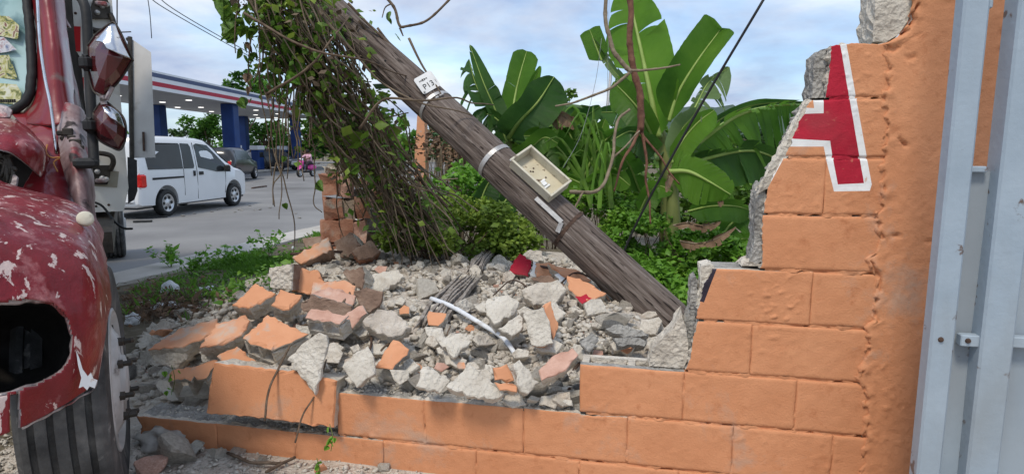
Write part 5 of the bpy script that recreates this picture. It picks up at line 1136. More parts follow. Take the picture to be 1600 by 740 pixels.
# strap leaved grass clump
gr = empty('tall_grass', P(925, 330, 5.6), 'clump of tall strap leaved grass between the pole and the tall banana plant', 'grass clump')
r_ = random.Random(3)
for i in range(20):
    x0 = r_.uniform(905, 965); lean = r_.uniform(-70, 45); top = r_.uniform(165, 250); d = r_.uniform(5.2, 5.9)
    q = catmull([P(x0, 325, d), P(x0 + lean * .25, (325 + top) / 2, d), P(x0 + lean * .8, top, d - .05), P(x0 + lean * 1.3, top + r_.uniform(5, 40), d - .1)], 12); b = MB(); wd = r_.uniform(.012, .022)
    vw = (q[5] - CAM).normalized(); rows = []
    for k, p in enumerate(q):
        T = (q[min(k + 1, 11)] - q[max(k - 1, 0)]).normalized(); La = T.cross(vw).normalized(); w_ = wd * (1 - (k / 11) ** 2) + .001; rows.append([p - La * w_, p - vw * .006, p + La * w_])
    b.grid(rows); b.build('blade', M['leaf_vine' if i % 3 else 'grass'], gr, smooth=True)
# ---------------------------------------------------------------- bare branches, hanging stems, guy wire
def branch(label, chains, m, name='bare_branch', group=None):
    root = None
    root = empty(name, P(*chains[0][0][0]), label, 'branch', group)
    for i, (pts, r0, r1) in enumerate(chains):
        q = catmull([P(*p) for p in pts], 8 * len(pts)); n = len(q); b = MB()
        q = [p + Vector((mnoise.noise(p * 6 + Vector((i, 0, 0))), 0, mnoise.noise(p * 6 + Vector((0, i, 0))))) * .018 for p in q]
        b.tube(q, [(r0 + (r1 - r0) * k / (n - 1)) * (1 + .18 * (k % 5 == 0)) for k in range(n)], 7); b.build('limb' if i == 0 else 'twig', M[m], root, smooth=True)
    return root
branch('reddish brown bare stem hanging down in front of the tall banana plant', [([(983, -40, 4.4), (985, 40, 4.4), (988, 90, 4.4), (998, 150, 4.4), (1001, 205, 4.4)], .020, .026), ([(1001, 200, 4.4), (988, 225, 4.35), (970, 260, 4.3), (960, 300, 4.3)], .014, .006), ([(1001, 200, 4.4), (1010, 240, 4.4), (1012, 300, 4.4), (1018, 350, 4.4)], .012, .006), ([(1000, 205, 4.4), (1022, 235, 4.4), (1040, 260, 4.4), (1060, 290, 4.4)], .010, .005)], 'root')
branch('pale forked dead branch crossing the sky beside the tall banana leaf', [([(944, -40, 4.2), (946, 20, 4.2), (955, 70, 4.2), (972, 95, 4.2), (986, 112, 4.2)], .013, .017), ([(984, 110, 4.2), (1010, 108, 4.15), (1040, 104, 4.1), (1062, 99, 4.1)], .010, .005), ([(985, 112, 4.2), (972, 125, 4.2), (950, 140, 4.2), (905, 158, 4.25), (870, 166, 4.3)], .012, .006)], 'twig_lt')
branch('pale curved dead branch arching out of the grass above the pole', [([(985, 170, 4.3), (965, 190, 4.3), (958, 240, 4.2), (945, 285, 4.1), (925, 300, 4.05), (890, 300, 4.0)], .009, .013), ([(912, 300, 4.02), (905, 315, 4.0), (899, 326, 4.0), (910, 332, 4.0)], .008, .005), ([(960, 245, 4.2), (975, 230, 4.2), (1000, 205, 4.25)], .008, .005)], 'twig_lt')
branch('thin dark bare twig hanging into the sky at the top left of the pole', [([(590, -30, 3.9), (612, 10, 3.9), (622, 40, 3.9), (634, 43, 3.9), (668, 32, 3.9), (708, -6, 3.9)], .010, .007), ([(624, 42, 3.9), (630, 55, 3.9)], .007, .004), ([(610, 8, 3.9), (600, 14, 3.9), (596, 30, 3.9)], .005, .003)], 'twig')
stickthing('guy_wire', [P(1200, -12, 3.6), P(1075, 200, 3.95), P(978, 385, 4.3), P(945, 505, 4.45)], .008, 'wire', 'black guy wire running down from the top right into the bushes', 'cable', 6, 20)
stickthing('wire', [P(940, 60, 4.6), P(930, 130, 4.6), P(908, 210, 4.5), P(880, 262, 4.3)], .0022, 'wire_lt', 'thin grey wire hanging from the torn leaf to the junction box', 'wire', 4, 14)
stickthing('wire', [P(952, -10, 4.8), P(950, 90, 4.8), P(948, 175, 4.8)], .0018, 'wire_lt', 'fine vertical wire in the sky left of the tall banana leaf', 'wire', 4, 6)
# distant mast
mr = empty('mast', P(948, 200, 60), 'slender grey utility mast with curled top far behind the banana plants', 'mast'); b = MB(); b.tube([P(946, 200, 60), P(953, 130, 60), P(957, 78, 60)], .16, 6); b.tube([P(962, 200, 60.5), P(955, 140, 60.5)], .12, 6); b.build('post', M['steel'], mr)
b = MB(); b.tube([P(951 + 6 * math.cos(a), 78 + 9 * math.sin(a), 60) for a in [k * .5 for k in range(11)]], .14, 6); b.build('cable_coil', M['wire'], mr)
# ================================================================ VINES hanging from the pole
vn_ = empty('hanging_vine', P(690, 400, 4.6), 'thick curtain of brown vine stems with green leaves hanging along the left of the pole', 'vine')
vr = random.Random(21); vstr = []
CURT = [  # (top x, top y, depth) -> (bottom x, bottom y, depth), sag
 (395, 470, 2.7, 600, 720, 330, 410, 4.5)]
for i in range(120):
    u = vr.random()
    x0 = 372 + 112 * u + vr.gauss(0, 10); y0 = -40; d0 = 3.75 + vr.gauss(0, .18)
    x3 = 592 + 108 * u + vr.gauss(0, 34); y3 = 335 + 55 * u + vr.gauss(0, 30); d3 = 4.5 + vr.gauss(0, .15)
    x1, y1 = 430 + 105 * u + vr.gauss(0, 14), 75 + vr.gauss(0, 16); x2, y2 = 505 + 105 * u + vr.gauss(0, 16), 200 + 15 * u + vr.gauss(0, 14)
    q = catmull([P(x0, y0, d0), P(x1, y1, d0 + .1), P(x2, y2, 4.15 + vr.gauss(0, .16)), P(x3, y3, d3)], 22)
    q = [p + Vector((mnoise.noise(p * 3.5 + Vector((i, 0, 0))), mnoise.noise(p * 3.5 + Vector((0, i, 0))), mnoise.noise(p * 3.5 + Vector((0, 0, i))))) * .085 for p in q]; vstr.append(q)
b = MB()
for q in vstr[:60]: b.tube(q, [vr.uniform(.003, .0075)] * len(q), 4, cap=False)
b.build('vine_stems', M['vine'], vn_, smooth=True)['kind'] = 'stuff'
b = MB()
for q in vstr[60:]: b.tube(q, [vr.uniform(.002, .0055)] * len(q), 4, cap=False)
b.build('dry_vine_stems', M['twig_lt'], vn_, smooth=True)['kind'] = 'stuff'
# stems hugging the pole and crossing it
for pts in ([(470, -20, 2.42), (540, 70, 2.44), (600, 130, 2.5), (660, 160, 2.5), (740, 180, 2.6)], [(380, 20, 2.4), (470, 70, 2.36), (560, 92, 2.38), (640, 120, 2.7)], [(560, 200, 2.6), (600, 160, 2.5), (650, 155, 2.42), (720, 155, 2.5), (770, 165, 2.75)], [(420, 150, 2.5), (480, 110, 2.4), (520, 60, 2.38), (545, 30, 2.5)],
            [(500, 60, 2.7), (540, 120, 2.8), (580, 160, 2.9), (600, 185, 2.9), (640, 178, 2.8)], [(590, 45, 2.85), (640, 95, 2.9), (700, 150, 2.95), (770, 215, 3.0), (800, 240, 3.05)], [(520, 150, 3.0), (600, 210, 3.2), (700, 330, 3.6), (760, 410, 3.9)], [(545, 5, 2.72), (600, 60, 2.76), (655, 118, 2.8), (712, 168, 2.86)], [(640, 60, 3.0), (665, 110, 3.0), (690, 150, 2.95)], [(560, 30, 2.75), (590, 62, 2.8), (612, 72, 2.85), (640, 110, 2.85)]):
    q = catmull([P(*p) for p in pts], 26); q = [p + Vector((mnoise.noise(p * 5), 0, mnoise.noise(p * 5 + Vector((7, 0, 0))))) * .02 for p in q]
    q = [CAM + (p - CAM) * (1.40 if pts[0][2] < 2.9 else 1.25) for p in q]; b = MB(); b.tube(q, [.009 - .0002 * k for k in range(26)], 5); b.build('stem', M['vine' if len(pts) % 2 else 'twig'], vn_, smooth=True)
# tendrils hanging free in front of the street
for pts in ([(420, 60, 2.9), (428, 150, 2.95), (424, 210, 3.0), (440, 290, 3.0), (437, 340, 3.0)], [(438, 150, 3.0), (432, 240, 3.05), (448, 300, 3.0), (462, 360, 3.05), (458, 395, 3.1)], [(450, 120, 3.0), (441, 255, 3.0), (427, 290, 3.0), (431, 322, 3.0)], [(432, 255, 3.02), (426, 280, 3.02), (428, 320, 3.02)], [(470, 120, 3.0), (485, 200, 3.05), (492, 262, 3.05), (489, 315, 3.05), (503, 332, 3.05)], [(400, 10, 2.8), (404, 90, 2.8), (398, 130, 2.8)], [(375, 0, 2.8), (366, 45, 2.8), (369, 85, 2.8)], [(412, 80, 2.9), (420, 130, 2.9), (418, 170, 2.9)], [(530, 220, 3.3), (526, 320, 3.4), (540, 380, 3.6)], [(462, 100, 2.95), (452, 175, 2.95), (458, 250, 2.97)], [(390, 60, 2.85), (388, 100, 2.85), (392, 140, 2.86)], *[[(x_, vr.uniform(30, 110), 2.9), (x_ + vr.gauss(3, 4), vr.uniform(120, 150), 2.9), (x_ + vr.gauss(6, 6), vr.uniform(165, 200), 2.9), (x_ + vr.gauss(8, 8), vr.uniform(205, 285), 2.92)] for x_ in (402, 410, 418, 426, 434, 444, 452, 460, 468, 476, 484)]):
    q = catmull([P(*p) for p in pts], 24); q = [p + Vector((mnoise.noise(p * 9), 0, mnoise.noise(p * 9 + Vector((7, 0, 0))))) * .012 for p in q]
    q = [CAM + (p - CAM) * 1.3 for p in q]; b = MB(); b.tube(q, [.0055 - .0001 * k for k in range(24)], 5); b.build('tendril', M['vine'], vn_, smooth=True)
def vleaf_mesh(name, seed, m):
    rr = random.Random(seed); out_ = [(0, 0), (.30, -.06), (.48, .18), (.42, .48), (.24, .78), (0, 1.08)]; vs = []; n = len(out_)
    for (x, y) in out_: vs.append((0, y, .05 * math.sin(y * 3)))
    for sgn in (1, -1):
        for (x, y) in out_: vs.append((sgn * x, y, -.22 * x + .05 * math.sin(y * 3) + rr.uniform(-.04, .04)))
    fs = []
    for s_ in (0, 1):
        o_ = n + s_ * n
        for i in range(n - 1): fs.append([i, i + 1, o_ + i + 1, o_ + i])
    me = bpy.data.meshes.new(name); me.from_pydata(vs, [], fs); me.polygons.foreach_set('use_smooth', [True] * len(fs)); me.materials.append(M[m]); me.validate(); return me
VL = [vleaf_mesh('leaf', i, 'leaf_vine') for i in range(3)] + [vleaf_mesh('leaf', 9 + i, 'leaf_vine_lt') for i in range(2)] + [vleaf_mesh('leaf', 19, 'leaf_dead')]
def vleaf(p, size, me, parent=vn_):
    o = bpy.data.objects.new('leaf', me); C.objects.link(o); o.parent = parent; o.matrix_parent_inverse = wmat(parent).inverted()
    o.location = p; o.scale = (size,) * 3; o.rotation_euler = (vr.uniform(-2.2, -.6), vr.gauss(0, .6), vr.uniform(0, 6.28)); return o
REG = [((345, 440, -15, 60), 60, .062, 2.7, (0, 1, 2, 2)), ((420, 500, 20, 120), 60, .075, 2.85, (0, 1, 2, 3)), ((450, 540, 90, 190), 34, .065, 3.1, (0, 1, 3, 5)), ((540, 640, 170, 262), 62, .075, 3.8, (3, 4, 4, 3)), ((500, 560, 130, 220), 20, .07, 3.3, (0, 3, 4)), ((370, 440, 60, 165), 24, .04, 2.85, (0, 2, 5)), ((540, 610, 250, 330), 18, .06, 4.1, (0, 3, 5)), ((425, 515, 120, 330), 14, .03, 3.0, (0, 2))]
for (x0, x1, y0, y1), n, sz, d, ids in REG:
    for i in range(n): vleaf(P(vr.uniform(x0, x1), vr.uniform(y0, y1), max(d * 1.34, 3.75 if y0 < 150 else 4.0) + vr.gauss(0, .13)), 1.3 * sz * vr.uniform(.6, 1.25), VL[vr.choice(ids)])
for (x, y, s) in ((495, 285, .05), (608, 28, .03), (620, 55, .04), (357, 28, .05), (366, 50, .05), (348, 20, .06), (352, 40, .05), (606, 20, .04), (560, 262, .05)): vleaf(P(x, y, 3.9), s * 1.5, VL[0])
pts = []; vg = np.random.default_rng(4)
for q in vstr:
    for k in range(27): p = q[int(20 * vg.random() ** 1.15)]; pts.append(np.array(p) + vg.normal(size=3) * .09)
pts = np.array(pts); hf = len(pts) * 4 // 10; h2 = len(pts) * 7 // 10; vg.shuffle(pts)
leaf_cloud('dark_leaves', pts[hf:h2], vg.lognormal(math.log(.042), .45, h2 - hf), M['leaf_vine'], vn_, seed=8, droop=.5)['kind'] = 'stuff'  # darker green leaves mixed at random through the curtain
leaf_cloud('small_leaves', pts[:hf], vg.lognormal(math.log(.042), .45, hf), M['leaf_bush'], vn_, seed=5, droop=.5)['kind'] = 'stuff'
leaf_cloud('withered_leaves', pts[h2:], vg.lognormal(math.log(.032), .4, len(pts) - h2), M['vine'], vn_, seed=6, droop=.5)['kind'] = 'stuff'
# small weed shoots on the wall foot
for (x, y, d, lb) in ((517, 682, 2.33, 'small green weed shoot in the joint below the fallen slab'), (497, 735, 2.3, 'small green weed at the foot of the wall'), (270, 590, 2.9, 'small green weed beside the tipped hollow block')):
    root = empty('weed', P(x, y + 12, d), lb, 'weed')
    b = MB(); b.tube(catmull([P(x, y + 22, d), P(x + 3, y, d), P(x - 2, y - 20, d)], 8), .0018, 4); b.build('stem', M['ban_stem'], root)
    for k in range(7): vleaf(P(x + vr.gauss(0, 6), y + vr.gauss(0, 12), d - .01), .022 * vr.uniform(.7, 1.3), VL[3 + k % 2], root)
# ================================================================ VERGE: grass, weeds, litter
gv = np.random.default_rng(8); V, Fc = [], []; n = 0
while n < 16000:
    l, t = gv.uniform(-1.5, 7), gv.uniform(.0, 1) ** 1.3 * 3.2
    q = kpt(t, l, 0); s = q.dot(un); wv = q.dot(wn) - WD
    if wv > 2.9 and False: continue
    dn = mnoise.noise((q.x * 1.3, q.y * 1.3, 2)); lim = 1.9 + .5 * l * .4
    if t < .12 + .25 * gv.random() or dn < -.12 + .30 * (t / 2.2) ** 2 or (l < .6 and gv.random() < .85) or (s > SL - .3 and wv < 2.3): continue
    h = gv.uniform(.03, .085) * (1.3 + dn); a = gv.uniform(0, 6.28); z = H(q.x, q.y); dx, dy = math.cos(a), math.sin(a); w_ = .004 + .004 * gv.random(); e = gv.uniform(.2, .9) * h
    k = len(V); V += [(q.x - dy * w_, q.y + dx * w_, z - .01), (q.x + dy * w_, q.y - dx * w_, z - .01), (q.x + dx * e * .4 + dy * w_ * .7, q.y + dy * e * .4 - dx * w_ * .7, z + h * .65), (q.x + dx * e, q.y + dy * e, z + h)]; Fc += [(k, k + 1, k + 2), (k, k + 2, k + 3)]; n += 1
o = npmesh('verge_grass', np.array(V), np.array(Fc), M['grass']); tag(o, 'short bright green grass growing on the verge beside the pavement', 'grass', None, 'stuff')
wp = []
for (x, y, rx, n) in ((300, 400, 60, 330), (250, 425, 40, 160), (420, 390, 40, 240), (380, 425, 60, 260), (330, 440, 60, 220), (450, 372, 18, 80), (345, 405, 60, 200)):
    for i in range(n):
        q, d = onG(min(470, max(185, gv.normal(x, rx * .5))), gv.normal(y + 28, 9))
        if kerb_t(q.x, q.y) < .30: continue
        wp.append((q.x, q.y, q.z + gv.gamma(1.5, .026)))
o = leaf_cloud('verge_weeds', np.array(wp), gv.lognormal(math.log(.034), .3, len(wp)), M['grass'], None, seed=9); tag(o, 'low leafy weeds among the verge grass', 'weeds', None, 'stuff')
for (x, y, h, lb) in ((418, 410, .42, 'tall leafy weed on the verge nearest the brick pier'), (300, 432, .34, 'tall leafy weed on the verge above the white plastic bag'), (268, 420, .30, 'sparse leafy weed at the pavement edge near the truck'), (360, 418, .28, 'small leafy weed in the middle of the verge')):
    q, d = onG(x, y); root = empty('verge_weed', q, lb, 'weed', 'tall weeds on the verge'); pts = []
    b = MB()
    for k in range(6):
        e = q + Vector((gv.normal(0, .13), gv.normal(0, .1), h * gv.uniform(.6, 1.1))); c_ = catmull([q, q.lerp(e, .5) + Vector((0, 0, .03)), e], 8); b.tube(c_, .003, 4)
        for p in c_[2:]:
            for j in range(4): pts.append(np.array(p) + gv.normal(size=3) * .025)
    b.build('stems', M['leaf_vine'], root); leaf_cloud('foliage', np.array(pts), gv.lognormal(math.log(.055), .3, len(pts)), M['leaf_vine_lt'], root, seed=int(x))['kind'] = 'stuff'
def crumple(name, px, py, rx, ry, rz, m, label, cat, seed, amp=.45):
    q, d = onG(px, py); bm = bmesh.new(); bmesh.ops.create_icosphere(bm, subdivisions=4, radius=1)
    for v in bm.verts:
        c = v.co.copy(); k = 1 + amp * mnoise.noise(c * 1.6 + Vector((seed, 0, 0))) + amp * .5 * abs(mnoise.noise(c * 4 + Vector((0, seed, 0)))) ; v.co = Vector((c.x * rx, c.y * ry, c.z * rz)) * k
    for f in bm.faces: f.smooth = True
    me = bpy.data.meshes.new(name); bm.to_mesh(me); bm.free(); o = link(name, me, None, [m]); o.location = q + Vector((0, 0, rz * .6)); return tag(o, label, cat)
crumple('plastic_bag', 266, 462, .085, .08, .095, M['plastic'], 'knotted white plastic bag on the verge', 'plastic bag', 1, .2)
crumple('plastic_bag', 262, 482, .11, .08, .035, M['plastic'], 'flat crumpled pale plastic sheet in front of the white bag', 'plastic bag', 2, .7)
crumple('plastic_wrap', 322, 456, .10, .08, .03, M['plastic'], 'flattened white wrapper right of the trash heap', 'litter', 3, .8)
crumple('plastic_wrap', 226, 475, .06, .05, .025, M['plastic'], 'small white wrapper left of the plastic bag', 'litter', 4, .7)
crumple('plastic_cup', 458, 389, .025, .025, .03, M['plastic'], 'small white cup lying in the grass near the pier', 'litter', 5, .1)
crumple('plastic_sheet', 262, 694, .13, .07, .05, M['clear'], 'torn clear plastic sheet beside the wheel at the wall foot', 'plastic sheet', 6, .7)
crumple('plastic_wrap', 208, 505, .05, .05, .05, M['plastic'], 'white scrap by the truck wheel hub', 'litter', 7, .6)
b = MB(); tr_ = random.Random(4)
for i in range(220):
    q, d = onG(tr_.gauss(262, 36), tr_.gauss(478, 14)); e = q + Vector((tr_.gauss(0, .10), tr_.gauss(0, .10), tr_.uniform(.02, .09))); b.tube(catmull([q, q.lerp(e, .5) + Vector((0, 0, .05)), e], 5), .003, 3, cap=False)
o = b.build('dry_brush_litter', M['twig'], None); tag(o, 'dry brown twigs and roots heaped on the verge around the bag', 'dry brush', None, 'stuff')
pts = []
for i in range(700): q, d = onG(gv.normal(255, 36), gv.normal(476, 14)); pts.append((q.x, q.y, q.z + abs(gv.normal(0, .04))))
o = leaf_cloud('dead_leaves', np.array(pts), gv.lognormal(math.log(.05), .3, len(pts)), M['leaf_dead'], None, seed=3); tag(o, 'dead brown leaves around the plastic bag', 'dead leaves', None, 'stuff')
# ================================================================ TRUCK (damaged, nose towards the camera)
TD = Vector((-.534, .845, 0)).normalized(); TL = Vector((-TD.y, TD.x, 0)); TL = -TL if TL.x > 0 else TL      # back along the truck; inwards (to the picture's left)
UPV = Vector((0, 0, 1))
wc = P(124, 600, 2.46)                        # front wheel centre
truck = empty('truck', Vector((wc.x, wc.y, .27)), 'battered red and white truck with crushed front and torn fender beside the rubble', 'truck')
def bez(rows, nu, nv):
    """smooth surface through a grid of (px, py, distance) control points"""
    R1 = [catmull([P(*p) for p in r_], nu) for r_ in rows]; cols = [catmull([r_[i] for r_ in R1], nv) for i in range(nu)]
    return [[cols[i][j] for i in range(nu)] for j in range(nv)]
def toscreen(q):
    v = q - CAM; d = v.y * cp - v.z * sp; u_ = v.y * sp + v.z * cp; return 800 + F * v.x / d, 370 - F * u_ / d
def skin(name, rows, nu, nv, m, parent, th=.006, holes=(), dent=0, seed=0, dsc=5):
    g = bez(rows, nu, nv); bm = bmesh.new(); vs = [[None] * nu for _ in range(nv)]
    for j in range(nv):
        for i in range(nu):
            a = g[j][min(i + 1, nu - 1)] - g[j][max(i - 1, 0)]; c = g[min(j + 1, nv - 1)][i] - g[max(j - 1, 0)][i]; n_ = a.cross(c).normalized()
            if n_.dot(CAM - g[j][i]) < 0: n_ = -n_
            q = g[j][i]; dd = dent * (mnoise.noise(q * dsc + Vector((seed, 0, 0))) + .5 * abs(mnoise.noise(q * dsc * 2.3 + Vector((0, seed, 0)))))
            vs[j][i] = (q + n_ * dd, n_)
    fr = [[bm.verts.new(v[0]) for v in r_] for r_ in vs]; bk = [[bm.verts.new(v[0] - v[1] * th) for v in r_] for r_ in vs]; keep = {}
    for j in range(nv - 1):
        for i in range(nu - 1):
            c = (vs[j][i][0] + vs[j + 1][i + 1][0]) / 2; x, y = toscreen(c); keep[j, i] = not any(inpoly(x, y, h) for h in holes)
    for (j, i), k in keep.items():
        if not k: continue
        f = bm.faces.new((fr[j][i], fr[j][i + 1], fr[j + 1][i + 1], fr[j + 1][i])); f.smooth = True; f = bm.faces.new((bk[j + 1][i], bk[j + 1][i + 1], bk[j][i + 1], bk[j][i])); f.smooth = True
        for (dj, di, a, b_) in ((-1, 0, (j, i), (j, i + 1)), (1, 0, (j + 1, i + 1), (j + 1, i)), (0, -1, (j + 1, i), (j, i)), (0, 1, (j, i + 1), (j + 1, i + 1))):
            if not keep.get((j + dj, i + di), False): bm.faces.new((fr[b_[0]][b_[1]], fr[a[0]][a[1]], bk[a[0]][a[1]], bk[b_[0]][b_[1]])).material_index = 1
    for v in [v for v in bm.verts if not v.link_faces]: bm.verts.remove(v)
    me = bpy.data.meshes.new(name); bm.to_mesh(me); bm.free(); return link(name, me, parent, [m, M['bare']])
HOLE = [(-170, 500), (-80, 480), (0, 472), (50, 466), (82, 472), (104, 492), (114, 525), (112, 555), (96, 580), (60, 600), (0, 618), (-80, 640), (-170, 660)]
GAP = [(14, 618), (30, 610), (34, 690), (18, 690)]
fend = skin('front_fender', [
 [(-160, 250, 2.30), (-60, 262, 2.40), (20, 288, 2.50), (80, 304, 2.55), (122, 320, 2.60), (146, 338, 2.66), (158, 362, 2.70)],
 [(-160, 300, 1.75), (-60, 306, 1.85), (20, 318, 1.95), (80, 330, 2.05), (125, 350, 2.10), (150, 372, 2.20), (166, 410, 2.35)],
 [(-160, 360, 1.55), (-60, 362, 1.62), (20, 372, 1.72), (80, 386, 1.80), (128, 402, 1.88), (153, 420, 1.98), (170, 450, 2.22)],
 [(-160, 450, 1.50), (-60, 450, 1.57), (20, 452, 1.66), (80, 462, 1.74), (130, 472, 1.83), (156, 480, 1.93), (168, 500, 2.18)],
 [(-160, 560, 1.48), (-60, 560, 1.55), (20, 560, 1.64), (80, 560, 1.72), (130, 556, 1.80), (154, 550, 1.92), (163, 550, 2.12)],
 [(-160, 716, 1.47), (-60, 700, 1.54), (20, 672, 1.63), (60, 654, 1.71), (112, 626, 1.79), (146, 604, 1.90), (153, 592, 2.10)]],
 120, 130, M['truck_red'], truck, .007, (HOLE, GAP), .016, 3)
# torn white lip round the headlight opening and along the lower edge
def lip(px_pts, d_of, r, m, name, parent, seed=0, var=1):
    q = catmull([P(x, y, d_of(x, y)) for x, y in px_pts], 12 * len(px_pts)); q = [p + Vector((mnoise.noise(p * 30 + Vector((seed, 0, 0))), 0, mnoise.noise(p * 30 + Vector((0, seed, 0))))) * .004 for p in q]
    b = MB(); b.tube(q, [r * (1 + var * (-.4 + .9 * abs(mnoise.noise(p * 23)))) for p in q], 6); return b.build(name, m, parent, smooth=True)
fd = lambda x, y: 1.65 + .0013 * x + .0000 * y
lip([(-80, 482), (0, 473), (50, 467), (82, 473), (104, 493)], lambda x, y: fd(x, y) - .008, .013, M['bare'], 'headlight_rim', fend, 1)
lip([(104, 493), (114, 525), (112, 555), (96, 580), (60, 600), (0, 618)], lambda x, y: fd(x, y) - .008, .009, M['bare'], 'headlight_rim', fend, 2)
lip([(34, 668), (60, 656), (112, 628), (146, 606), (152, 594)], lambda x, y: 1.635 + .0018 * x, .004, M['bare'], 'torn_edge', fend, 3)
b = MB(); b.prism([P(x, y, 1.772 + .0016 * (x - 120)) for x, y in ((119, 548), (124, 560), (129, 577), (137, 588), (142, 582), (146, 592), (152, 594), (148, 606), (140, 603), (136, 609), (130, 603), (123, 606), (127, 590), (122, 570))], TD * .006); b.build('torn_flake', M['white_letter'], fend)
# headlight bucket: dark shell set behind the opening
b = MB(); rows = []
for k, (f, dd) in enumerate(((1.06, .02), (1.02, .12), (.85, .24), (.55, .3), (.05, .31))):
    rows.append([P(-40 + (x + 40) * f, 548 + (y - 548) * f, fd(x, y) + dd) for x, y in HOLE + HOLE[:1]])
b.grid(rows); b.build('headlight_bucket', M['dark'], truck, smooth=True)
# small round marker light at the fender top
b = MB(); mn = (CAM - P(132, 342, 2.15)).normalized(); mn = (mn + UPV * .3).normalized(); b.lathe([(.026, -.012), (.026, .0), (.018, .005), (.0, .006)], P(133, 341, 2.09), mn, 16); b.build('marker_light', M['box'], truck, smooth=True)
# crumpled upper hood and cowl
skin('hood', [[(-140, 190, 2.95), (-30, 184, 2.93), (20, 188, 2.95), (58, 208, 3.0), (74, 232, 3.06)], [(-140, 212, 2.62), (-30, 205, 2.62), (24, 208, 2.66), (62, 230, 2.74), (76, 248, 2.88)], [(-140, 236, 2.48), (-30, 232, 2.50), (14, 236, 2.54), (40, 256, 2.64), (58, 276, 2.78)]], 60, 40, M['truck_red'], truck, .006, (), .02, 8)
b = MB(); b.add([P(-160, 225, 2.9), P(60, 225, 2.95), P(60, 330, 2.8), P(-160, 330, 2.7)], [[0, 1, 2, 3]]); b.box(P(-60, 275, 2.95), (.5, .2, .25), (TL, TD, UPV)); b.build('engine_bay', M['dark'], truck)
b = MB(); rr = random.Random(3)
for i in range(7): b.tube(catmull([P(rr.uniform(-10, 25), rr.uniform(235, 300), 2.6) for k in range(3)], 9), .008, 5)
b.build('torn_hoses', M['black_iron'], truck, smooth=True)
skin('fender_liner_edge', [[(-20, 300, 2.45), (10, 296, 2.5), (16, 285, 2.55), (20, 270, 2.6)], [(-20, 312, 2.42), (8, 308, 2.46), (20, 300, 2.5), (27, 275, 2.58)]], 24, 8, M['bare'], truck, .008, (), .012, 4)
skin('cowl_side', [[(18, 178, 3.10), (60, 172, 3.14), (100, 172, 3.18), (118, 180, 3.24), (126, 200, 3.3)], [(50, 215, 2.98), (80, 212, 3.0), (105, 214, 3.05), (122, 222, 3.12), (130, 236, 3.2)], [(52, 262, 2.86), (76, 262, 2.9), (100, 268, 2.94), (118, 276, 3.0), (124, 290, 3.08)], [(24, 312, 2.72), (60, 316, 2.72), (90, 322, 2.76), (116, 332, 2.82), (130, 342, 2.9)]], 60, 60, M['truck_red_clean'], truck, .006, ([(-30, 228), (24, 240), (26, 285), (18, 318), (-30, 320)],), .018, 12)
# windscreen pillar, glass, gasket
skin('windscreen_pillar', [[(34, -70, 3.28), (52, -70, 3.22), (74, -70, 3.24), (92, -70, 3.4)], [(50, 0, 3.22), (64, 0, 3.15), (84, 0, 3.18), (100, 0, 3.34)], [(56, 70, 3.18), (72, 70, 3.10), (94, 70, 3.13), (108, 72, 3.28)], [(52, 150, 3.14), (76, 150, 3.06), (104, 150, 3.10), (118, 152, 3.24)], [(20, 190, 3.10), (70, 196, 3.02), (112, 192, 3.06), (126, 196, 3.2)]], 40, 60, M['truck_red_clean'], truck, .02, (), .006, 21)
b = MB(); b.prism([P(-160, -70, 3.26), P(30, -70, 3.30), P(40, 0, 3.26), P(46, 80, 3.22), P(44, 140, 3.19), P(26, 166, 3.17), P(-160, 180, 3.1)], TD * .008); gl = b.build('windscreen', M['windscreen'] if 'windscreen' in M else M['glass'], truck)
lip([(32, -70), (42, 0), (49, 80), (48, 135), (40, 158), (20, 172), (-20, 176), (-160, 186)], lambda x, y: 3.24 - .0006 * (y + 70), .022, M['black'], 'window_gasket', truck, 7, .0)
# stickers behind the glass
def card(name, pts, d, m, parent):
    b = MB(); b.prism([P(x, y, d) for x, y in pts], -TD * .002); return b.build(name, m, parent)
card('windscreen_sticker', [(-30, 22), (14, 26), (30, 40), (28, 62), (-30, 50)], 3.20, M['stick_a'], gl)
card('windscreen_sticker', [(-30, 60), (6, 58), (26, 78), (8, 82), (-30, 86)], 3.19, M['stick_b'], gl)
card('windscreen_sticker', [(-30, 88), (14, 86), (28, 124), (-30, 120)], 3.185, M['stick_a'], gl)
card('licence_card', [(-30, 128), (26, 132), (34, 146), (30, 164), (-30, 158)], 3.16, M['stick_c'], gl)
b = MB()
for k in range(9): b.box(P(-4 + k * 3.4, 157.5, 3.15), (.008, .002, .016), (TL, TD, UPV))
b.build('printed_line', M['ink'], gl)
# wiper stub / crushed trim under the glass
skin('crushed_trim', [[(-60, 168, 3.0), (0, 166, 2.98), (20, 174, 2.98)], [(-60, 186, 2.95), (-2, 186, 2.93), (16, 184, 2.95)]], 30, 10, M['bare'], truck, .01, (), .02, 6)
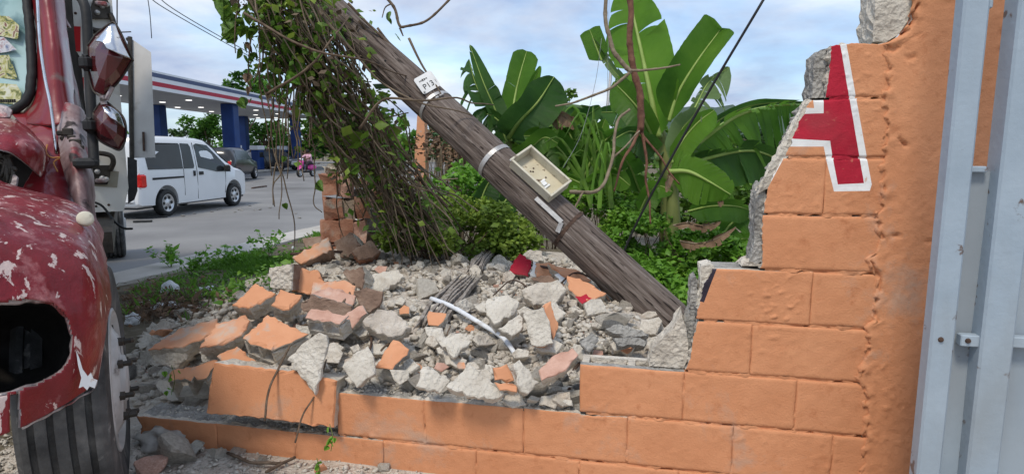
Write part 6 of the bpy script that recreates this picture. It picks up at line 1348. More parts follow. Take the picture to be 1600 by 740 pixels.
# door: dark opening, torn skins, latch gear
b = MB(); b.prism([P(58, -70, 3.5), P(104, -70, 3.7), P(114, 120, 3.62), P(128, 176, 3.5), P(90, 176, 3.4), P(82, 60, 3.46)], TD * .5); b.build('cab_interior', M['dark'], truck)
card('seat_cover', [(70, 56), (78, 58), (86, 140), (78, 142)], 3.44, M['stick_c'], truck)
skin('torn_door_skin', [[(68, -40, 3.30), (84, -40, 3.34), (92, -30, 3.4)], [(74, 10, 3.28), (88, 6, 3.32), (97, 14, 3.38)], [(84, 30, 3.28), (98, 38, 3.32), (111, 44, 3.38)]], 20, 24, M['bare'], truck, .006, (), .004, 9)
skin('door_frame', [[(92, 40, 3.36), (99, 40, 3.34), (104, 48, 3.42)], [(98, 90, 3.32), (106, 92, 3.30), (112, 96, 3.38)], [(104, 150, 3.26), (116, 150, 3.22), (124, 152, 3.32)], [(110, 205, 3.2), (124, 205, 3.15), (134, 206, 3.25)], [(118, 236, 3.16), (130, 238, 3.12), (138, 240, 3.2)]], 18, 60, M['torn'], truck, .02, (), .006, 14)
b = MB(); b.tube(catmull([P(57, -30, 3.06), P(62, 60, 3.02), P(70, 120, 3.0), P(80, 170, 2.98), P(88, 240, 2.96)], 30), .007, 6); b.build('chrome_trim', M['chrome'], truck, smooth=True)
skin('torn_door_panel', [[(84, 164, 3.12), (104, 160, 3.08), (126, 168, 3.1), (134, 180, 3.2)], [(90, 212, 3.0), (110, 210, 2.96), (128, 215, 3.0), (140, 226, 3.1)], [(98, 262, 2.9), (116, 262, 2.86), (136, 266, 2.9), (146, 278, 3.0)], [(112, 320, 2.84), (124, 322, 2.8), (140, 328, 2.84), (150, 338, 2.95)], [(122, 352, 2.84), (132, 352, 2.8), (146, 356, 2.86), (152, 362, 2.95)]], 40, 60, M['torn'], truck, .008, ([(82, 276), (92, 276), (108, 300), (120, 326), (104, 322), (92, 304)],), .008, 15, 11)
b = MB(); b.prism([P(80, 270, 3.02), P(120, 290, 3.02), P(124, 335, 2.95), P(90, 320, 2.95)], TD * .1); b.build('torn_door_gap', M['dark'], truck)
for i, (x, y, r_) in enumerate(((106, 206, .022), (112, 216, .018), (94, 208, .015), (118, 224, .025), (124, 232, .02), (98, 216, .012))):
    b = MB(); b.box(P(x, y, 2.96), (r_ * 2, r_ * 1.6, r_ * 1.7), (TL, TD, UPV), bev=.005); b.build('latch_part', M['black_iron'], truck)
b = MB(); b.tube(catmull([P(74, 226, 2.9), P(72, 238, 2.86), P(80, 246, 2.84), P(94, 246, 2.84), P(84, 254, 2.84), P(90, 268, 2.82)], 30), .0035, 5); b.build('dangling_wire', M['twine'], truck, smooth=True)
# mirror arm, two mirrors and their clamps
b = MB(); b.tube(catmull([P(100, -34, 3.0), P(122, -8, 2.98), P(134, 16, 2.96), P(138, 80, 2.95), P(142, 160, 2.92), P(145, 215, 2.9), P(147, 258, 2.88)], 50), .022, 12); b.build('mirror_arm', M['black'], truck, smooth=True)
b = MB(); b.box(P(134, 255, 2.86), (.10, .07, .05), (TL, TD, UPV), bev=.015); b.tube([P(118, 262, 2.9), P(146, 250, 2.88)], .02, 8); b.build('arm_bracket', M['black'], truck)
def mirror(name, rim, apex, d0, d1, clamp):
    """housing: chromed rim facing back, faceted shell towards the camera with its red reflection painted on"""
    root = None; b = MB(); n = len(rim)
    b.add([P(x, y, d0) for x, y in rim] + [P(apex[0], apex[1], d1)] + [P(apex[0] + (x - apex[0]) * .62, apex[1] + (y - apex[1]) * .62, d1 + .03) for x, y in rim], [[i, (i + 1) % n, n + 1 + (i + 1) % n, n + 1 + i] for i in range(n)] + [[n + 1 + i, n + 1 + (i + 1) % n, n] for i in range(n)] + [list(range(n))]); o = b.build(name, M['mirror_shell'], truck, smooth=False)
    b = MB(); q = [P(x, y, d0 - .004) for x, y in rim]; b.tube(catmull(q + q[:1], 60), .0045, 6); b.build('chrome_rim', M['black_iron'], o, smooth=True)
    b = MB(); b.box(P(*clamp, 2.86), (.055, .07, .075), (TL, TD, UPV), bev=.02); b.build('clamp', M['black'], o); return o
m1 = mirror('wing_mirror', [(137, 72), (150, 54), (172, 37), (180, 37), (192, 58), (207, 92), (205, 97), (190, 122), (172, 142), (162, 150), (146, 142), (138, 110)], (168, 86), 2.90, 2.80, (134, 98))
m2 = mirror('wing_mirror', [(146, 176), (154, 164), (164, 158), (180, 170), (192, 182), (197, 198), (196, 218), (188, 234), (174, 230), (156, 220), (147, 206)], (160, 192), 2.90, 2.80, (140, 196))
skin('chrome_back', [[(148, 64, 2.795), (170, 40, 2.82), (180, 38, 2.84)], [(160, 66, 2.785), (176, 62, 2.80), (190, 64, 2.83)], [(167, 76, 2.785), (186, 84, 2.80), (206, 93, 2.86)]], 16, 16, M['chrome'], m1, .004)
skin('chrome_back', [[(160, 166, 2.80), (170, 166, 2.82), (178, 170, 2.84)], [(164, 174, 2.79), (176, 178, 2.80), (188, 180, 2.84)], [(174, 184, 2.79), (184, 190, 2.81), (195, 200, 2.86)]], 14, 14, M['chrome'], m2, .004)
b = MB(); b.tube([P(160, 150, 2.88), P(163, 164, 2.88)], .014, 8); b.tube([P(176, 136, 2.88), P(166, 156, 2.88)], .010, 6); b.build('mirror_joint', M['bare'], truck)
# white box body
bx0 = P(204, 329, 4.25); bz0, bz1 = bx0.z, bx0.z + 2.3; BW, BL = 2.3, 4.7
def bp(l, a, z): return Vector((bx0.x, bx0.y, 0)) + TL * l + TD * a + UPV * z          # l inwards, a backwards
b = MB(); ch = .05
b.prism([bp(0, 0, bz0 + .16), bp(.04, 0, bz0), bp(BW, 0, bz0), bp(BW, 0, bz1), bp(0, 0, bz1)], TD * BL); cb = b.build('cargo_box', M['truck_white'], truck)
for y in (22, 48 + 3): pass
b = MB()
for (x0, y0, x1, y1) in ((100, 51, 128, 55),): b.prism([P(110, 42, 4.0), P(150, 52, 4.05), P(150, 54.5, 4.05), P(110, 44.5, 4.0)], TD * .002)
def onface(px, py, off=.004):
    r_ = ray(px, py); o_ = Vector((bx0.x, bx0.y, 0)) - TD * off; t = (o_ - CAM).dot(TD) / r_.dot(TD); return CAM + r_ * t
for (x0, x1, y0, y1) in ((110, 126, 41, 80), (114, 131, 120, 160)):
    b = MB(); b.prism([onface(x0, y0), onface(x1, y0 + 1), onface(x1, y1 + 1), onface(x0, y1)], -TD * .003); b.build('reflector', M['reflector'], cb)
for pts in ([(100, 40), (112, 47)], [(135, 52), (150, 52), (205, 50)], [(183, -70), (183, 40)], [(104, 230), (150, 244), (155, 250)]):
    b = MB(); b.tube([onface(x, y, .003) for x, y in pts], .004, 5); b.build('panel_seam', M['black_iron'], cb)
for (x, y) in ((118, 21), (133, 18), (120, 100), (170, 320), (150, 322)):
    b = MB(); b.lathe([(.009, 0), (.006, .004), (0, .005)], onface(x, y, .001), -TD, 8); b.build('rivet', M['rust'], cb)
def pull(y0, flip):
    """iron grab handle bolted to the face: plate with a bowed grip over an oval opening"""
    s_ = -1 if flip else 1; A = lambda x, y, o_=.01: onface(x, y0 + s_ * y, o_)
    b = MB(); q = [A(137, 22, .03), A(139, 6, .05), A(150, 0, .055), (A(162, 0, .055)), A(174, 4, .05), A(177, 14, .045), A(172, 26, .03)]; b.tube(catmull(q, 40), .017, 8); o = b.build('grab_handle', M['black_iron'], cb, smooth=True)
    b = MB(); b.prism([A(140, 18, .004), A(174, 18, .004), A(172, 36, .004), A(168, 48, .004), A(146, 48, .004), A(142, 36, .004)], -TD * .03); b.build('base_plate', M['black_iron'], o)
    b = MB()
    for (x, y) in ((152, 28), (160, 38), (166, 40)): b.lathe([(.018, 0), (.016, .012), (.006, .02), (0, .02)], A(x, y, .034), -TD, 10)
    b.build('bolt', M['steel'], o); b = MB(); b.box(A(158, 42, .05), (.07, .03, .03), (TL, TD, UPV), bev=.008); b.build('catch', M['bare'], o)
b = MB(); b.prism([onface(138, 262, .004), onface(186, 268, .004), onface(183, 293, .004), onface(140, 290, .004)], -TD * .004); b.build('handle_panel', M['dirty_panel'], cb)
pull(240, False); pull(48, True)
# rear door leaf swung out at the back
b = MB(); d_ = 8.4
b.prism([P(204, 60, d_), P(236, 82, d_), P(243, 246, d_), P(207, 247, d_)], TD * .05); dl = b.build('rear_door', M['door_grey'], truck)
b = MB(); b.tube([P(203, 58, d_ - .02), P(206, 248, d_ - .02)], .03, 8); b.tube([P(198, 62, d_ - .02), P(205, 60, d_ - .02)], .025, 6); b.build('hinge_bar', M['black_iron'], dl)
b = MB(); b.prism([P(222, 206, d_ - .03), P(226, 206, d_ - .03), P(227, 236, d_ - .03), P(223, 236, d_ - .03)], TD * .02); b.build('latch', M['rust'], dl)
b = MB(); b.prism([P(199, 245, 8.3), P(214, 250, 8.3), P(215, 298, 8.3), P(210, 312, 8.3), P(200, 318, 8.3)], TD * .1); b.build('mud_flap', M['black'], truck)
# chassis and wheels
b = MB(); b.box(bp(.55, BL * .5 - 1.0, bz0 - .16), (.5, BL + 1.5, .24), (TL, TD, UPV)); b.box(bp(1.1, BL * .5 - 1.0, bz0 - .10), (2.0, BL - .2, .12), (TL, TD, UPV)); b.build('chassis', M['black_iron'], truck)
b = MB(); b.tube(catmull([P(140, 313, 4.1), P(160, 322, 4.1), P(178, 345, 4.1), P(193, 356, 4.1), P(207, 357, 4.1)], 24), .008, 5); b.build('loose_cable', M['black'], truck, smooth=True)
def wheel(c, r, wd, parent, steer=0, studs=True, tread=True):
    ax = -TL; ax = (Matrix.Rotation(steer, 3, 'Z') @ ax).normalized(); h = wd / 2                                      # ax points out of the truck
    prof = [(r * .60, -h * .9), (r * .82, -h), (r * .95, -h * .94), (r * .992, -h * .80)]
    if tread:
        for g in (-.58, -.20, .20, .58): prof += [(r, h * (g - .075)), (r * .962, h * (g - .07)), (r * .962, h * (g + .07)), (r, h * (g + .075))]
    prof += [(r * .992, h * .80), (r * .95, h * .94), (r * .82, h), (r * .60, h * .9), (r * .57, h * .6)]
    b = MB(); b.lathe(prof, c, ax, 96, closed=True); t_ = b.build('tyre', M['tyre'], parent, smooth=False)
    for p in t_.data.polygons: p.use_smooth = True
    t_.data.set_sharp_from_angle(angle=R(35)) if hasattr(t_.data, 'set_sharp_from_angle') else None
    b = MB(); b.lathe([(r * .57, -h * .6), (r * .57, h * .62), (r * .60, h * .92), (r * .575, h * .96), (r * .54, h * .70), (r * .40, h * .95), (r * .36, h * 1.05), (r * .2, h * 1.06), (r * .19, h * 1.16), (r * .12, h * 1.2), (0, h * 1.2)], c, ax, 48); rm = b.build('rim', M['hub'], t_, smooth=True)
    if studs:
        a0 = ax.orthogonal().normalized(); b0 = ax.cross(a0)
        for k in range(8):
            q = c + ax * (h * 1.02) + (a0 * math.cos(k * math.pi / 4 + .2) + b0 * math.sin(k * math.pi / 4 + .2)) * r * .33; b = MB(); b.lathe([(.019, 0), (.019, .02), (.012, .022), (.012, .05), (0, .054)], q, ax, 6); b.build('wheel_nut', M['black_iron'], t_)
        for k in range(5):
            q = c + ax * (h * .80) + (a0 * math.cos(k * math.tau / 5) + b0 * math.sin(k * math.tau / 5)) * r * .47; b = MB(); b.lathe([(.035, 0), (.035, .004), (0, .004)], q, ax, 14); b.build('hand_hole', M['dark'], rm)
    return t_
wheel(wc, .49, .28, truck, R(-3))
rw = G(196, 402, 0); rwc = Vector((rw.x, rw.y, .5)) + TD * .15 + TL * .12; wheel(rwc, .5, .28, truck, 0, False); wheel(rwc + TL * .33, .5, .28, truck, 0, False); wheel(wc + TL * 1.75, .49, .28, truck, R(-3), False)
# inner fender and axle behind the front wheel
b = MB(); b.box(wc + TL * .85 + UPV * .0, (1.5, .13, .13), (TL, TD, UPV), bev=.03); b.build('front_axle', M['black_iron'], truck)
b = MB(); rows = []
for k in range(17):
    a = R(75 + 120 * k / 16); rows.append([wc + TL * l + (-TD * math.cos(a) + UPV * math.sin(a)) * .56 for l in (-.10, .1, .35, .5)])
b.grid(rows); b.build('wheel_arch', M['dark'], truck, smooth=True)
# ================================================================ FILLING STATION
XN, XF, YA, YB = -17.2, -24.2, 18.0, 57.0; ZB = EYE + 2.92; FH = .86
st = empty('station_canopy', ((XN + XF) / 2, (YA + YB) / 2, 0), 'filling station canopy with white fascia, red and slate stripes on blue columns across the road', 'canopy')
b = MB(); b.box(((XN + XF) / 2, (YA + YB) / 2, ZB + FH / 2 + .01), (abs(XN - XF) - .1, YB - YA - .1, FH - .1)); b.build('roof_deck', M['station_white'], st)
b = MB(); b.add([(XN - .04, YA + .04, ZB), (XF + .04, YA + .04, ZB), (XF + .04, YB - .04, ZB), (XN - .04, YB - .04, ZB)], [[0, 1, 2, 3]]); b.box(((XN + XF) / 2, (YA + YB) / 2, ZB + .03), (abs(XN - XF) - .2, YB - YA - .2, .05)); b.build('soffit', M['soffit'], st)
npan = 13
for i in range(npan):
    y0, y1 = YA + (YB - YA) * i / npan + .006, YA + (YB - YA) * (i + 1) / npan - .006; b = MB(); b.box((XN, (y0 + y1) / 2, ZB + FH / 2 - .02), (.06, y1 - y0, FH + .04)); f_ = b.build('fascia_panel', M['station_white'], st)
    for (z0, z1, m) in ((.56, .76, 'station_dkblue'), (.14, .35, 'station_red')):
        if i == npan - 1: continue
        b = MB(); b.box((XN + .034, (y0 + y1) / 2, ZB + (z0 + z1) / 2), (.008, y1 - y0 + .01, z1 - z0)); b.build('stripe', M[m], f_)
b = MB(); b.box((XN + .05, YB - 2.2, ZB + .42), (.06, 2.0, .5)); b.build('sign_panel', M['glass'], st)
for (x0, x1, y) in ((XN, XF, YA), (XN, XF, YB)):
    b = MB(); b.box(((x0 + x1) / 2, y, ZB + FH / 2 - .02), (abs(x1 - x0) + .06, .06, FH + .04)); f_ = b.build('fascia_panel', M['station_white'], st)
    for (z0, z1, m) in ((.56, .76, 'station_dkblue'), (.14, .35, 'station_red')):
        b = MB(); b.box(((x0 + x1) / 2, y + (-.034 if y == YA else .034), ZB + (z0 + z1) / 2), (abs(x1 - x0) + .05, .008, z1 - z0)); b.build('stripe', M[m], f_)
for (x, y, s_) in ((-18.0, 39.5, .8), (-18.6, 53, .7), (-23.2, 40.5, .8), (-23.3, 53.5, .7), (-18.0, 26, .8), (-23.2, 27, .8)):
    b = MB(); b.box((x, y, ZB / 2), (s_, s_, ZB - .01), bev=.04); c_ = b.build('column', M['station_blue'], st)
    b = MB(); b.box((x, y, .25), (s_ + .3, s_ + .3, .5), bev=.05); b.build('column_plinth', M['station_blue'], c_)
for y in (22, 27, 32, 36.5, 41, 45.5, 50, 54.5):
    for x in (-18.9, -21.3, -22.9):
        b = MB(); b.lathe([(.17, 0), (.17, -.03), (.0, -.035)], (x + .1 * math.sin(y), y + (1.5 if x < -20 else 0), ZB), (0, 0, 1), 16); b.build('canopy_lamp', M['lamp'], st)
for i, (x, y, lb) in enumerate(((-19.5, 43, 'blue and white fuel pump left behind the dark cars'), (-19.7, 47.5, 'blue and white fuel pump in the middle of the forecourt'), (-19.6, 52.5, 'blue and white fuel pump beside the right blue column'))):
    root = empty('fuel_pump', (x, y, .15), lb, 'fuel pump', 'fuel pumps on the forecourt'); b = MB(); b.box((x, y, .9), (.6, 1.0, 1.5), bev=.04); b.build('cabinet', M['station_blue'], root)
    b = MB(); b.box((x, y, 1.82), (.66, 1.3, .32), bev=.03); b.build('header_sign', M['station_white'], root); b = MB(); b.box((x + .31, y, 1.3), (.02, .7, .4)); b.build('display', M['glass'], root)
    b = MB(); b.tube(catmull([(x + .32, y + .4, 1.2), (x + .5, y + .5, .6), (x + .36, y + .42, .5)], 10), .03, 6); b.build('hose', M['black'], root)
b = MB(); b.box((-19.7, 47.5, .07), (1.6, 22, .14), bev=.03); o = b.build('pump_island', M['kerb']); o['kind'] = 'structure'
# ================================================================ CARS
def loft_car(name, stations, m, parent, ring=14):
    """stations: (x along, z bottom, z belt, z roof, half width at belt, half width at roof) in car axes"""
    rows = []
    for (x, zb, zw, zr, wb, wr) in stations:
        half = [(0, zb), (wb * .82, zb), (wb * .97, zb + .05), (wb, zb + (zw - zb) * .5), (wb * .99, zw)]
        if zr > zw + .02: half += [(wb + (wr - wb) * .55, zw + (zr - zw) * .55), (wr * 1.0, zr - .10), (wr * .90, zr - .025), (wr * .55, zr), (0, zr + .012)]
        else: half += [(wb * .97, zw + .005), (wb * .93, zw + .012), (wb * .8, zw + .02), (wb * .5, zw + .025), (0, zw + .03)]
        rows.append([Vector((x, y, z)) for y, z in half] + [Vector((x, -y, z)) for y, z in half[-2:0:-1]])
    b = MB()
    for r_ in rows: r_.append(r_[0])
    b.grid(rows); b.add(rows[0][:-1], [list(range(len(rows[0]) - 1))]); b.add(rows[-1][:-1], [list(range(len(rows[0]) - 2, -1, -1))])
    return b
def place(b, mt): b.v = [tuple(mt @ Vector(v)) for v in b.v]; return b
def interp(st, n):
    o = []
    for a, c in zip(st, st[1:]):
        for k in range(n): o.append(tuple(a[i] + (c[i] - a[i]) * k / n for i in range(6)))
    return o + [st[-1]]
def car_wheel(c, r, wd, ax, parent, spokes=5, rimm='silver'):
    b = MB(); h = wd / 2; b.lathe([(r * .62, -h), (r * .95, -h), (r, -h * .7), (r, h * .7), (r * .95, h), (r * .68, h), (r * .62, h * .8)], c, ax, 32, closed=True); t_ = b.build('tyre', M['black'], parent, smooth=True)
    b = MB(); b.lathe([(r * .66, -h * .9), (r * .66, h * .9), (r * .62, h * .95), (r * .58, h * .62), (r * .2, h * .75), (r * .14, h * .9), (0, h * .9)], c, ax, 32); rm = b.build('rim', M[rimm], t_, smooth=True)
    a0 = ax.orthogonal().normalized(); b0 = ax.cross(a0); b = MB()
    for k in range(spokes):
        a = k * math.tau / spokes + .3; q = c + ax * (h * .74) + (a0 * math.cos(a) + b0 * math.sin(a)) * r * .42; b.lathe([(r * .12, 0), (r * .12, .006), (0, .006)], q, ax, 10)
    b.build('wheel_openings', M['black'], rm)['kind'] = 'stuff'
# ---- white van
pr_, pf_ = G(262, 337.5, 0), G(366, 321.3, 0); hd = (pf_ - pr_); WBs = hd.length; hd.normalize(); k_ = WBs / 2.725; rt = Vector((hd.y, -hd.x, 0))
van = empty('parked_van', (pr_ + pf_) / 2 - rt * .8, 'white panel van with dark windows driving away past the truck', 'van')
mt = Matrix((hd, -rt, UPV)).transposed().to_4x4(); mt.translation = pr_ - rt * .80 * k_ ; mt = mt @ Matrix.Scale(k_, 4)          # car axes: x forward, y left, z up; right side is y<0
VS = [(-.88, .36, 1.02, 1.62, .74, .62), (-.86, .30, 1.02, 1.74, .80, .68), (-.80, .26, 1.04, 1.82, .835, .71), (-.3, .24, 1.05, 1.86, .845, .73), (.6, .22, 1.05, 1.865, .845, .735), (1.4, .22, 1.04, 1.85, .845, .725), (1.75, .22, 1.03, 1.80, .845, .71), (2.15, .22, 1.02, 1.62, .845, .68), (2.55, .22, 1.02, 1.36, .842, .66), (2.78, .22, 1.01, 1.19, .838, .68), (2.86, .22, 1.00, 1.10, .835, .72), (3.15, .23, .97, .98, .82, .8), (3.38, .25, .86, .86, .78, .78), (3.5, .30, .72, .72, .70, .70), (3.54, .36, .60, .60, .62, .62)]
b = place(loft_car('body', interp(VS, 3), None, van), mt); body = b.build('body', M['van'], van, smooth=True)
def cut_arches(o, spots, r, depth):
    for c in spots:
        b = MB(); b.lathe([(r, -depth), (r, depth)], c, (mt.to_3x3() @ Vector((0, 1, 0))).normalized(), 36); co = b.build('tmp', M['black']); md = o.modifiers.new('a', 'BOOLEAN'); md.operation = 'DIFFERENCE'; md.object = co; md.solver = 'EXACT'
        dg = bpy.context.evaluated_depsgraph_get(); me = bpy.data.meshes.new_from_object(o.evaluated_get(dg)); o.modifiers.clear(); old = o.data; o.data = me; bpy.data.meshes.remove(old); bpy.data.objects.remove(co)
    me = o.data
    if hasattr(me, 'set_sharp_from_angle'): me.set_sharp_from_angle(angle=R(40))
for y in (-.80, .80): cut_arches(body, [mt @ Vector((0, y, .33)), mt @ Vector((2.725, y, .33))], .40 * k_, .2 * k_)
def side_pts(pts, y0=-1, off=.006):
    """points on the van's side skin: y from the loft at that x and z"""
    o = []
    for (x, z) in pts:
        for a, c in zip(VS, VS[1:]):
            if a[0] <= x <= c[0]:
                t = (x - a[0]) / (c[0] - a[0]); zb, zw, zr, wb, wr = [a[i] + (c[i] - a[i]) * t for i in range(1, 6)]; break
        if z <= zw: y = wb * (.97 + .03 * min(1, (z - zb) / .3))
        else:
            f = (z - zw) / max(.01, zr - zw); y = (wb + (wr - wb) * f)
        o.append(mt @ Vector((x, y0 * (y + off), z)))
    return o
def side_panel(name, pts, m, parent, th=.012, off=.006, y0=-1):
    fine = []
    for a, c in zip(pts, pts[1:] + pts[:1]):
        for k in range(4): fine.append((a[0] + (c[0] - a[0]) * k / 4, a[1] + (c[1] - a[1]) * k / 4))
    b = MB(); q = side_pts(fine, y0, off); b.prism(q, (mt.to_3x3() @ Vector((0, -y0, 0))).normalized() * th); return b.build(name, M[m], parent)
side_panel('rear_side_window', [(-.55, 1.10), (.62, 1.09), (.64, 1.66), (.60, 1.70), (-.52, 1.70), (-.58, 1.60)], 'glass', van)
side_panel('sliding_door_window', [(.66, 1.09), (1.02, 1.09), (1.06, 1.15), (1.04, 1.62), (.98, 1.69), (.68, 1.70)], 'glass', van)
side_panel('front_window', [(1.22, 1.10), (1.95, .98), (2.60, .96), (2.46, 1.12), (2.10, 1.42), (1.75, 1.66), (1.30, 1.70), (1.20, 1.66)], 'glass', van)
side_panel('door_seam', [(.635, .45), (.642, .45), (.642, 1.09), (.635, 1.09)], 'black', van, .01, .002); side_panel('door_seam', [(1.14, .33), (1.148, .33), (1.148, 1.72), (1.14, 1.72)], 'black', van, .01, .002)
side_panel('door_seam', [(2.30, .40), (2.307, .40), (2.36, .96), (2.353, .96)], 'black', van, .01, .002); side_panel('sliding_rail', [(-.45, .865), (.62, .875), (.62, .915), (-.45, .915)], 'black', van, .012, .006)
side_panel('door_handle', [(1.0, .90), (1.06, .90), (1.06, 1.03), (1.0, 1.03)], 'black', van, .03, .02); side_panel('door_handle', [(1.22, .92), (1.38, .92), (1.38, 1.0), (1.22, 1.0)], 'black', van, .03, .015)
for s_ in (-1, 1): b = MB(); b.box((-.745, s_ * .80, .85), (.25, .12, .34), bev=.05); place(b, mt).build('tail_light', M['taillight'], van)
b = MB(); b.box((2.28, -.94, 1.06), (.12, .18, .17), bev=.04); place(b, mt).build('wing_mirror', M['black'], van)
b = MB(); b.box((-.885, 0, .48), (.06, 1.4, .22), bev=.04); place(b, mt).build('rear_bumper', M['van'], van)
b = MB(); b.box((-.84, 0, 1.40), (.06, 1.15, .50), bev=.06); place(b, mt).build('rear_window', M['glass'], van)
b = MB(); b.prism([Vector((1.95, -.60, 1.74)), Vector((1.95, .60, 1.74)), Vector((2.84, .66, 1.12)), Vector((2.84, -.66, 1.12))], Vector((.01, 0, .014))); place(b, mt).build('windscreen', M['glass'], van)
ax = -(mt.to_3x3() @ Vector((0, 1, 0))).normalized()
for x in (0, 2.725):
    for s_ in (-1, 1): car_wheel(mt @ Vector((x, s_ * .76, .315)), .315 * k_, .19 * k_, ax if s_ < 0 else -ax, van, 6)
b = MB(); b.box((1.3, 0, .30), (4.2, 1.35, .16)); place(b, mt).build('underbody', M['black'], van)
# ---- two dark vehicles on the forecourt
def suv(px, py, heading, L, Wd, Hh, m, label, front_silver, pick=False):
    c = G(px, py, .02); root = empty('parked_car', c, label, 'car', 'dark cars at the pumps'); h_ = Vector((math.cos(heading), math.sin(heading), 0)); Y_ = Vector((-h_.y, h_.x, 0)); q = Matrix((h_, Y_, UPV)).transposed().to_4x4(); q.translation = c
    hw, l = Wd / 2, L / 2
    S_ = [(-l, .5, .85, .85, hw * .86, .6), (-l + .06, .36, 1.0, 1.05 if not pick else 1.0, hw * .94, hw * .8), (-l + .22, .32, 1.08, Hh * .92 if not pick else 1.1, hw, hw * .74), (-l + .7, .3, 1.08, Hh if not pick else 1.1, hw, hw * .76), (l - 2.2, .3, 1.06, Hh, hw, hw * .76), (l - 1.75, .3, 1.05, Hh * .93, hw, hw * .74), (l - 1.15, .3, 1.03, 1.10, hw, hw * .8), (l - .5, .3, .98, .99, hw * .97, .8), (l - .12, .34, .88, .88, hw * .9, .7), (l, .42, .70, .70, hw * .8, .6)]
    place(loft_car('b', interp(S_, 2), None, root), q).build('body', M[m], root, smooth=True)
    for s_ in (-1, 1):
        b = MB(); pts = [(-l + .55, 1.13), (l - 1.45, 1.10), (l - 2.0, Hh * .90), (-l + .75, Hh * .92)]; b.prism([Vector((x, s_ * (hw * .99 - (z - 1.06) / (Hh - 1.06) * hw * .235), z)) for x, z in pts], Vector((0, s_ * .014, 0))); place(b, q).build('side_window', M['glass'], root)
        for x in (-l + .85, l - .9): car_wheel(q @ Vector((x, s_ * (hw - .08), .36)), .36, .22, q.to_3x3() @ Vector((0, s_, 0)), root)
        b = MB(); b.box((l - .16, s_ * hw * .68, .80), (.22, .34, .17), bev=.03); place(b, q).build('headlight', M['chrome'], root)
        b = MB(); b.box((-l + .05, s_ * hw * .76, .92), (.10, .18, .26), bev=.03); place(b, q).build('tail_light', M['taillight'], root)
    b = MB(); b.box((l - .03, 0, .60), (.14, Wd * .62, .28), bev=.04); place(b, q).build('grille', M['silver'], root)
    b = MB(); b.box((-l + .0, 0, .55), (.16, Wd * .84, .18), bev=.03); place(b, q).build('rear_bumper', M['silver'], root)
    b = MB(); b.prism([Vector((-l + .10, -hw * .68, 1.14)), Vector((-l + .10, hw * .68, 1.14)), Vector((-l + .26, hw * .62, Hh * .90)), Vector((-l + .26, -hw * .62, Hh * .90))], Vector((-.02, 0, .0))); place(b, q).build('rear_window', M['glass'], root)
    b = MB(); b.box((-l - .012, 0, .78), (.012, .5, .14)); place(b, q).build('number_plate', M['plate'], root); return root
suv(428, 266, R(-22), 4.7, 1.85, 1.75, 'car_grey', 'dark grey car with silver nose facing right in front of the blue pumps', True)
suv(360, 281, R(98), 4.8, 1.9, 1.75, 'car_black', 'black car seen from behind just beyond the white van bonnet', False)
# ================================================================ PEOPLE
def figure(root, J, bones, skin_r, m, name='body'):
    """one skinned surface grown on joints J (name -> point) with radii"""
    names = list(J); me = bpy.data.meshes.new(name); me.from_pydata([J[n][:] for n in names], [(names.index(a), names.index(b_)) for a, b_ in bones], [])
    o = bpy.data.objects.new(name, me); C.objects.link(o); md = o.modifiers.new('s', 'SKIN'); md.use_smooth_shade = True; o.modifiers.new('u', 'SUBSURF').levels = 1
    for i, n in enumerate(names): me.skin_vertices[0].data[i].radius = (skin_r[n], skin_r[n])
    me.skin_vertices[0].data[0].use_root = True
    dg = bpy.context.evaluated_depsgraph_get(); m2 = bpy.data.meshes.new_from_object(o.evaluated_get(dg)); bpy.data.objects.remove(o); m2.name = name; m2.materials.clear(); return link(name, m2, root, [m])
M['skin'] = mat('brown_skin', [(.3, (.10, .05, .03)), (.7, (.15, .075, .045))], 6, 3, .6)
M['shirt'] = mat('white_shirt', [(.3, (.62, .63, .66)), (.7, (.74, .75, .77))], 6, 3, .8); M['skirt'] = mat('dark_skirt', [(.3, (.035, .015, .018)), (.7, (.06, .03, .03))], 6, 3, .85)
M['pink_paint'] = mat('pink_scooter_plastic', [(.3, (.60, .06, .30)), (.7, (.70, .10, .38))], 4, 3, .3, coat=.4); M['pink_cloth'] = mat('pale_pink_shirt', [(.3, (.55, .30, .38)), (.7, (.66, .42, .50))], 5, 3, .8); M['jeans'] = mat('dark_trousers', [(.3, (.03, .022, .03)), (.7, (.06, .04, .05))], 6, 3, .85); M['hair'] = mat('black_hair', [(0, (.012, .01, .01))], rough=.7)
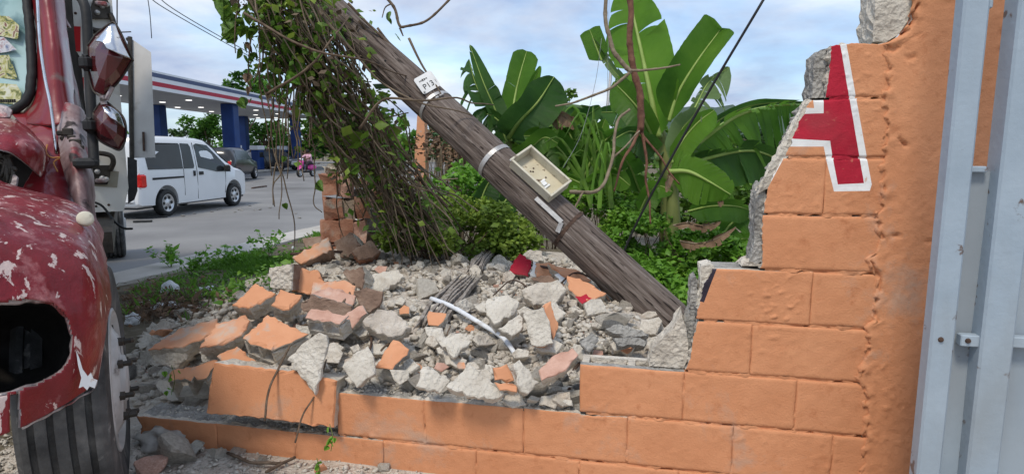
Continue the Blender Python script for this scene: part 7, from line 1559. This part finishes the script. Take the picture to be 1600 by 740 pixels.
def person(px, py, label, cat='person'):
    g = G(px, py, .0); root = empty('person', g, label, cat); v = lambda x, y, z: g + Vector((x, y, z))
    J = {'pel': v(0, 0, .95), 'spn': v(0, 0, 1.18), 'chs': v(0, .01, 1.36), 'nck': v(0, 0, 1.49), 'hd': v(0, -.02, 1.60), 'hd2': v(0, -.01, 1.70)}
    rr_ = {'pel': .15, 'spn': .12, 'chs': .145, 'nck': .055, 'hd': .085, 'hd2': .07}; bones = [('pel', 'spn'), ('spn', 'chs'), ('chs', 'nck'), ('nck', 'hd'), ('hd', 'hd2')]
    for s_, n in ((-1, 'l'), (1, 'r')):
        J.update({n + 'sh': v(s_ * .18, 0, 1.40), n + 'el': v(s_ * .23, .02, 1.12), n + 'wr': v(s_ * .22, -.10, .92), n + 'hn': v(s_ * .21, -.15, .86), n + 'hp': v(s_ * .09, 0, .90), n + 'kn': v(s_ * .10, -.02, .50), n + 'an': v(s_ * .10, .02, .09), n + 'to': v(s_ * .11, -.12, .04)})
        rr_.update({n + 'sh': .065, n + 'el': .045, n + 'wr': .032, n + 'hn': .035, n + 'hp': .10, n + 'kn': .06, n + 'an': .042, n + 'to': .036}); bones += [('chs', n + 'sh'), (n + 'sh', n + 'el'), (n + 'el', n + 'wr'), (n + 'wr', n + 'hn'), ('pel', n + 'hp'), (n + 'hp', n + 'kn'), (n + 'kn', n + 'an'), (n + 'an', n + 'to')]
    figure(root, J, bones, rr_, M['skin'])
    b = MB(); b.lathe([(.09, 1.47), (.20, 1.42), (.21, 1.36), (.185, 1.2), (.165, 1.08), (.19, .95), (.195, .90)], g, UPV, 20, closed=True); b.build('shirt', M['shirt'], root, smooth=True)
    for s_ in (-1, 1): b = MB(); b.tube([v(s_ * .16, 0, 1.41), v(s_ * .20, .005, 1.30), v(s_ * .225, .015, 1.16)], [.075, .075, .07], 10); b.build('sleeve', M['shirt'], root, smooth=True)
    b = MB(); b.lathe([(.17, 1.02), (.205, .9), (.215, .7), (.23, .42)], g, UPV, 20, closed=True); b.build('skirt', M['skirt'], root, smooth=True)
    b = MB(); b.lathe([(.0, 1.76), (.06, 1.755), (.095, 1.70), (.10, 1.63), (.08, 1.56)], g + Vector((0, .02, 0)), UPV, 14, closed=True); b.build('hair', M['hair'], root, smooth=True); return root
person(394, 267, 'person in a white shirt and long dark skirt standing beside the dark cars')
# scooter and rider coming along the road
g = G(479, 276, 0); hd2 = Vector((-.35, -.94, 0)).normalized(); sd2 = Vector((-hd2.y, hd2.x, 0)); sv = lambda a, s_, z: g + hd2 * a + sd2 * s_ + UPV * z
sc_ = empty('scooter', g, 'pink and white motor scooter on the road beside the brick pier', 'scooter')
for a in (.62, -.58): car_wheel(sv(a, 0, .25), .25, .11, sd2, sc_, 5)
b = MB(); b.prism([sv(.60, -.04, .50), sv(.48, -.17, .62), sv(.42, -.20, .95), sv(.46, 0, 1.08), sv(.42, .20, .95), sv(.48, .17, .62), sv(.60, .04, .50)], hd2 * .10 + UPV * -.02); b.build('front_shield', M['pink_paint'], sc_)
b = MB(); b.lathe([(.05, -.02), (.10, .03), (.13, .12), (.12, .2), (.0, .24)], sv(.40, 0, .92), UPV, 14); b.build('headlight_cowl', M['station_white'], sc_, smooth=True)
b = MB(); b.lathe([(.05, 0), (.07, .02), (0, .03)], sv(.535, 0, 1.02), hd2, 12); b.build('headlight', M['glass'], sc_); b = MB(); b.prism([sv(.74, -.07, .42), sv(.74, .07, .42), sv(.50, .07, .56), sv(.50, -.07, .56)], UPV * .05); b.build('front_mudguard', M['pink_paint'], sc_)
b = MB(); b.box(sv(0, 0, .30), (.75, .34, .10), (hd2, sd2, UPV), bev=.03); b.build('footboard', M['black'], sc_); b = MB(); b.box(sv(-.48, 0, .58), (.75, .34, .34), (hd2, sd2, UPV), bev=.10); b.build('rear_body', M['pink_paint'], sc_)
b = MB(); b.box(sv(-.42, 0, .79), (.72, .28, .10), (hd2, sd2, UPV), bev=.04); b.build('saddle', M['black'], sc_)
b = MB(); b.tube([sv(.38, -.33, 1.06), sv(.42, 0, 1.04), sv(.38, .33, 1.06)], .018, 8); b.tube([sv(.60, 0, .3), sv(.42, 0, 1.02)], .03, 8); b.build('handlebar', M['black'], sc_)
for s_ in (-1, 1): b = MB(); b.tube([sv(.40, s_ * .22, 1.06), sv(.42, s_ * .30, 1.22)], .008, 5); b.box(sv(.42, s_ * .31, 1.25), (.03, .11, .07), (hd2, sd2, UPV), bev=.01); b.build('mirror', M['black'], sc_)
rd = empty('person', sv(-.3, 0, .8), 'rider in a pale pink shirt and dark trousers sitting on the pink scooter', 'person')
J = {'pel': sv(-.35, 0, .90), 'spn': sv(-.32, 0, 1.10), 'chs': sv(-.26, 0, 1.30), 'nck': sv(-.24, 0, 1.43), 'hd': sv(-.20, 0, 1.53), 'hd2': sv(-.20, 0, 1.62)}; rr_ = {'pel': .15, 'spn': .125, 'chs': .145, 'nck': .055, 'hd': .088, 'hd2': .072}; bones = [('pel', 'spn'), ('spn', 'chs'), ('chs', 'nck'), ('nck', 'hd'), ('hd', 'hd2')]
for s_, n in ((-1, 'l'), (1, 'r')):
    J.update({n + 'sh': sv(-.25, s_ * .18, 1.34), n + 'el': sv(-.02, s_ * .30, 1.16), n + 'wr': sv(.24, s_ * .30, 1.09), n + 'hn': sv(.34, s_ * .28, 1.08), n + 'hp': sv(-.30, s_ * .10, .87), n + 'kn': sv(.10, s_ * .17, .84), n + 'an': sv(.12, s_ * .14, .42), n + 'to': sv(.26, s_ * .14, .38)})
    rr_.update({n + 'sh': .065, n + 'el': .046, n + 'wr': .034, n + 'hn': .042, n + 'hp': .10, n + 'kn': .068, n + 'an': .045, n + 'to': .04}); bones += [('chs', n + 'sh'), (n + 'sh', n + 'el'), (n + 'el', n + 'wr'), (n + 'wr', n + 'hn'), ('pel', n + 'hp'), (n + 'hp', n + 'kn'), (n + 'kn', n + 'an'), (n + 'an', n + 'to')]
figure(rd, J, bones, rr_, M['skin'])
b = MB(); b.tube([sv(-.36, 0, .86), sv(-.33, 0, 1.08), sv(-.27, 0, 1.30), sv(-.25, 0, 1.40)], [.19, .165, .195, .10], 14); b.build('shirt', M['pink_cloth'], rd, smooth=True)
for s_ in (-1, 1):
    b = MB(); b.tube([sv(-.24, s_ * .16, 1.33), sv(-.12, s_ * .25, 1.24), sv(-.05, s_ * .29, 1.18)], [.078, .072, .064], 10); b.build('sleeve', M['pink_cloth'], rd, smooth=True)
    b = MB(); b.tube([sv(-.34, s_ * .08, .88), sv(-.1, s_ * .14, .88), sv(.11, s_ * .17, .85), sv(.125, s_ * .15, .65), sv(.12, s_ * .14, .46)], [.115, .105, .085, .075, .062], 10); b.build('trouser_leg', M['jeans'], rd, smooth=True)
b = MB(); b.lathe([(.0, 1.68), (.06, 1.67), (.098, 1.62), (.10, 1.55), (.085, 1.49)], sv(-.225, 0, 0), UPV, 14, closed=True); b.build('hair', M['hair'], rd, smooth=True)
# ================================================================ TREES ACROSS THE ROAD
def tree(px, pb_y, d, crown, label, n, leaf, m, seed, trunk_r=.22, group='trees behind the filling station'):
    """crown: list of (px, py, rx px, ry px)"""
    r = np.random.default_rng(seed); rr = random.Random(seed); base = P(px, pb_y, d); base.z = -.02; root = empty('broadleaf_tree', base, label, 'tree', group); lumps = []; s = d / F
    for (x, y, rx, ry) in crown:
        c = np.array(P(x, y, d + rr.uniform(-1.5, 1.5)))
        for k in range(10):
            v = r.normal(size=3); v /= np.linalg.norm(v); v *= r.uniform(.35, .95); f = r.uniform(.22, .42); lumps.append((c + v * np.array([rx, rx, ry]) * s, (rx * s * f, rx * s * f, ry * s * f)))
    pts = clump_points(n, lumps, r, .35); pts = pts[pts[:, 2] > .1]; leaf_cloud('crown', pts, r.lognormal(math.log(leaf), .3, len(pts)), m, root, 'quad', seed=seed)['kind'] = 'stuff'
    top = Vector(np.mean([l[0] for l in lumps], 0).tolist()); b = MB(); q = catmull([base, base.lerp(top, .5) + Vector((rr.gauss(0, .3), 0, 0)), top], 10); b.tube(q, [trunk_r * (1 - .07 * k) for k in range(10)], 8); tk = b.build('trunk', M['twig'], root, smooth=True)
    b = MB()
    for k in range(12):
        l = lumps[rr.randrange(len(lumps))]; e = Vector(l[0].tolist()); s0 = q[rr.randrange(3, 9)]; b.tube(catmull([s0, s0.lerp(e, .5) + Vector((0, 0, .3)), e], 6), [trunk_r * .4 * (1 - .15 * j) for j in range(6)], 5)
    b.build('limbs', M['twig'], root, smooth=True); return root
TR = [(330, 250, 66, [(318, 205, 28, 26), (340, 196, 26, 22), (305, 222, 20, 20)], 'rounded green tree between the left and middle blue columns', 2600, .36),
      (405, 250, 70, [(395, 205, 36, 26), (425, 215, 30, 26)], 'bright green tree behind the middle of the forecourt', 2800, .36),
      (392, 250, 64, [(385, 128, 30, 20), (405, 148, 34, 22), (375, 150, 24, 16), (425, 150, 26, 22)], 'taller tree rising above the canopy roof behind the vines', 2600, .40),
      (480, 250, 60, [(470, 215, 30, 32), (500, 205, 30, 36), (448, 228, 24, 24)], 'broad bushy tree right of the last blue column', 3200, .36),
      (545, 250, 58, [(540, 210, 36, 40), (575, 205, 34, 42), (520, 235, 26, 22)], 'dense green tree behind the brick pier', 3200, .36),
      (620, 250, 55, [(610, 222, 34, 34), (645, 225, 30, 28)], 'low green tree seen between vines and fallen pole', 2200, .36),
      (282, 250, 110, [(276, 208, 16, 9), (292, 206, 14, 9)], 'small hazy palm like tree far left below the canopy', 600, .5)]
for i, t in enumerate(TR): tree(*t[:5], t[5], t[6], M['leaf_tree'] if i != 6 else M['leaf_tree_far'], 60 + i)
for i, (px, d) in enumerate(((700, 50), (770, 55), (850, 60), (930, 60), (1010, 62), (1090, 60), (1170, 58), (1240, 58))):
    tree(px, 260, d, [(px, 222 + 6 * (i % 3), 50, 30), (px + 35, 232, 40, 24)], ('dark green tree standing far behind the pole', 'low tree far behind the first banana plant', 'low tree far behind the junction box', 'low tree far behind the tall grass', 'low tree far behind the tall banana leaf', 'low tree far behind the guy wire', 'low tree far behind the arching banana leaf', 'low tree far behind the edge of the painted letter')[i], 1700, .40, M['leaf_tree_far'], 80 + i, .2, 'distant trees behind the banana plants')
tree(880, 240, 22, [(888, 148, 9, 9), (880, 160, 8, 6)], 'thin twiggy sapling top above the dry banana leaf', 120, .16, M['leaf_vine'], 99, .03, 'distant trees behind the banana plants')
# far hedge bank that closes the view along the road
b = MB(); o = None
hp = []; hg = np.random.default_rng(31)
for i in range(9000): x = hg.uniform(-75, -3); hp.append((x, 78 + hg.normal() * 1.5 + .0 * x, abs(hg.normal(0, 1.1)) + .1 + .5 * (1 + math.sin(x * .5))))
o = leaf_cloud('roadside_hedge', np.array(hp), hg.lognormal(math.log(.5), .3, len(hp)), M['leaf_tree'], None, 'quad', seed=31); tag(o, 'unbroken green undergrowth along the far end of the road', 'undergrowth', None, 'stuff')
# ================================================================ WIRES AND ROAD LITTER
for i, (a, c, e, lb) in enumerate((((215, -18, 30), (330, 55, 42), (640, 225, 80), 'upper of the two overhead power lines crossing the left sky'), ((225, -26, 30), (345, 58, 42), (660, 228, 80), 'lower of the two overhead power lines crossing the left sky'))):
    stickthing('power_line', [P(*a), P(*c), P(*e)], .028, 'wire', lb, 'power line', 5, 24)
stickthing('power_line', [P(228, -20, 9), P(234, 20, 9), P(237, 60, 9)], .006, 'wire', 'short black cable hanging above the truck rear door', 'cable', 5, 8)
for (x0, y0, x1, y1, lb) in ((212, 340, 262, 338, 'longer black bar lying on the road behind the truck'), (208, 346, 238, 345, 'shorter black bar lying on the road behind the truck')):
    a, c = G(x0, y0, .03), G(x1, y1, .03); b = MB(); b.box((a + c) / 2, ((c - a).length, .07, .04), ((c - a).normalized(), UPV.cross((c - a).normalized()), UPV), bev=.008); o = b.build('bar', M['black']); tag(o, lb, 'bar')
a, c = G(394, 294, .02), G(416, 291, .02); o = stickthing('plank', [a, a.lerp(c, .5), c], .05, 'plank', 'dark plank lying in the middle of the road', 'plank', 5, 6)
for i, (x, y) in enumerate(((285, 337), (330, 330), (340, 327), (345, 326), (375, 327), (378, 328), (398, 328), (409, 293), (406, 327), (422, 324), (338, 326), (462, 333), (467, 340), (303, 333), (391, 321), (368, 331))):
    q = G(x, y, .015); me = RM['concrete_dk'][i % 4]; o = bpy.data.objects.new('road_debris', me); C.objects.link(o); o.location = q; o.scale = (.07, .06, .03); o.rotation_euler = (0, 0, i); tag(o, 'small dark debris fragment on the road beyond the van', 'debris', 'bits of debris scattered on the road')
